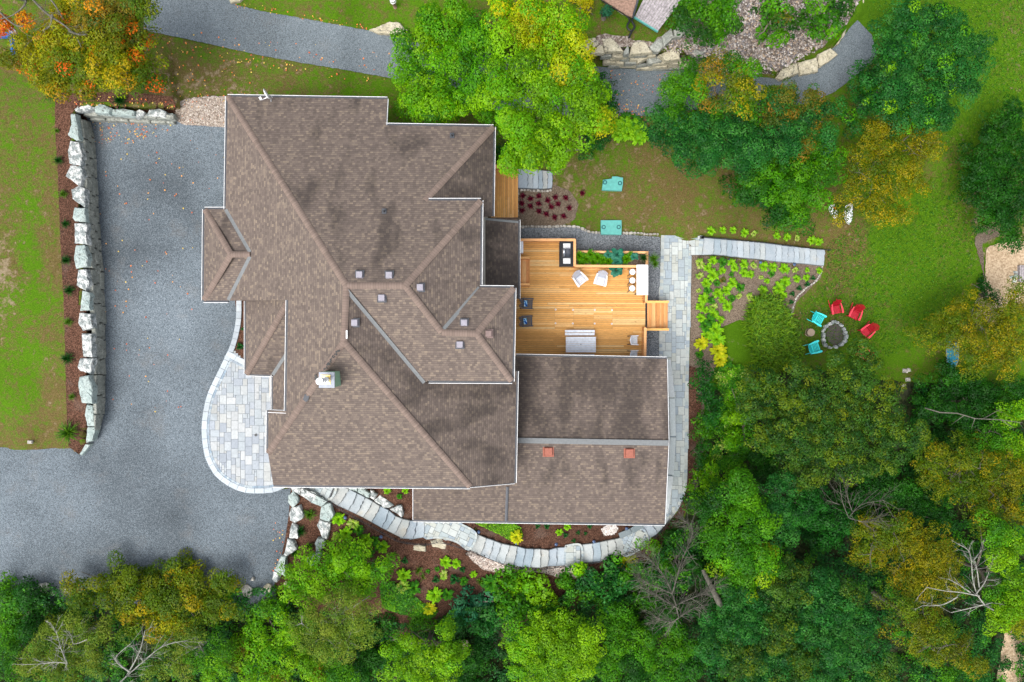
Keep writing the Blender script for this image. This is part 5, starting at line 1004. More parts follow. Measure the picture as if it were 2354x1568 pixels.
# shed roof and weathered planks at the top edge
sh = thing('shed', 'shed with weathered brown roof and black drain pipes at the top edge', 'shed', P(1400, 10, -.5)); b = Vector(sh.location); zq = .5
m = MB(); c0, c1, c2_, c3_ = TW(470, -40), TW(960, 270), TW(1085, 330), TW(1200, -60)
m.prism([(P(*q, zq)[0] - b.x, P(*q, zq)[1] - b.y) for q in (c0, c1, c2_, c3_, TW(1200, -400), TW(300, -400))], zq - .1 - b.z, zq - b.z); m.obj('roof', M['brown_wood'], sh)
m = MB(); m.prism([(P(*q, zq)[0] - b.x, P(*q, zq)[1] - b.y) for q in (TW(620, -90), TW(940, 130), TW(1000, 150), TW(1080, -90), TW(1100, -380), TW(400, -380))], -.2, zq - .1 - b.z); m.obj('wall', M['siding'], sh)
rp = random.Random(2); m = MB()
for k in range(26):
    t_ = k / 26; a = (470 + (1085 - 470) * 0 - 60 + 660 * t_, -380 + 60 * t_); 
    p0, p1 = TW(400 + 680 * t_ - 30, -40 + 350 * t_ - 10), TW(400 + 680 * t_ + 260 - 0, -400 + 330 * t_)
m = MB(); m.tube([Vector(P(*TW(*p), zq + .02)) - b for p in ((1200,-60),(1150,120),(1090,330))], .07, 8); m.obj('gutter', M['gutter_dark'], sh)
dp = thing('drain_pipe', 'black corrugated drain pipe forking below the shed corner', 'drain pipe', G(*TW(1010, 720))); b = Vector(dp.location)
def pipe(L_, z_): pts = smoothline([(*TW(x, y), z_) for x, y in L_], 4); m = MB(); m.tube([Vector(P(x, y, max(zz, float(g(x, y)) + .08))) - b for x, y, zz in pts], .065, 8); return m.obj('pipe', M['black_pipe'], dp)
pipe([(480,-20),(590,70),(700,140),(850,215),(950,285),(1010,340),(1025,400),(985,480),(1000,550),(1065,585)], -.2); pipe([(1090,335),(1070,395),(1120,490),(1110,540),(1065,600),(1010,720)], -.3)
pk = thing('plank_platform', 'weathered grey plank platform beside the shed at the top edge', 'platform', P(*TW(1500, 200), -.2)); b = Vector(pk.location); m = MB(); A0, B0, A1, B1 = (1120, 325), (1555, 595), (1330, -100), (2060, -60)
for k in range(11):
    u0, u1 = k / 11 + .004, (k + 1) / 11 - .004
    q = [(A0[0] + (B0[0] - A0[0]) * u, A0[1] + (B0[1] - A0[1]) * u) for u in (u0, u1)] + [(A1[0] + (B1[0] - A1[0]) * u, A1[1] + (B1[1] - A1[1]) * u) for u in (u1, u0)]; v = rp.uniform(.85, 1.1)
    m.prism([(P(*TW(*x), -.1)[0] - b.x, P(*TW(*x), -.1)[1] - b.y) for x in q], .05, .1, col=(v, v, v))
m.obj('planks', M['weathered_wood'], pk); m = MB(); m.bar(Vector(P(*TW(1110, 330), -.15)) - b, Vector(P(*TW(1560, 605), -.15)) - b, .06, .18); m.obj('edge_board', M['teal_lid'], pk)
# small boats and board
def boat(nm, label, cat, pts, z, col, hgt=.3, extra=None):
    c = (sum(p[0] for p in pts) / len(pts), sum(p[1] for p in pts) / len(pts)); b = P(*c, z); t0 = thing(nm, label, cat, b); w_ = [(P(*p, z)[0] - b[0], P(*p, z)[1] - b[1]) for p in pts]
    n = len(w_); m = MB(); vs = [(x * s, y * s, zz) for s, zz in ((.7, 0), (.95, hgt * .5), (1, hgt), (.86, hgt + .03), (.5, hgt + .07)) for x, y in w_]; a = sum(w_[k][0] * w_[(k + 1) % n][1] - w_[(k + 1) % n][0] * w_[k][1] for k in range(n)); rv = 1 if a > 0 else -1
    m.add(vs, [(k + r * n, (k + 1) % n + r * n, (k + 1) % n + (r + 1) * n, k + (r + 1) * n)[::rv] for r in range(4) for k in range(n)] + [tuple(range(4 * n, 5 * n))[::rv]], smooth=True); m.obj('hull', M[col], t0)
    m = MB(); ring_ = [(x * .97, y * .97, hgt + .01) for x, y in w_]; m.tube(ring_ + [ring_[0]], .02, 6); m.obj('rim', M['dark_metal'] if col != 'boat_blue' else M['oak_plank'], t0)
    if extra: q = P(*TR(*extra), z); m = MB(); m.box(q[0] - b[0], q[1] - b[1], hgt + .08, .22, .2, .1, .4); m.obj('seat', M['orange_paint'], t0)
boat('kayak', 'white kayak with a small orange seat under the yellow locust tree', 'kayak', mp(TR, [(590,470),(680,430),(820,400),(930,560),(990,700),(975,850),(930,990),(880,1040),(800,960),(700,800),(620,640)]), float(g(1915, 495)) + .1, 'boat_white', .3, (850, 600))
boat('rowing_boat', 'white rowing boat half hidden by leaves right of the kayak', 'boat', mp(TR, [(1250,500),(1500,350),(1590,400),(1590,900),(1560,1120),(1440,1280),(1340,1180),(1200,820)]), float(g(1940, 500)) + .1, 'boat_white', .35)
BB = mk(3650 / 1.7407, 1250 / 1.7407, 1 / (3.919 * 1.7407))
boat('paddle_board', 'bright blue board lying under the yellow locust at the right', 'paddle board', mp(BB, [(550,320),(640,340),(690,450),(710,600),(700,750),(660,860),(610,965),(540,900),(515,780),(505,600),(520,430)]), float(g(2185, 810)) + .15, 'boat_blue', .15)
# plank box on the sand
bx0 = thing('plank_box', 'square grey plank box on the sand at the right edge', 'planter', G(2354, 630)); k_ = 30 / (F / (H + 6.5))
for s_ in (-1, 1):
    m = MB(); m.box(0, s_ * .58, .12, 1.1, .06, .3); m.obj('side_board', M['weathered_wood'], bx0); m = MB(); m.box(s_ * .52, 0, .12, .06, 1.1, .3); m.obj('side_board', M['weathered_wood'], bx0)
m = MB()
for k in range(6): m.box(-.42 + k * .17, 0, .14, .15, 1.08, .04)
m.obj('lid', M['weathered_wood'], bx0)
# bench and wooden walk glimpsed between the lower trees
LW = mk(1700 / 1.7407, 2480 / 1.7407, 1 / (6.297 * 1.7407)); zq = float(gB(1065, 1480)) + .5
bw = thing('plank_bench', 'grey plank bench between the lower maples', 'bench', P(*LW(960, 590), zq)); b = Vector(bw.location); m = MB(); m.box(0, 0, .0, .72, .42, .06); m.obj('seat', M['oak_plank'], bw); m = MB(); m.box(0, -.22, -.05, .7, .04, .12); m.obj('rail', M['cedar'], bw)
for s_ in (-1, 1): m = MB(); m.box(s_ * .3, 0, -.28, .06, .36, .5); m.obj('leg', M['brown_wood'], bw)
ws = thing('boardwalk', 'dark wooden boardwalk steps between the lower trees', 'boardwalk', P(*LW(1050, 800), zq - .5)); b = Vector(ws.location); m = MB()
for k in range(18): a = LW(1020 + k * 14, 720 + k * 48); q = Vector(P(*a, zq - .45 - k * .05)) - b; m.box(q.x, q.y, q.z, 1.2 if k < 5 else .7, .2, .05, col=(1, 1, 1))
m.obj('planks', M['brown_wood'], ws)
# ------------------------------------------------------------------ foliage
def lin(c): return np.array([((v / 255) / 12.92 if v <= 10 else ((v / 255 + .055) / 1.055)**2.4) for v in c])
PAL = {k: [lin(c) for c in v] for k, v in {
 'lime': [(94,154,10),(108,168,14),(80,140,12),(120,176,16)], 'limeyellow': [(142,176,10),(156,182,10),(122,168,12),(168,176,14)], 'yellowtip': [(204,196,10),(180,188,14),(150,180,16)],
 'green': [(56,124,16),(68,138,14),(44,106,20),(80,146,16)], 'bright': [(88,158,10),(106,170,10),(74,146,14),(116,178,14)], 'dark': [(20,80,26),(28,98,30),(16,68,24),(38,108,34)], 'teal': [(28,94,42),(40,112,48),(22,82,38),(54,122,54)],
 'deep': [(20,72,18),(32,92,20),(24,80,24),(42,104,24)], 'oak': [(40,84,30),(54,102,34),(30,76,30),(92,124,30),(66,108,38)], 'sage': [(94,132,44),(108,142,48),(80,120,42),(120,146,58)], 'olive': [(74,110,14),(88,118,14),(60,98,16),(102,122,14)],
 'gold': [(98,118,14),(86,108,14),(112,126,16),(74,100,18),(124,128,18)], 'goldtip': [(138,142,18),(152,146,20),(126,130,16)], 'autumn': [(126,146,12),(140,150,12),(106,136,14),(158,150,14)], 'orange': [(196,112,24),(204,98,28),(196,140,24),(160,134,20)], 'rusty': [(118,112,34),(132,112,36),(96,106,34),(66,100,36)],
 'pine': [(36,88,30),(52,104,32),(28,74,30)], 'spruce': [(30,96,84),(40,110,92),(24,82,74)], 'kale': [(50,130,104),(70,146,120),(36,110,90)], 'hosta': [(130,192,20),(112,178,22),(146,204,24)], 'hostadark': [(60,130,22),(50,116,24),(80,146,24)],
 'variegated': [(170,200,70),(120,170,40),(190,206,110)], 'yellowhosta': [(206,214,20),(190,206,30),(222,218,40)], 'wine': [(110,18,48),(84,14,40),(140,30,60)], 'grassy': [(84,134,22),(66,118,26),(104,150,28)], 'lily': [(98,144,18),(116,154,20),(80,128,20)]}.items()}
KIND = {  # leaf length, clump radius, leaves per m2 of clump shell, clump cover, outward stretch, dome height
 'maple': (.13, .6, 260, 1.2, 1.3, 1.0), 'broad': (.115, .5, 230, 1.35, 1.15, .95), 'fine': (.08, .4, 320, 1.5, 1.2, .7), 'locust': (.095, .4, 230, 1.4, 1.5, .8), 'oak': (.11, .42, 220, 1.4, 1.05, .85), 'shrub': (.11, .3, 160, 1.6, 1.0, .7), 'sumac': (.2, .5, 90, 1.3, 1.0, .5), 'pine': (.16, .45, 140, 1.3, 1.5, .6)}
NLEAF = 0
def leafmesh(name, pos, nrm, col, size, asp=.62, rnd=1.0):
    """diamond leaves at pos, facing nrm"""
    global NLEAF; n = len(pos); NLEAF += n
    nn = nrm + RNG.normal(0, .33 * rnd, (n, 3)); nn[:, 2] = np.abs(nn[:, 2]) + .15; nn /= np.linalg.norm(nn, axis=1, keepdims=True)
    a = RNG.normal(0, 1, (n, 3)); u = np.cross(nn, a); u /= np.linalg.norm(u, axis=1, keepdims=True); v = np.cross(nn, u)
    s = (size * RNG.uniform(.5, 1.45, n))[:, None]
    co = np.stack([pos - u * s * .5, pos + v * s * asp * .5 + u * s * .08, pos + u * s * .5, pos - v * s * asp * .5 + u * s * .08], 1).reshape(-1, 3)
    return npmesh(name, co, np.arange(n * 4).reshape(-1, 4), col)
def sat(c, k=1.02):
    l = (c * [.3, .6, .1]).sum(-1, keepdims=True); return np.clip((l + (c - l) * k) * [1.12, .95, .6], .001, .95)
def crown(blobs, kind, pal, zt, zdrop=1.0, dens=1.0, accent=None):
    ls, cr, lpm, cover, el, dome = KIND[kind]; PO, NO, CO = [], [], []
    for b in blobs:
        x, y, r = b[:3]; pl = np.array(PAL[b[3] if len(b) > 3 else pal]); zz = zt + (b[4] if len(b) > 4 else RNG.uniform(-.8, .3) * zdrop)
        C = np.array(P(x, y, zz)); Rw = r * (H - zz) / F; hd = Rw * dome; n = max(3, int(cover * Rw * Rw * 1.1 / (cr * cr)))
        for layer, (f, sc_) in enumerate(((1.0, 1.0), (.78, 1.05))):
            nl = n if layer == 0 else int(n * .9)
            rho = np.sqrt(RNG.uniform(0, 1, nl)) * f * RNG.uniform(.9, 1.08, nl); ph = RNG.uniform(0, 2 * np.pi, nl); rho = rho * (1 + .15 * np.sin(3 * ph + x) + .12 * np.sin(5 * ph + y) + .1 * np.sin(9 * ph + x * .3)); out = np.stack([np.cos(ph), np.sin(ph)], -1)
            zc = hd * np.sqrt(np.clip(1 - np.minimum(rho, 1)**2, 0, 1)) * f + RNG.uniform(-.6, .35, nl) * cr * 1.8 - hd * .9
            cc = np.stack([C[0] + out[:, 0] * rho * (Rw * 1.06 - cr * .25), C[1] + out[:, 1] * rho * (Rw * 1.06 - cr * .25), C[2] + zc], -1)
            rad = cr * RNG.uniform(.6, 1.3, nl) * sc_; m = np.maximum(6, (lpm * dens * rad * rad * 2.6 * sc_).astype(int)); idx = np.repeat(np.arange(nl), m); N = len(idx)
            d = RNG.normal(0, 1, (N, 3)); d /= np.linalg.norm(d, axis=1, keepdims=True); d[:, 2] = np.where(d[:, 2] < -.25, -d[:, 2], d[:, 2])
            rr_ = rad[idx] * RNG.uniform(.45, 1.0, N)**.45; o3 = d * rr_[:, None]
            # stretch each bough outwards, drooping at its tip
            oo = out[idx]; rad_ = (o3[:, :2] * oo).sum(1); o3[:, :2] += oo * (rad_ * (el - 1) * np.clip(rho[idx], .2, 1))[:, None]; o3[:, 2] *= .75; o3[:, 2] -= np.clip(rad_, 0, 9) * .35 * rho[idx]
            ccol = pl[RNG.integers(0, len(pl), nl)] * RNG.uniform(.78, 1.2, (nl, 1))
            if accent: am = RNG.random(nl) < accent[1]; ap = np.array(PAL[accent[0]]); ccol[am] = ap[RNG.integers(0, len(ap), am.sum())]
            col = ccol[idx] * RNG.uniform(.75, 1.25, (N, 1)); mixc = RNG.random(N) < .18; col[mixc] = pl[RNG.integers(0, len(pl), mixc.sum())]
            PO.append(cc[idx] + o3); NO.append(d * 1.0 + np.array([0, 0, .35])); CO.append(col)
    return np.concatenate(PO), np.concatenate(NO), sat(np.concatenate(CO) * .8), ls
def tree(nm, label, cat, blobs, kind, pal, zt, cxy=None, zdrop=1.0, dens=1.0, bark='bark', twigs=0, group=None, limbs=6, trunkr=.16, accent=None):
    cx, cy = cxy or (sum(b[0] * b[2]**2 for b in blobs) / sum(b[2]**2 for b in blobs), sum(b[1] * b[2]**2 for b in blobs) / sum(b[2]**2 for b in blobs))
    top = P(cx, cy, zt)
    # stand the trunk under the crown: find the plan point on the ground below it
    gx, gy = cx, cy
    for _ in range(4): z = float(gB(gx, gy)); k = (H - zt) / (H - z); gx, gy = CX + (cx - CX) * k, CY + (cy - CY) * k
    z0 = min(float(g(gx, gy)), zt - 1.0) - .1; t0 = thing(nm, label, cat, (top[0], top[1], z0), 0, group); b = np.array([top[0], top[1], z0])
    po, no, co_, ls = crown(blobs, kind, pal, zt, zdrop, dens, accent); me = leafmesh('crown', po - b, no, co_, ls); link('crown', me, M['leaves'], t0)
    m = MB(); hh = zt - z0; rr = random.Random(int(cx)); hf = max(hh - 2.0, hh * .55); m.tube([(0, 0, 0), (rr.uniform(-.1, .1), rr.uniform(-.1, .1), hf * .5), (rr.uniform(-.2, .2), rr.uniform(-.2, .2), hf)], [trunkr * 1.2, trunkr, trunkr * .6], 8)
    for k in range(limbs):
        bl = blobs[k % len(blobs)]; q = Vector(P(bl[0], bl[1], zt)) - Vector(b); s = Vector((0, 0, hf * rr.uniform(.55, 1.0))); e = Vector((q.x + rr.uniform(-.5, .5), q.y + rr.uniform(-.5, .5), hh - .9)); md = s.lerp(e, .5) + Vector((rr.uniform(-.3, .3), rr.uniform(-.3, .3), .25)); m.tube([s, md, e], [trunkr * .5, trunkr * .3, .02], 6)
    if twigs:
        for k in range(twigs):
            bl = rr.choice(blobs); ra = bl[2] * (H - zt) / F; q = Vector(P(bl[0], bl[1], zt)) - Vector(b); a = rr.uniform(0, 6.28); s = q * .75 + Vector((0, 0, hh - .9 - q.z * .75)); s = Vector((q.x * .8, q.y * .8, hh - ra * .15 - .35)); pts = [s]; dirn = Vector((math.cos(a), math.sin(a), .05))
            for j in range(4): dirn = (dirn + Vector((rr.uniform(-.5, .5), rr.uniform(-.5, .5), rr.uniform(-.1, .1)))).normalized(); pts.append(pts[-1] + dirn * ra * .22)
            m.tube(pts, [.03, .022, .016, .011, .006], 4)
            for j in (1, 2, 3):
                d2 = (dirn + Vector((rr.uniform(-1, 1), rr.uniform(-1, 1), 0))).normalized(); m.tube([pts[j], pts[j] + d2 * ra * .16, pts[j] + d2 * ra * .28 + Vector((rr.uniform(-.1, .1), rr.uniform(-.1, .1), .02))], [.012, .008, .004], 3)
    m.obj('trunk', M[bark], t0); return t0
def bare(nm, label, cat, base, tips, zt, zb, n=40, bark='birch_bark', r0=.07, seed=1, spread=.5):
    """leafless branches: limbs (plan polylines) with random side twigs"""
    t0 = thing(nm, label, cat, P(*base, zb)); b = Vector(t0.location); rr = random.Random(seed); m = MB(); allp = []
    for L_ in tips:
        pts = smoothline([(x, y) for x, y in L_], 4); N = len(pts); w_ = [Vector(P(x, y, zt - .5 * i / N + rr.uniform(-.08, .08))) - b for i, (x, y) in enumerate(pts)]; m.tube(w_, [r0 * (1 - .85 * i / N) + .008 for i in range(N)], 6); allp += [(w_[i], (w_[min(i + 1, N - 1)] - w_[max(i - 1, 0)]).normalized(), i / N) for i in range(1, N)]
    for k in range(n):
        p, d_, f = rr.choice(allp); d2 = (d_ + Vector((rr.uniform(-1, 1), rr.uniform(-1, 1), rr.uniform(-.2, .3))) * 1.1).normalized(); L1 = rr.uniform(.4, 1.3) * spread * 2; q = p + d2 * L1; q2 = q + (d2 + Vector((rr.uniform(-.6, .6), rr.uniform(-.6, .6), 0))).normalized() * L1 * .6; m.tube([p, q, q2], [.016, .01, .004], 3)
        for j in range(2): d3 = (d2 + Vector((rr.uniform(-1, 1), rr.uniform(-1, 1), 0))).normalized(); m.tube([q, q + d3 * L1 * .45], [.008, .003], 3)
    s = Vector(P(*tips[0][0], zt)) - b; m.tube([(0, 0, 0), (s.x * .5, s.y * .5, s.z * .6), tuple(s)], [r0 * 1.6, r0 * 1.3, r0], 8); m.obj('branches', M[bark], t0); return t0
# ---- trees, roughly clockwise from the top left
tree('maple_tree', 'autumn maple in olive, yellow and orange at the top left corner', 'tree', [(225,30,62,'rusty'),(160,20,60,'autumn'),(290,20,58,'rusty'),(120,80,62,'autumn'),(200,85,62,'autumn'),(75,150,52,'autumn'),(150,140,60,'olive'),(230,130,60,'autumn'),(265,80,55,'gold'),(305,110,46,'autumn'),(310,160,45,'olive'),(270,165,42,'autumn'),(190,190,26,'gold'),(110,190,36,'gold'),(45,90,24,'autumn'),(50,45,22,'orange',.3),(10,138,18,'gold'),(5,55,14,'orange'),(330,15,26,'olive'),(192,212,12,'gold')], 'broad', 'autumn', 6.5, (170,90), bark='grey_bark', accent=('orange', .12))
bare('bare_tree', 'grey bare branches reaching over the orange maple at the top left', 'tree', (60,0), [[(-20,10),(30,55),(60,62)],[(60,-20),(100,25),(150,60),(175,85),(188,112)],[(90,-30),(125,10),(145,45)],[(40,-20),(60,5),(30,35),(-10,45)],[(120,35),(115,60),(95,72)],[(160,72),(182,80),(200,80)]], 7.2, 1.0, 36, 'grey_bark', .06, 4, .4)
tree('maple_tree', 'bright green maple with a few yellow tips beside the upper road', 'tree', [(985,75,55,'bright'),(1045,60,50,'bright'),(950,140,45,'bright'),(1010,150,60,'bright'),(1070,120,45,'green'),(960,205,50,'bright'),(1025,215,58,'bright'),(1075,190,42,'green'),(945,235,36,'bright'),(1000,255,36,'bright'),(1055,250,38,'bright'),(990,30,26,'bright'),(925,170,26,'bright'),(925,90,22,'bright'),(1075,90,34,'bright'),(1090,230,28,'bright'),(1050,25,25,'bright'),(1080,55,22,'green')], 'maple', 'bright', 3.4, (1015,150), zdrop=.4, accent=('green', .25))
tree('maple_tree', 'tallest maple, lime green turning yellow at its top edge', 'tree', [(1170,20,52,'limeyellow'),(1240,20,60,'limeyellow'),(1200,75,60,'limeyellow'),(1280,70,52,'limeyellow'),(1150,100,42,'lime'),(1230,140,68,'lime'),(1112,130,36,'green',-2.2),(1105,200,34,'green',-2.4),(1108,70,32,'green',-2.2),(1120,265,30,'green',-3.4),(1160,290,30,'green',-2.5),(1160,170,55,'lime'),(1300,140,50,'limeyellow'),(1325,185,42,'lime'),(1270,210,62,'lime'),(1190,235,60,'lime'),(1145,205,32,'bright'),(1340,240,46,'lime'),(1290,275,56,'lime'),(1225,295,55,'lime'),(1196,290,34,'lime'),(1390,274,14,'limeyellow'),(1372,268,20,'limeyellow'),(1350,290,38,'lime'),(1245,335,32,'lime'),(1200,335,26,'lime'),(1290,340,24,'lime'),(1185,352,16,'bright'),(1172,374,10,'lime'),(1280,362,15,'lime'),(1225,360,14,'lime'),(1345,150,34,'limeyellow'),(1375,215,32,'lime'),(1310,55,34,'limeyellow'),(1170,262,28,'bright'),(1325,110,32,'limeyellow')], 'maple', 'lime', 6.5, (1235,190), accent=('bright', .25))
tree('evergreen_shrub', 'dark shrub peeking out from the right side of the tallest maple', 'shrub', [(1385,190,30),(1400,225,28),(1390,265,32),(1375,310,28),(1400,250,20)], 'shrub', 'dark', -.5)
tree('shrub', 'dark green shrub under the lower right of the tallest maple', 'shrub', [(1370,320,30),(1345,345,20),(1160,345,30)], 'shrub', 'teal', -1.0)
tree('oak_tree', 'tree with orange-gold crown amid green beside the road bend', 'tree', [(1650,165,36,'rusty'),(1690,200,40,'olive'),(1655,225,34,'rusty'),(1620,185,30,'green'),(1725,165,32,'green'),(1735,205,36,'olive'),(1690,145,36,'green'),(1700,245,34,'green')], 'broad', 'olive', 4.0, (1680,185), accent=('goldtip', .2))
tree('apple_tree', 'wide dark teal-green tree left of the gold-topped one', 'tree', [(1590,200,48,'green'),(1570,250,50,'green'),(1610,290,60,'teal'),(1540,290,45,'teal'),(1510,270,30,'teal'),(1560,340,48,'teal'),(1615,360,42,'teal'),(1660,300,56,'teal'),(1690,350,45,'teal'),(1590,155,30,'green'),(1640,255,40,'green'),(1620,390,25,'teal'),(1505,310,18,'teal'),(1700,300,45,'teal'),(1730,350,40,'teal'),(1640,340,48,'teal'),(1560,200,34,'green')], 'broad', 'teal', 1.5, (1600,290))
tree('maple_tree', 'brownish-green maple above the mid-green round tree', 'tree', [(1790,250,55,'rusty'),(1850,230,55,'rusty'),(1830,290,55,'teal'),(1890,270,40,'rusty'),(1760,300,42,'teal'),(1850,330,30,'rusty'),(1760,220,40,'olive'),(1720,260,45,'green'),(1740,340,40,'teal'),(1800,210,38,'rusty'),(1900,310,34,'teal'),(1810,330,40,'teal'),(1920,250,28,'dark')], 'broad', 'rusty', 1.2, (1820,270), accent=('teal', .35))
tree('maple_tree', 'round mid-green tree left of the two white boats', 'tree', [(1860,360,50,'green'),(1800,380,55,'green'),(1850,420,55,'green'),(1770,430,50,'deep'),(1830,470,50,'green'),(1740,450,40,'deep'),(1885,440,38,'green'),(1910,360,36,'green'),(1760,400,44,'green'),(1810,440,50,'green'),(1715,440,34,'deep'),(1790,490,35,'deep'),(1905,400,35,'green'),(1725,400,35,'deep'),(1840,505,24,'green')], 'maple', 'green', -.3, (1825,430))
tree('broadleaf_tree', 'large dark tree with pale tips over the end of the curving road', 'tree', [(2080,60,60),(2150,50,55),(2040,120,50,'dark'),(2110,130,75),(2190,120,60),(2230,90,40),(2060,190,70),(2140,200,70),(2210,170,50),(2010,220,42,'dark'),(2100,250,55),(2170,250,40),(1975,245,36,'dark'),(2250,150,34),(2000,180,36,'dark'),(2255,105,30),(2230,200,36),(2190,60,40),(2100,20,40),(2150,270,36),(2060,110,50),(1960,280,26,'dark'),(2050,240,40)], 'broad', 'teal', .5, (2110,150), accent=('bright', .09))
tree('locust_tree', 'golden thin-leaved locust tree below the large dark tree', 'tree', [(2080,265,50,'gold'),(2120,295,48,'gold'),(2040,285,42,'gold'),(2010,330,48,'gold'),(2070,335,55,'gold'),(2125,345,36,'gold'),(2000,385,44,'olive'),(2055,395,50,'olive'),(2105,385,34,'gold'),(2020,440,45,'olive'),(2070,440,36,'gold'),(1995,470,35,'olive'),(2040,490,30,'olive'),(2140,300,32,'gold'),(2145,340,28,'gold'),(2060,235,26,'goldtip'),(1975,350,34,'olive'),(2075,490,26,'gold'),(1965,400,34,'olive'),(2110,420,30,'gold'),(2050,340,40,'olive'),(1960,440,30,'olive'),(1950,475,24,'olive'),(1925,470,16,'olive'),(1938,500,14,'olive')], 'locust', 'gold', -1.0, (2060,360), dens=.9, accent=('goldtip', .4), bark='grey_bark', twigs=42)
tree('broadleaf_tree', 'dark green tree cut off by the right edge beside the lawn', 'tree', [(2320,290,50),(2350,340,60),(2290,370,55),(2340,410,60),(2265,400,30),(2300,450,60),(2350,480,55),(2280,330,45),(2250,400,32),(2265,450,36),(2330,260,36),(2330,530,40),(2290,495,35),(2260,370,28)], 'broad', 'deep', -2.5, (2330,410))
tree('shrub', 'dark low shrub at the end of the sand path', 'shrub', [(2265,665,18),(2285,685,20),(2300,700,14),(2255,645,12)], 'shrub', 'dark', -5.4)
tree('locust_tree', 'broad gold-green locust over the blue board', 'tree', [(2190,740,50,'olive'),(2240,710,48,'gold'),(2290,730,48,'gold'),(2340,720,50,'gold'),(2170,780,42,'olive'),(2230,775,50,'gold'),(2290,790,50,'gold'),(2345,790,48,'gold'),(2250,830,40,'olive'),(2310,840,36,'gold'),(2130,760,34,'olive'),(2350,670,28,'olive')], 'locust', 'gold', -2.5, (2260,770), dens=.9, accent=('goldtip', .2), bark='grey_bark', twigs=30)
tree('oak_tree', 'huge dark oak with olive flecks below the fire pit', 'tree', [(1905,880,56),(1830,885,56),(1760,885,50),(1960,880,60),(2005,830,36),(2030,900,45),(1740,940,50),(1810,940,65),(1890,940,68),(1970,950,65),(2050,970,50),(1780,1000,55),(1850,1010,65),(1930,1020,65),(2000,1020,58),(2070,1020,45),(2105,1000,38),(1830,1060,45),(1900,1070,48),(1980,1070,45),(2040,1060,38),(1990,790,22),(1975,815,24),(1925,825,16),(1720,890,26)], 'oak', 'oak', .5, (1910,950), accent=('olive', .12))
tree('broadleaf_tree', 'dark green tree in the shade between the big oak and the blue board', 'tree', [(2180,880,48),(2240,900,50),(2160,930,40),(2290,920,45),(2220,960,50),(2290,980,50),(2345,900,40)], 'broad', 'deep', -3.5)
tree('broadleaf_tree', 'loose yellow-green tree at the right edge with a thin grey branch', 'tree', [(2310,1000,50,'green'),(2340,950,45,'bright'),(2270,1020,45,'green'),(2345,1040,50,'lime')], 'broad', 'green', -2.5, dens=.8, twigs=10)
tree('locust_tree', 'olive locust at the right edge above the white bare branches', 'tree', [(2150,1060,48,'olive'),(2210,1050,52,'olive'),(2270,1075,55,'olive'),(2330,1090,52,'gold'),(2180,1110,48,'olive'),(2240,1130,55,'olive'),(2310,1150,52,'gold'),(2345,1190,45,'gold'),(2275,1185,45,'olive')], 'locust', 'olive', -1.5, (2250,1110), accent=('goldtip', .12), bark='grey_bark', twigs=26)
tree('cedar_shrub', 'dark blue-green cedar beside the straight paver path', 'shrub', [(1622,850,26),(1625,890,28),(1630,925,30),(1640,960,26),(1612,880,18)], 'shrub', 'dark', -1.8)
tree('shrub', 'mid-green round shrub just below the dark cedar', 'shrub', [(1628,965,30,'green'),(1622,995,28,'green'),(1640,985,24,'green')], 'shrub', 'bright', -2.4)
tree('cedar_shrub', 'narrow dark cedar below the round shrub by the path', 'shrub', [(1618,1030,22),(1612,1060,22)], 'shrub', 'deep', -2.5)
tree('shrub', 'bright green shrub where the paver path starts to curve', 'shrub', [(1625,1085,28,'bright'),(1612,1120,30,'bright'),(1600,1155,28,'green')], 'shrub', 'bright', -2.2)
tree('maple_tree', 'mid-green maple right of the curved path end', 'tree', [(1690,1130,45,'green'),(1720,1170,48,'green'),(1680,1200,50,'green'),(1740,1220,45,'green'),(1650,1240,42,'green'),(1700,1260,50,'green'),(1760,1280,40,'green'),(1640,1170,38,'deep')], 'maple', 'green', 1.5)
tree('maple_tree', 'green maple with yellow twig ends above the lower oak', 'tree', [(1750,1310,42,'green'),(1710,1320,40,'green'),(1765,1270,12,'limeyellow'),(1680,1310,35,'green'),(1720,1360,35,'green')], 'maple', 'green', .5, accent=('limeyellow', .12))
tree('broadleaf_tree', 'grey-green willow-leaved tree between the two oaks', 'tree', [(1800,1130,50,'teal'),(1850,1100,45,'oak'),(1780,1180,50,'teal'),(1840,1170,50,'dark'),(1800,1230,42,'teal'),(1870,1160,40,'dark')], 'oak', 'teal', .5)
bare('bare_tree', 'grey leafless tree top right of the lower stone steps', 'tree', (1560,1380), [[(1560,1420),(1545,1365),(1520,1315),(1490,1285),(1470,1270)],[(1545,1365),(1560,1310),(1570,1280),(1585,1245),(1592,1215),(1570,1195)],[(1560,1400),(1510,1370),(1475,1350)],[(1555,1390),(1600,1370),(1640,1350)],[(1560,1420),(1590,1400),(1610,1395)],[(1560,1420),(1540,1430),(1510,1420)],[(1545,1365),(1500,1345),(1470,1330)]], 1.5, -4.5, 520, 'grey_bark', .025, 9, .36)
m = MB(); t0 = thing('dead_trunk', 'bare grey tree trunk leaning out beside the leafless tree', 'tree trunk', P(1620, 1360, -5)); b = Vector(t0.location); m.tube([(0, 0, 0), Vector(P(1640,1360,-2)) - b, Vector(P(1655,1390,0)) - b, Vector(P(1615,1310,-1)) - b], [.25, .25, .2, .12], 10); m.obj('trunk', M['grey_bark'], t0)
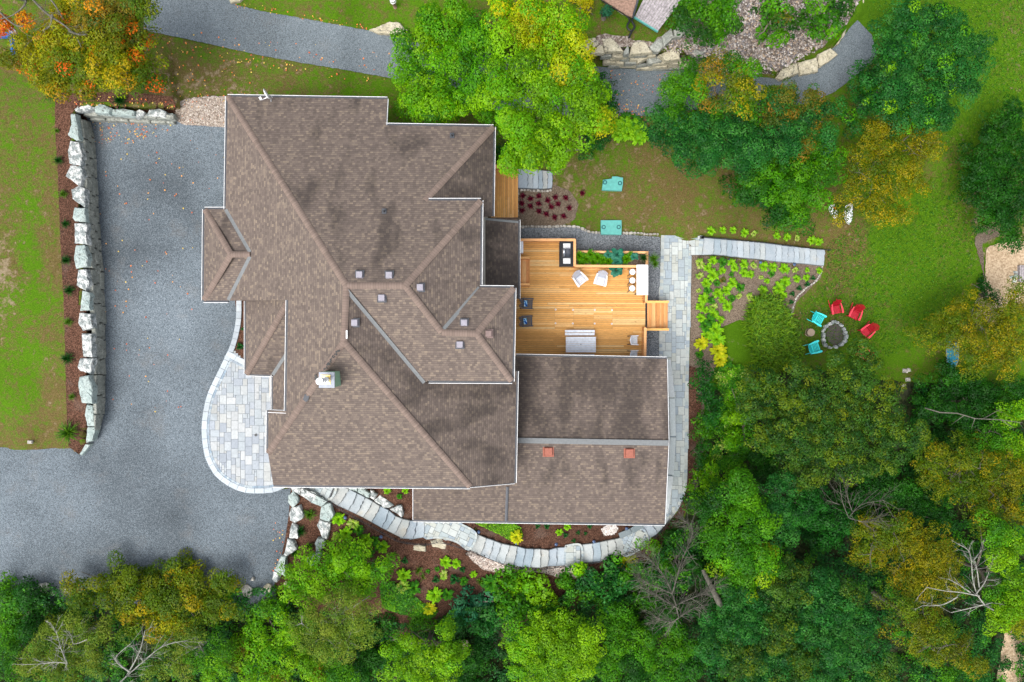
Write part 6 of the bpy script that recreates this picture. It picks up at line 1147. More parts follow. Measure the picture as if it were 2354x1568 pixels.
tree('oak_tree', 'very large blue-green oak filling the lower right', 'tree', [(1700,1390,52,'teal'),(1760,1400,60,'teal'),(1820,1370,60,'oak'),(1880,1360,58,'teal'),(1660,1430,45,'teal'),(1720,1460,60,'teal'),(1790,1460,65,'oak'),(1860,1440,65,'teal'),(1930,1410,55,'teal'),(1980,1440,48,'teal'),(1650,1490,48,'teal'),(1710,1520,58,'oak'),(1780,1530,62,'teal'),(1850,1520,65,'oak'),(1920,1490,62,'teal'),(1985,1510,50,'teal'),(1830,1320,40,'oak'),(1900,1560,60,'teal'),(1980,1570,55,'teal'),(1820,1580,60,'oak'),(1730,1580,55,'teal'),(2030,1540,40,'oak'),(1960,1370,36,'oak')], 'oak', 'teal', .5, (1840,1450))
tree('locust_tree', 'orange-flecked locust in the middle of the lower right woods', 'tree', [(2000,1230,45,'olive'),(2060,1220,50,'olive'),(2110,1250,50,'gold'),(2160,1270,48,'gold'),(2030,1270,48,'gold'),(2090,1300,52,'gold'),(2150,1320,48,'gold'),(2190,1350,40,'gold'),(1990,1280,36,'olive'),(2120,1350,42,'gold'),(2180,1300,40,'gold')], 'locust', 'gold', -.5, (2090,1280), accent=('goldtip', .2), bark='grey_bark', twigs=30)
tree('locust_tree', 'lower golden locust beside the white bare branches', 'tree', [(2080,1400,40,'olive'),(2130,1410,42,'gold'),(2110,1460,45,'gold'),(2170,1450,42,'olive'),(2200,1500,42,'gold'),(2150,1500,40,'olive'),(2240,1530,36,'gold')], 'locust', 'gold', .5, bark='grey_bark', twigs=20)
bare('bare_tree', 'white leafless branches at the lower right', 'tree', (2260,1390), [[(2262,1390),(2245,1365),(2235,1330),(2232,1290),(2225,1265),(2200,1250)],[(2250,1370),(2210,1362),(2170,1358),(2130,1350)],[(2230,1362),(2205,1345),(2178,1330)],[(2240,1368),(2262,1340),(2272,1315)],[(2235,1290),(2255,1265)],[(2260,1390),(2220,1400),(2185,1408)],[(2200,1372),(2165,1390),(2120,1392)],[(2250,1350),(2245,1310),(2240,1290)],[(2262,1390),(2280,1385)]], 3.0, -6, 70, 'birch_bark', .035, 3, .3)
tree('shrub', 'lime green tree with orange tips at the lower right edge', 'tree', [(2290,1220,40,'green'),(2330,1240,40,'lime'),(2310,1280,36,'lime'),(2300,1380,45,'green'),(2345,1340,40,'lime'),(2330,1400,45,'lime'),(2350,1440,40,'autumn'),(2290,1430,30,'lime')], 'broad', 'lime', -.5)
tree('broadleaf_tree', 'loose dark tree over the dirt track in the lower right corner', 'tree', [(2200,1560,45,'green'),(2250,1580,45,'teal'),(2260,1470,30,'teal')], 'broad', 'green', -2.0, dens=.6)
tree('broadleaf_tree', 'dark broadleaf tree in the gap above the orange-flecked locust', 'tree', [(2060,1120,50,'deep'),(2110,1160,50,'deep'),(2000,1130,45,'deep'),(1960,1160,45,'deep'),(2170,1190,40,'deep'),(1930,1200,45,'dark'),(1900,1230,45,'dark')], 'broad', 'deep', -2.0)
bare('bare_tree', 'tangle of thin grey twigs between the woods and the big oak', 'tree', (1950,1190), [[(1950,1190),(1935,1150),(1930,1110)],[(1950,1190),(1980,1160),(2030,1150)],[(1960,1180),(1945,1130),(1960,1100)],[(1930,1160),(1900,1150)],[(1950,1190),(1990,1200),(2020,1190)]], .5, -5, 80, 'grey_bark', .02, 6, .45)
m = MB(); t0 = thing('fallen_branch', 'long grey branch lying across the gap right of the big oak', 'branch', P(2130, 940, -2)); b = Vector(t0.location); m.tube([Vector(P(x, y, -2)) - b for x, y in ((2125,938),(2160,948),(2200,950),(2240,962),(2300,965),(2350,972))], [.04, .045, .04, .035, .03, .02], 8)
for x, y, x2, y2 in ((2215,955,2187,975),(2240,962,2232,985),(2260,962,2300,940),(2300,965,2330,985)): m.tube([Vector(P(x, y, -2)) - b, Vector(P(x2, y2, -2)) - b], [.03, .01], 5)
m.obj('branch', M['grey_bark'], t0)
tree('maple_tree', 'lime-green maple at the bottom centre right of the bench', 'tree', [(1230,1440,48,'lime'),(1290,1450,50,'lime'),(1190,1480,42,'bright'),(1250,1500,55,'lime'),(1310,1500,50,'lime'),(1350,1470,38,'lime'),(1215,1540,50,'bright'),(1280,1550,55,'lime'),(1340,1530,42,'lime'),(1370,1500,26,'lime')], 'broad', 'lime', -.5, (1270,1490))
tree('broadleaf_tree', 'mid-green tree at the bottom between lime maple and large oak', 'tree', [(1420,1420,45,'green'),(1470,1450,50,'green'),(1430,1480,45,'green'),(1500,1500,50,'green'),(1400,1530,50,'green'),(1460,1550,50,'deep'),(1530,1550,50,'green'),(1560,1480,45,'green'),(1590,1530,45,'deep'),(1530,1430,36,'deep')], 'broad', 'green', -1.5)
tree('sumac', 'sumac with large blue-green leaves below the mulch bed', 'shrub', [(1070,1400,36,'kale'),(1110,1380,32,'kale'),(1130,1420,38,'teal'),(1160,1350,40,'green'),(1200,1345,38,'bright'),(1240,1350,32,'bright'),(1180,1400,42,'green'),(1100,1440,32,'teal'),(1220,1390,38,'green'),(1045,1430,22,'teal')], 'sumac', 'green', -2.2)
tree('shrub', 'green shrub below the pebble strip right of the sumac', 'shrub', [(1300,1330,30,'green'),(1370,1340,34,'teal'),(1410,1320,34,'teal'),(1440,1350,36,'teal'),(1390,1380,36,'teal'),(1440,1310,28,'green'),(1350,1370,28,'green'),(1335,1310,16,'bright')], 'sumac', 'teal', -2.6)
tree('shrub', 'low green shrubs under the leafless tree', 'shrub', [(1480,1330,34,'green'),(1500,1260,26,'bright'),(1530,1300,34,'green'),(1590,1290,36,'deep'),(1590,1240,34,'deep'),(1550,1230,26,'deep'),(1540,1350,36,'teal'),(1480,1380,36,'green'),(1620,1330,36,'deep'),(1430,1420,30,'deep'),(1550,1410,36,'deep'),(1610,1400,36,'deep')], 'broad', 'deep', -3.2)
tree('maple_tree', 'bright lime maple at the bottom, left of the bench', 'tree', [(1030,1455,22,'lime'),(1020,1490,34,'lime'),(985,1500,36,'lime'),(1030,1520,34,'bright'),(930,1475,28,'lime'),(905,1490,28,'bright'),(940,1530,36,'lime'),(975,1560,40,'lime'),(895,1550,26,'lime'),(1020,1560,30,'lime'),(1045,1500,22,'lime')], 'broad', 'lime', .5, (975,1515))
tree('broadleaf_tree', 'deep green tree in the dark gap left of the bottom lime maple', 'tree', [(870,1390,38,'deep'),(920,1410,40,'deep'),(960,1430,40,'green'),(880,1440,42,'deep'),(1000,1420,36,'deep'),(860,1500,45,'deep'),(1080,1520,45,'deep'),(1070,1560,45,'deep'),(930,1380,26,'green'),(830,1540,45,'deep')], 'broad', 'deep', -2.5)
tree('maple_tree', 'bright green maple in front of the mulch bed below the house', 'tree', [(812,1262,20,'bright'),(800,1290,34,'bright'),(765,1275,30,'bright'),(740,1310,40,'bright'),(835,1300,34,'bright'),(785,1330,44,'bright'),(700,1300,22,'bright'),(710,1340,34,'bright'),(745,1360,38,'lime'),(665,1318,18,'lime'),(680,1340,24,'bright'),(850,1345,34,'bright'),(880,1305,24,'bright'),(820,1365,36,'bright'),(660,1370,26,'bright'),(700,1385,30,'bright'),(870,1330,26,'green')], 'broad', 'bright', 1.2, (770,1320))
tree('birch_tree', 'grey-green birch with pale branches below the bright maple', 'tree', [(760,1400,36),(800,1385,32),(720,1430,38),(770,1450,45),(820,1430,38),(850,1400,28),(700,1470,30),(745,1490,38),(800,1490,36),(840,1460,28),(670,1440,22)], 'fine', 'sage', 2.5, (765,1440), dens=.85, bark='birch_bark', twigs=32, zdrop=.5)
tree('maple_tree', 'yellow-green tree at the bottom left of centre, with an orange spot', 'tree', [(610,1390,34,'green'),(640,1400,30,'bright'),(600,1440,38,'bright'),(650,1450,36,'bright'),(570,1480,36,'bright'),(625,1500,42,'bright'),(680,1520,36,'lime'),(580,1540,42,'bright'),(640,1560,42,'lime'),(720,1550,40,'lime'),(780,1550,40,'green'),(540,1520,30,'olive',-.5),(555,1485,26,'rusty',-.6)], 'broad', 'bright', .5, accent=('rusty', .05))
tree('shrub', 'olive-yellow bush hanging over the bottom edge of the driveway', 'bush', [(260,1315,30,'olive'),(225,1340,36,'olive'),(170,1340,28,'olive'),(290,1345,40,'olive'),(350,1345,38,'olive'),(400,1310,36,'olive'),(425,1330,38,'autumn'),(375,1380,44,'olive'),(310,1400,44,'autumn'),(250,1390,38,'olive'),(440,1375,40,'autumn'),(500,1330,26,'olive'),(520,1345,28,'olive'),(490,1380,38,'olive'),(400,1430,38,'autumn'),(350,1450,34,'autumn'),(460,1430,36,'olive'),(160,1370,30,'olive'),(530,1400,28,'olive'),(300,1450,26,'olive'),(330,1365,38,'olive'),(200,1370,34,'olive'),(370,1340,34,'olive'),(460,1350,36,'olive'),(270,1370,34,'olive'),(420,1395,36,'olive')], 'broad', 'olive', 1.7, (350,1400), twigs=10, accent=('goldtip', .1))
tree('shrub', 'dark shrub between the driveway boulders and the yellow-green tree', 'shrub', [(550,1370,24,'teal'),(585,1365,26,'deep'),(630,1345,26,'deep'),(650,1360,18,'deep'),(560,1400,28,'sage')], 'shrub', 'deep', -.6)
tree('broadleaf_tree', 'dark green tree at the left end of the bottom row', 'tree', [(15,1370,40,'green'),(60,1370,42,'deep'),(30,1420,46,'green'),(85,1400,34,'deep'),(20,1470,42,'green'),(70,1450,36,'deep'),(0,1340,24,'green'),(110,1430,30,'olive')], 'broad', 'deep', .8)
tree('birch_tree', 'grey-green birch with white branches in the bottom left corner', 'tree', [(180,1430,40),(130,1460,40),(200,1480,45),(150,1510,45),(90,1510,40),(210,1530,40),(60,1545,42),(140,1560,42),(20,1530,38,'green'),(235,1450,22)], 'fine', 'sage', 2.2, (150,1490), dens=.85, bark='birch_bark', twigs=26, zdrop=.5)
bare('bare_tree', 'white bare limbs showing through the bottom left birch', 'tree', (160,1540), [[(155,1525),(130,1522),(105,1525),(50,1528)],[(155,1525),(140,1490),(130,1455),(115,1430)],[(200,1470),(170,1480),(165,1460)]], 3.0, -1.5, 50, 'birch_bark', .02, 14, .3)
tree('birch_tree', 'sage birch crossed by one thick white limb near the bottom edge', 'tree', [(380,1490,32),(420,1480,30),(350,1540,30),(400,1540,40),(450,1470,24),(450,1520,36,'green'),(490,1540,40,'bright'),(500,1490,34,'green')], 'fine', 'sage', 1.6, dens=.8, bark='birch_bark', twigs=12, zdrop=.4)
bare('bare_tree', 'thick white limb slanting across the bottom left birches', 'tree', (270,1580), [[(255,1590),(290,1555),(330,1520),(375,1485),(430,1472)],[(290,1555),(320,1500),(333,1450)],[(300,1545),(265,1515),(300,1480)],[(330,1520),(318,1505)]], 3.0, -1.5, 50, 'birch_bark', .04, 12, .35)
tree('broadleaf_tree', 'deep green tree in the gap between the two bottom left birches', 'tree', [(285,1470,34,'deep'),(270,1520,36,'deep'),(320,1500,34,'deep'),(300,1560,38,'deep')], 'broad', 'deep', -1.0)
tree('pine_tree', 'soft green pine right of the weathered planks at the top', 'tree', [(1585,10,42,'green'),(1635,30,46,'green'),(1570,45,30,'pine'),(1675,15,42,'green'),(1610,68,28,'pine'),(1655,70,30,'green'),(1690,50,26,'pine')], 'pine', 'green', .8)
tree('sumac', 'sumac with red spots among the river pebbles at the top', 'shrub', [(1780,15,40,'green'),(1815,55,28,'pine'),(1755,60,28,'green'),(1745,20,26,'pine'),(1790,85,20,'green')], 'sumac', 'green', -.5, accent=('rusty', .08))
tree('sumac', 'green sumac beside the end of the road at the top', 'shrub', [(1880,20,38,'green'),(1920,50,32,'green'),(1875,68,26,'green'),(1935,20,32,'pine'),(1850,45,24,'pine')], 'sumac', 'green', -1.5)
tree('shrub', 'bright yellow shrub at the top edge by the shed', 'shrub', [(1345,0,24),(1325,-5,16),(1350,15,14)], 'shrub', 'yellowtip', .6)
tree('spruce', 'tiny blue spruce between the yellow shrub and the shed', 'spruce', [(*TW(585,220),13),(*TW(585,220),7,'spruce',.3)], 'shrub', 'spruce', .5, limbs=0)
tree('shrub', 'pale teal shrub under the lower right of the autumn maple', 'shrub', [(348,190,20),(335,205,14),(362,185,12)], 'shrub', 'teal', 1.2)
# ---- undergrowth, countless leaves near the ground
def scatter_leaves(name, poly, n, pal, h, size, label, cat='undergrowth', zf=gB, clump=0, dark=1.0, mat='leaves', flat=False):
    x0, x1 = min(p[0] for p in poly), max(p[0] for p in poly); y0, y1 = min(p[1] for p in poly), max(p[1] for p in poly)
    if clump:
        cx = RNG.uniform(x0, x1, clump); cy = RNG.uniform(y0, y1, clump); k = RNG.integers(0, clump, n * 3); x = cx[k] + RNG.normal(0, 7, n * 3); y = cy[k] + RNG.normal(0, 7, n * 3); ch = RNG.uniform(.2, 1, clump)[k]; ci = RNG.integers(0, len(PAL[pal[0]]) * 0 + len(pal), clump)[k]
    else: x = RNG.uniform(x0, x1, n * 3); y = RNG.uniform(y0, y1, n * 3); ch = np.ones(n * 3); ci = RNG.integers(0, len(pal), n * 3)
    ok = inpoly(poly, x, y); x, y, ch, ci = x[ok][:n], y[ok][:n], ch[ok][:n], ci[ok][:n]; n = len(x); z = zf(x, y) + RNG.uniform(.03, 1, n) * ch * h
    pos = np.stack([(x - CX) * (H - z) / F, -(y - CY) * (H - z) / F, z], -1); al = [np.array(PAL[p]) for p in pal]
    col = np.stack([al[i][RNG.integers(0, len(al[i]))] for i in ci]) * RNG.uniform(.7, 1.2, (n, 1)) * .84 * dark
    me = leafmesh(name, pos, np.tile([0, 0, 1.0], (n, 1)), col, size, .6, .4 if flat else 1.0); return tag(link(name, me, M[mat]), label, cat, None, 'stuff')
scatter_leaves('undergrowth', [(-60,1350),(640,1352),(700,1400),(900,1430),(1000,1440),(1000,1700),(-60,1700)], 70000, ['deep','green','dark'], 1.6, .15, 'leafy undergrowth below the left driveway edge', clump=1200)
scatter_leaves('undergrowth', [(1000,1440),(1040,1400),(1280,1380),(1330,1330),(1460,1300),(1560,1215),(1640,1180),(1900,1150),(2080,1100),(2100,880),(2400,900),(2400,1700),(1000,1700)], 170000, ['deep','green','dark','deep'], 2.0, .16, 'leafy undergrowth of the lower right woods', clump=2600)
tree('shrub', 'green shrubs filling the gap between path and big oak', 'shrub', [(1700,900,30,'hostadark'),(1690,960,34,'bright'),(1720,1010,36,'green'),(1740,1070,36,'deep'),(1690,1060,34,'green'),(1760,1040,34,'deep'),(1770,1100,34,'deep'),(1680,1010,26,'bright')], 'broad', 'green', -2.8)
scatter_leaves('garden_growth', resample([(1640,860),(1680,830),(1720,850),(1740,900),(1700,1000),(1700,1110),(1620,1150),(1615,1080),(1650,1000),(1655,900)], 6, 6), 16000, ['hostadark','bright','variegated','green'], .7, .14, 'mixed leafy plants between the path and the big oak', clump=240)
scatter_leaves('ground_cover', mp(T(1, 2), [(1490,462),(1766,462)]) + mp(T(2, 2), [(60,500),(80,560),(60,590),(0,600)]) + mp(T(1, 2), [(1700,560)]), 4200, ['lime','hosta','grassy'], .2, .08, 'mat of small lime leaves under the sunroom eave', 'ground cover', clump=120)
scatter_leaves('bed_plants', mp(T(1, 2), [(850,900),(960,870),(1060,950),(1150,1020),(1250,1080),(1200,1130),(1000,1100),(870,1050)]), 5200, ['hostadark','green','bright'], .5, .12, 'mixed low plants at the lower edge of the mulch bed', 'plants', clump=110)
# fallen leaves
def fallen(name, polys, label, size=.095):
    pos, col = [], []
    for poly, n in polys:
        x0, x1 = min(p[0] for p in poly), max(p[0] for p in poly); y0, y1 = min(p[1] for p in poly), max(p[1] for p in poly); x = RNG.uniform(x0, x1, n * 4); y = RNG.uniform(y0, y1, n * 4); k = inpoly(poly, x, y); x, y = x[k][:n], y[k][:n]; z = g(x, y) + .06
        pos.append(np.stack([(x - CX) * (H - z) / F, -(y - CY) * (H - z) / F, z], -1)); col.append(np.array([(.75, .22, .06), (.8, .38, .1), (.6, .14, .06), (.75, .55, .12)])[RNG.integers(0, 4, len(x))] * RNG.uniform(.7, 1.1, (len(x), 1)))
    pos = np.concatenate(pos); me = leafmesh(name, pos, np.tile([0, 0, 2.0], (len(pos), 1)), np.concatenate(col), size, .8, .5); tag(link(name, me, M['dry_leaves']), label, 'leaves', None, 'stuff')
fallen('fallen_leaves', [([(205,270),(400,275),(400,300),(300,330),(215,330)], 130), ([(213,300),(420,300),(520,350),(450,600),(230,700)], 60), ([(230,600),(450,600),(430,950),(240,950)], 40), ([(300,70),(520,115),(900,185),(900,200),(500,140),(320,100)], 80), ([(330,60),(900,120),(900,170),(500,110)], 40), ([(530,15),(700,45),(850,70),(850,60),(700,32),(560,5)], 60), ([(350,100),(600,140),(560,220),(400,220)], 50), ([(400,215),(520,220),(520,290),(400,280)], 60), ([(1400,160),(1560,165),(1540,200),(1400,260)], 60), ([(1410,240),(1480,240),(1480,275),(1410,275)], 60), ([(630,1200),(655,1200),(640,1330),(620,1330)], 22), ([(200,215),(400,230),(400,250),(160,240)], 60)], 'small orange and red fallen leaves on driveway, road and grass')
# ------------------------------------------------------------------ garden plants
def rosette(nm, n, L_, W_, pal, mats, layers=2, lift=.35, droop=.5, wav=0.0, seed=0):
    rr = random.Random(seed); m = MB(); pl = PAL[pal]
    for k in range(n):
        a = 6.283 * k / n * 1.618 * 3 + rr.uniform(-.3, .3); ly = (k % layers) / layers; l = L_ * (1 - ly * .45) * rr.uniform(.8, 1.1); tl = lift * (1 + ly * 1.2); d = (math.cos(a), math.sin(a)); s = (-d[1], d[0]); c = tuple(pl[rr.randrange(len(pl))] * rr.uniform(.8, 1.2) * .7)
        st = [(0.08, .05, .25), (.35, .7, .75), (.65, 1.0, 1.0), (.9, .6, .9), (1.0, .03, .8 - droop * .3)]; vs = []
        for f, w_, zz in st:
            z = l * tl * (math.sin(f * 2.4) * 1.1) * (1 if f < .7 else 1 - droop * (f - .7)); 
            for q in (-1, 0, 1): vs.append((d[0] * l * f + s[0] * q * w_ * W_ / 2, d[1] * l * f + s[1] * q * w_ * W_ / 2, max(.01, z) + (.015 if q else -.01) + rr.uniform(-wav, wav)))
        m.add(vs, [(i * 3 + j, i * 3 + j + 1, i * 3 + 4 + j, i * 3 + 3 + j) for i in range(4) for j in (0, 1)], col=c)
    return m.mesh(nm)
def tuft(nm, n, L_, pal, seed=0, w_=.02, spread=1.0):
    rr = random.Random(seed); m = MB(); pl = PAL[pal]
    for k in range(n):
        a = rr.uniform(0, 6.283); l = L_ * rr.uniform(.6, 1.1); r1 = rr.uniform(.25, 1) * spread; d = (math.cos(a), math.sin(a)); s = (-d[1] * w_, d[0] * w_); c = tuple(pl[rr.randrange(len(pl))] * rr.uniform(.6, 1.2) * .7); vs = []
        for f, zz, ww in ((0, 0, 1), (.4, .55, 1), (.75, .7, .7), (1, .5, .1)): vs += [(d[0] * l * r1 * f + s[0] * ww, d[1] * l * r1 * f + s[1] * ww, l * zz * (1.2 - r1 * .6)), (d[0] * l * r1 * f - s[0] * ww, d[1] * l * r1 * f - s[1] * ww, l * zz * (1.2 - r1 * .6))]
        m.add(vs, [(0, 1, 3, 2), (2, 3, 5, 4), (4, 5, 7, 6)], col=c)
    return m.mesh(nm)
MESH = {'hosta': rosette('hosta', 40, .5, .15, 'hosta', None, 3, .4, seed=1), 'hostadark': rosette('hosta', 40, .5, .15, 'hostadark', None, 3, .4, seed=2), 'variegated': rosette('hosta', 30, .5, .14, 'variegated', None, 3, .4, seed=3), 'yellowhosta': rosette('hosta', 46, .5, .14, 'yellowhosta', None, 3, .45, seed=4),
 'wine': tuft('red_plant', 60, .42, 'wine', 5, .03), 'grass': tuft('ornamental_grass', 150, .75, 'grassy', 6, .014), 'deepgrass': tuft('ornamental_grass', 150, .7, 'deep', 7, .014), 'spiky': tuft('iris', 26, .6, 'grassy', 8, .02), 'kale': rosette('kale', 16, .42, .26, 'kale', None, 3, .6, .2, .02, 9), 'orangeplant': rosette('heuchera', 22, .4, .18, 'rusty', None, 2, .4, seed=10), 'teal': rosette('catmint', 22, .35, .1, 'teal', None, 3, .6, seed=11), 'herb': tuft('herb', 160, .5, 'bright', 12, .03)}
LOOK = {'hosta': ('lime green hosta', 'hosta'), 'hostadark': ('deeper green hosta', 'hosta'), 'variegated': ('cream-edged hosta', 'hosta'), 'yellowhosta': ('yellow hosta', 'hosta'), 'wine': ('wine-red plant', 'plant'), 'grass': ('arching green grass tuft', 'ornamental grass'), 'deepgrass': ('dark green grass tuft', 'ornamental grass'), 'spiky': ('spiky green plant', 'plant'), 'kale': ('blue-green kale', 'kale'), 'orangeplant': ('rusty orange leafy plant', 'plant'), 'teal': ('small grey-green plant', 'plant'), 'herb': ('bushy bright green herb', 'herb')}
NMS = {'wine': 'red_plant', 'grass': 'ornamental_grass', 'deepgrass': 'ornamental_grass', 'spiky': 'spiky_plant', 'kale': 'kale', 'orangeplant': 'leafy_plant', 'teal': 'leafy_plant', 'herb': 'herb'}
def plants(f, L_, where, lm, group, zf=g, dz=0.0):
    by = {}
    for q in L_:
        k = q[3] if len(q) > 3 else 'hosta'; by.setdefault(k, []).append(q)
    for k, its in by.items():
        its.sort(key=lambda q: math.dist(f(q[0], q[1]), lm[0]))
        for i, q in enumerate(its):
            x, y = f(q[0], q[1]); z = (float(zf(x, y)) if callable(zf) else zf) + .03 + dz; r = q[2] * (f(1, 0)[0] - f(0, 0)[0]) * (H - z) / F; base = {'wine': .36, 'grass': .6, 'deepgrass': .58, 'spiky': .5, 'kale': .42, 'teal': .35, 'herb': .42}.get(k, .48)
            o = bpy.data.objects.new(NMS.get(k, 'hosta'), MESH[k]); COL.objects.link(o)
            if not o.data.materials: o.data.materials.append(M['leaves'])
            o.location = P(x, y, z); s = r / base * 1.25; o.scale = (s, s, min(s, 1.3)); o.rotation_euler = (0, 0, random.uniform(0, 6.28)); od = (ORD[i] + ' ' + lm[1]) if len(its) > 1 else ''
            tag(o, f'{LOOK[k][0]} {where}' + (', ' + od if od else ''), LOOK[k][1], group if len(its) > 1 else None)
a, b = T(2, 1), T(3, 1); o_ = lambda x, y: ((1764.8 - 1176.5) / .33348 + x, y)
hl = [(1290,250,32,'variegated'),(1345,280,26),(1380,230,28),(1445,240,30,'hostadark'),(1510,245,26),(1530,280,26),(1595,255,28),(1660,262,22,'variegated'),(1730,270,30),(1445,298,24),(1595,315,28),(1640,325,24),(1510,325,16,'hostadark'),(1290,335,24,'variegated'),(1380,330,38),(1335,385,30),(1450,365,24,'orangeplant'),(1515,385,32),(1570,415,28,'hostadark'),(1410,385,22,'hostadark'),(1475,435,30),(1345,435,26,'hostadark'),(1415,455,32),(1285,435,16,'variegated'),(1315,490,34),(1370,505,24,'hostadark'),(1445,500,24),(1510,490,24,'hostadark'),(1560,475,20,'variegated'),(1635,480,26,'variegated'),(1725,435,30),(1755,370,18),(1715,345,16,'variegated'),(1480,545,32),(1385,550,26,'variegated'),(1295,545,30),(1330,570,22),(1300,625,28),(1435,635,24),(1385,600,34),(1360,640,36,'hostadark'),(1330,680,38,'hostadark'),(1400,700,44),(1410,770,46),(1340,740,34),(1300,800,42,'yellowhosta'),(1415,850,48,'yellowhosta'),(1430,910,44,'yellowhosta'),(1290,875,26,'hostadark'),(1450,960,28,'hosta')] + \
 [(*o_(x, y), *r) for x, y, *r in ((30,275,28),(108,285,32),(185,293,20,'variegated'),(267,295,16),(350,300,20),(20,320,22,'hostadark'),(195,355,24),(260,347,22),(70,420,40),(115,375,32),(100,470,26),(305,350,16,'teal'),(265,392,18,'teal'),(210,420,18,'teal'),(163,460,18,'teal'),(155,515,16,'teal'))]
hl = [q if len(q) > 3 else (*q, 'hosta') for q in hl]
plants(a, hl, 'in the soil bed', ((1612, 588), 'the top of the white stairs'), 'plants in the soil bed')
plants(a, [(1370,25,26),(1450,20,22),(1520,20,22),(1600,38,26),(1665,42,20,'variegated')] + [(*o_(x, y), *r) for x, y, *r in ((57,60,22),(128,68,24),(198,72,20,'variegated'),(295,90,28),(345,100,26))], 'above the white stairs', ((1618, 543), 'the path'), 'hostas above the stairs')
plants(BL, [(1110,560,85),(1325,630,78,'variegated'),(1220,770,88),(1395,720,72,'hostadark'),(1070,810,62,'variegated'),(1505,870,90),(1630,860,50,'hostadark'),(1740,960,84),(1905,1070,62,'spiky'),(2065,1160,48,'teal'),(1570,1050,58,'hostadark')], 'below the curved stairs', ((700, 1130), 'the driveway'), 'hostas in the mulch bed')
plants(BL, [(700,490,88,'grass'),(560,735,88,'deepgrass'),(690,960,60,'deepgrass'),(470,1060,62,'deepgrass')], 'between the boulder rows', ((700, 1130), 'the landing'), 'grass tufts between the boulders')
plants(T(0, 0), [(375,650,62,'deepgrass'),(840,700,52,'deepgrass'),(415,1110,34,'deepgrass'),(400,905,18,'grass'),(445,1340,30,'grass'),(460,1545,30,'deepgrass')] + [(x, y + 1567.7, r, k) for x, y, r, k in ((465,230,36,'deepgrass'),(490,435,40,'deepgrass'),(480,650,32,'grass'),(475,905,46,'deepgrass'),(505,1165,26,'grass'),(490,1410,78,'grass'))], 'behind the stone wall', ((130, 215), 'the autumn maple'), 'grass tufts behind the stone wall')
plants(SB, [(x, y, 52, 'wine') for x, y in ((515,570),(635,610),(765,575),(495,685),(635,730),(765,690),(505,795),(770,810),(900,640),(955,740),(1020,590),(1065,700),(1190,600),(885,855),(1015,905),(1155,885),(1240,755),(1445,525))], 'in sandy soil', ((1190, 435), 'the side deck corner'), 'wine-red plants by the side deck')
plants(T(1, 2), [(1120,790,40,'spiky'),(1150,835,30,'spiky'),(1548,870,40,'spiky'),(1310,735,36,'hosta'),(1380,745,30,'hosta'),(1295,825,30,'variegated'),(1425,785,20,'teal'),(1500,820,22,'hosta'),(1240,855,24,'teal'),(1370,850,34,'teal'),(1430,865,28,'hostadark'),(1020,820,42,'hosta'),(1010,900,46,'variegated'),(1090,910,44,'hostadark'),(1230,960,48,'hosta'),(1320,955,38,'hostadark'),(1195,1050,42,'yellowhosta'),(1185,800,14,'hostadark'),(1250,785,16,'hostadark'),(905,245,22,'hosta'),(990,285,18,'hostadark'),(1030,245,20,'hosta'),(1620,880,60,'hostadark'),(840,620,30,'hostadark')], 'in the lower bed', ((960, 1200), 'the sunroom roof corner'), 'plants in the lower mulch bed')
plants(T(2, 2), [(175,488,18,'teal'),(240,488,20,'teal'),(380,490,24,'hosta'),(325,530,22,'hosta'),(535,488,18,'teal'),(455,535,14,'teal'),(368,550,18,'teal'),(505,540,12,'teal'),(425,590,14,'teal'),(30,560,40,'yellowhosta'),(780,735,44,'yellowhosta'),(830,725,36,'yellowhosta'),(440,910,50,'grass')], 'below the sunroom roof', ((1180, 1200), 'the roof seam'), 'plants below the sunroom roof')
plants(T(2, 0), [(730,890,56),(770,860,50),(830,880,54),(880,905,52),(900,935,48),(870,960,46),(730,930,50),(690,870,40),(800,925,50),(850,840,40,'hostadark'),(780,820,40,'hostadark')], 'below the dark road', ((1500, 300), 'the wide teal-green tree'), 'hostas between road and lawn')
plants(DK, [(1640,350,95,'kale'),(1640,480,80,'kale'),(1625,590,100,'kale'),(1500,355,60,'kale'),(1900,385,60,'kale')], 'in the planter', (DK(1000, 400), 'the grill'), 'kale in the planter', ZD + .4)
plants(DK, [(1050,380,85,'herb'),(1150,420,80,'herb'),(1220,350,70,'herb'),(1330,400,80,'herb'),(1400,440,70,'herb'),(1500,450,80,'herb'),(1780,420,80,'herb'),(1840,370,60,'herb'),(1080,500,60,'herb'),(1270,470,60,'herb'),(2050,400,70,'deepgrass'),(2200,420,90,'grass'),(2230,500,70,'grass')], 'in the planter', (DK(1000, 400), 'the grill'), 'herbs in the planter', ZD + .3)
plants(T(0, 1), [(1660,820,24,'teal'),(1680,700,14,'teal')], 'beside the entry roof', ((560, 690), 'the driveway'), 'plants by the entry')
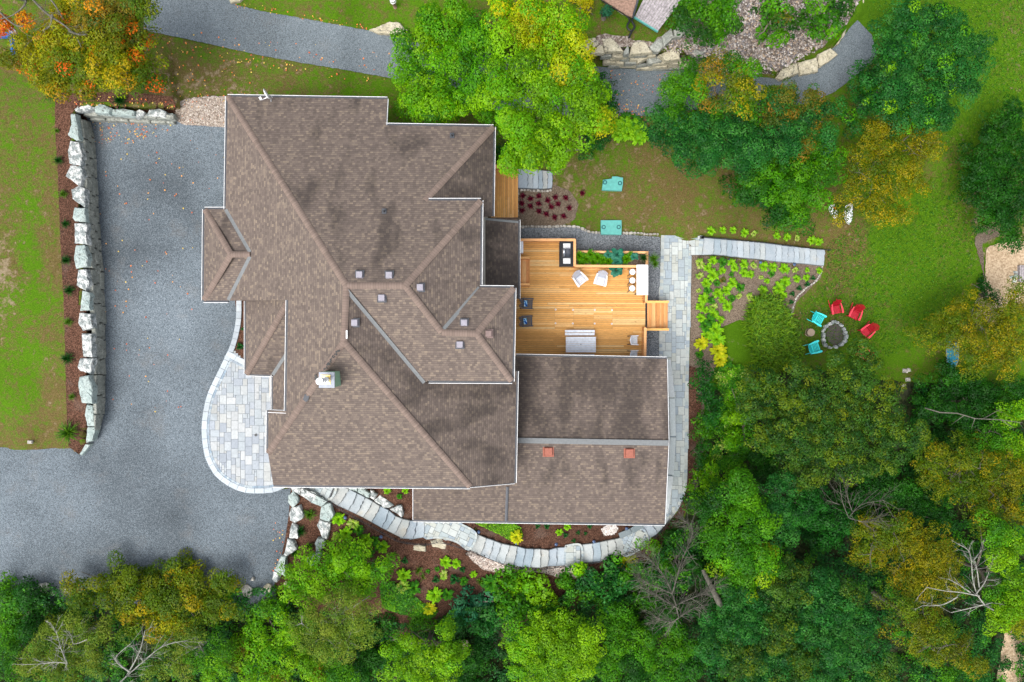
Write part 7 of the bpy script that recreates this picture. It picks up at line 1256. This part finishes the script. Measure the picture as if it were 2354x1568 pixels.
# daylily mass: arching blades nobody could count
def blades(name, poly, n, L_, pal, label):
    x0, x1 = min(p[0] for p in poly), max(p[0] for p in poly); y0, y1 = min(p[1] for p in poly), max(p[1] for p in poly); x = RNG.uniform(x0, x1, n * 3); y = RNG.uniform(y0, y1, n * 3); k = inpoly(poly, x, y); x, y = x[k][:n], y[k][:n]; n = len(x); z = gB(x, y)
    base = np.stack([(x - CX) * (H - z) / F, -(y - CY) * (H - z) / F, z], -1); base[:, :2] += 0; cl = RNG.uniform(0, 6.28, n); d = np.stack([np.cos(cl), np.sin(cl)], -1); l = L_ * RNG.uniform(.6, 1.1, n); s = np.stack([-d[:, 1], d[:, 0]], -1) * .03; V = []
    for f, zz, w_ in ((0, 0, 1), (.45, .75, 1), (.8, .8, .7), (1.1, .55, .15)):
        for sg in (1, -1): V.append(np.concatenate([base[:, :2] + d * (l * f * .8)[:, None] + s * sg * w_, (base[:, 2] + l * zz)[:, None]], 1))
    V = np.stack(V, 1).reshape(-1, 3); fq = np.array([(0, 1, 3, 2), (2, 3, 5, 4), (4, 5, 7, 6)]); q = (fq[None] + (np.arange(n) * 8)[:, None, None]).reshape(-1, 4); pl = np.array(PAL[pal]); col = np.repeat(pl[RNG.integers(0, len(pl), n)] * RNG.uniform(.5, 1.3, (n, 1)) * .75, 3, 0)
    return tag(link(name, npmesh(name, V, q, col), M['leaves']), label, 'daylilies', None, 'stuff')
blades('daylily_bed', resample([(1725,700),(1745,680),(1790,695),(1815,735),(1825,780),(1832,815),(1790,850),(1745,845),(1722,790),(1712,740)], 6, 5), 4200, .75, 'lily', 'dense bed of arching daylily leaves left of the turquoise chairs')
# grass blades where the lawn shows, one countless mass
def grassmass(name, poly, n, pal, h, label): return scatter_leaves(name, poly, n, pal, h, .1, label, 'grass', g, 0, .8)
lf = [(1960,40),(2000,130),(2100,300),(2180,330),(2160,480),(2250,560),(2240,700),(2100,780),(2020,800),(1960,700),(1880,620),(1900,520),(2000,500),(2060,250),(1985,200)]
grassmass('grass_tufts', [(1990,-20),(2400,-20),(2400,300),(2240,300),(2240,620),(2150,780),(2040,820),(1990,780),(1840,820),(1830,720),(1900,640),(1900,560),(1960,520),(2080,460),(2180,380),(2000,60)], 24000, ['grassy', 'lily', 'green'], .08, 'short green grass blades on the right-hand lawn')
#grassmass('grass_tufts', [(-10,220),(125,235),(135,520),(150,1015),(80,1030),(-10,1020)], 9000, ['grassy', 'olive', 'lily'], .1, 'short grass blades on the left lawn behind the wall')
print('LEAVES', NLEAF, 'OBJECTS', len(bpy.data.objects))
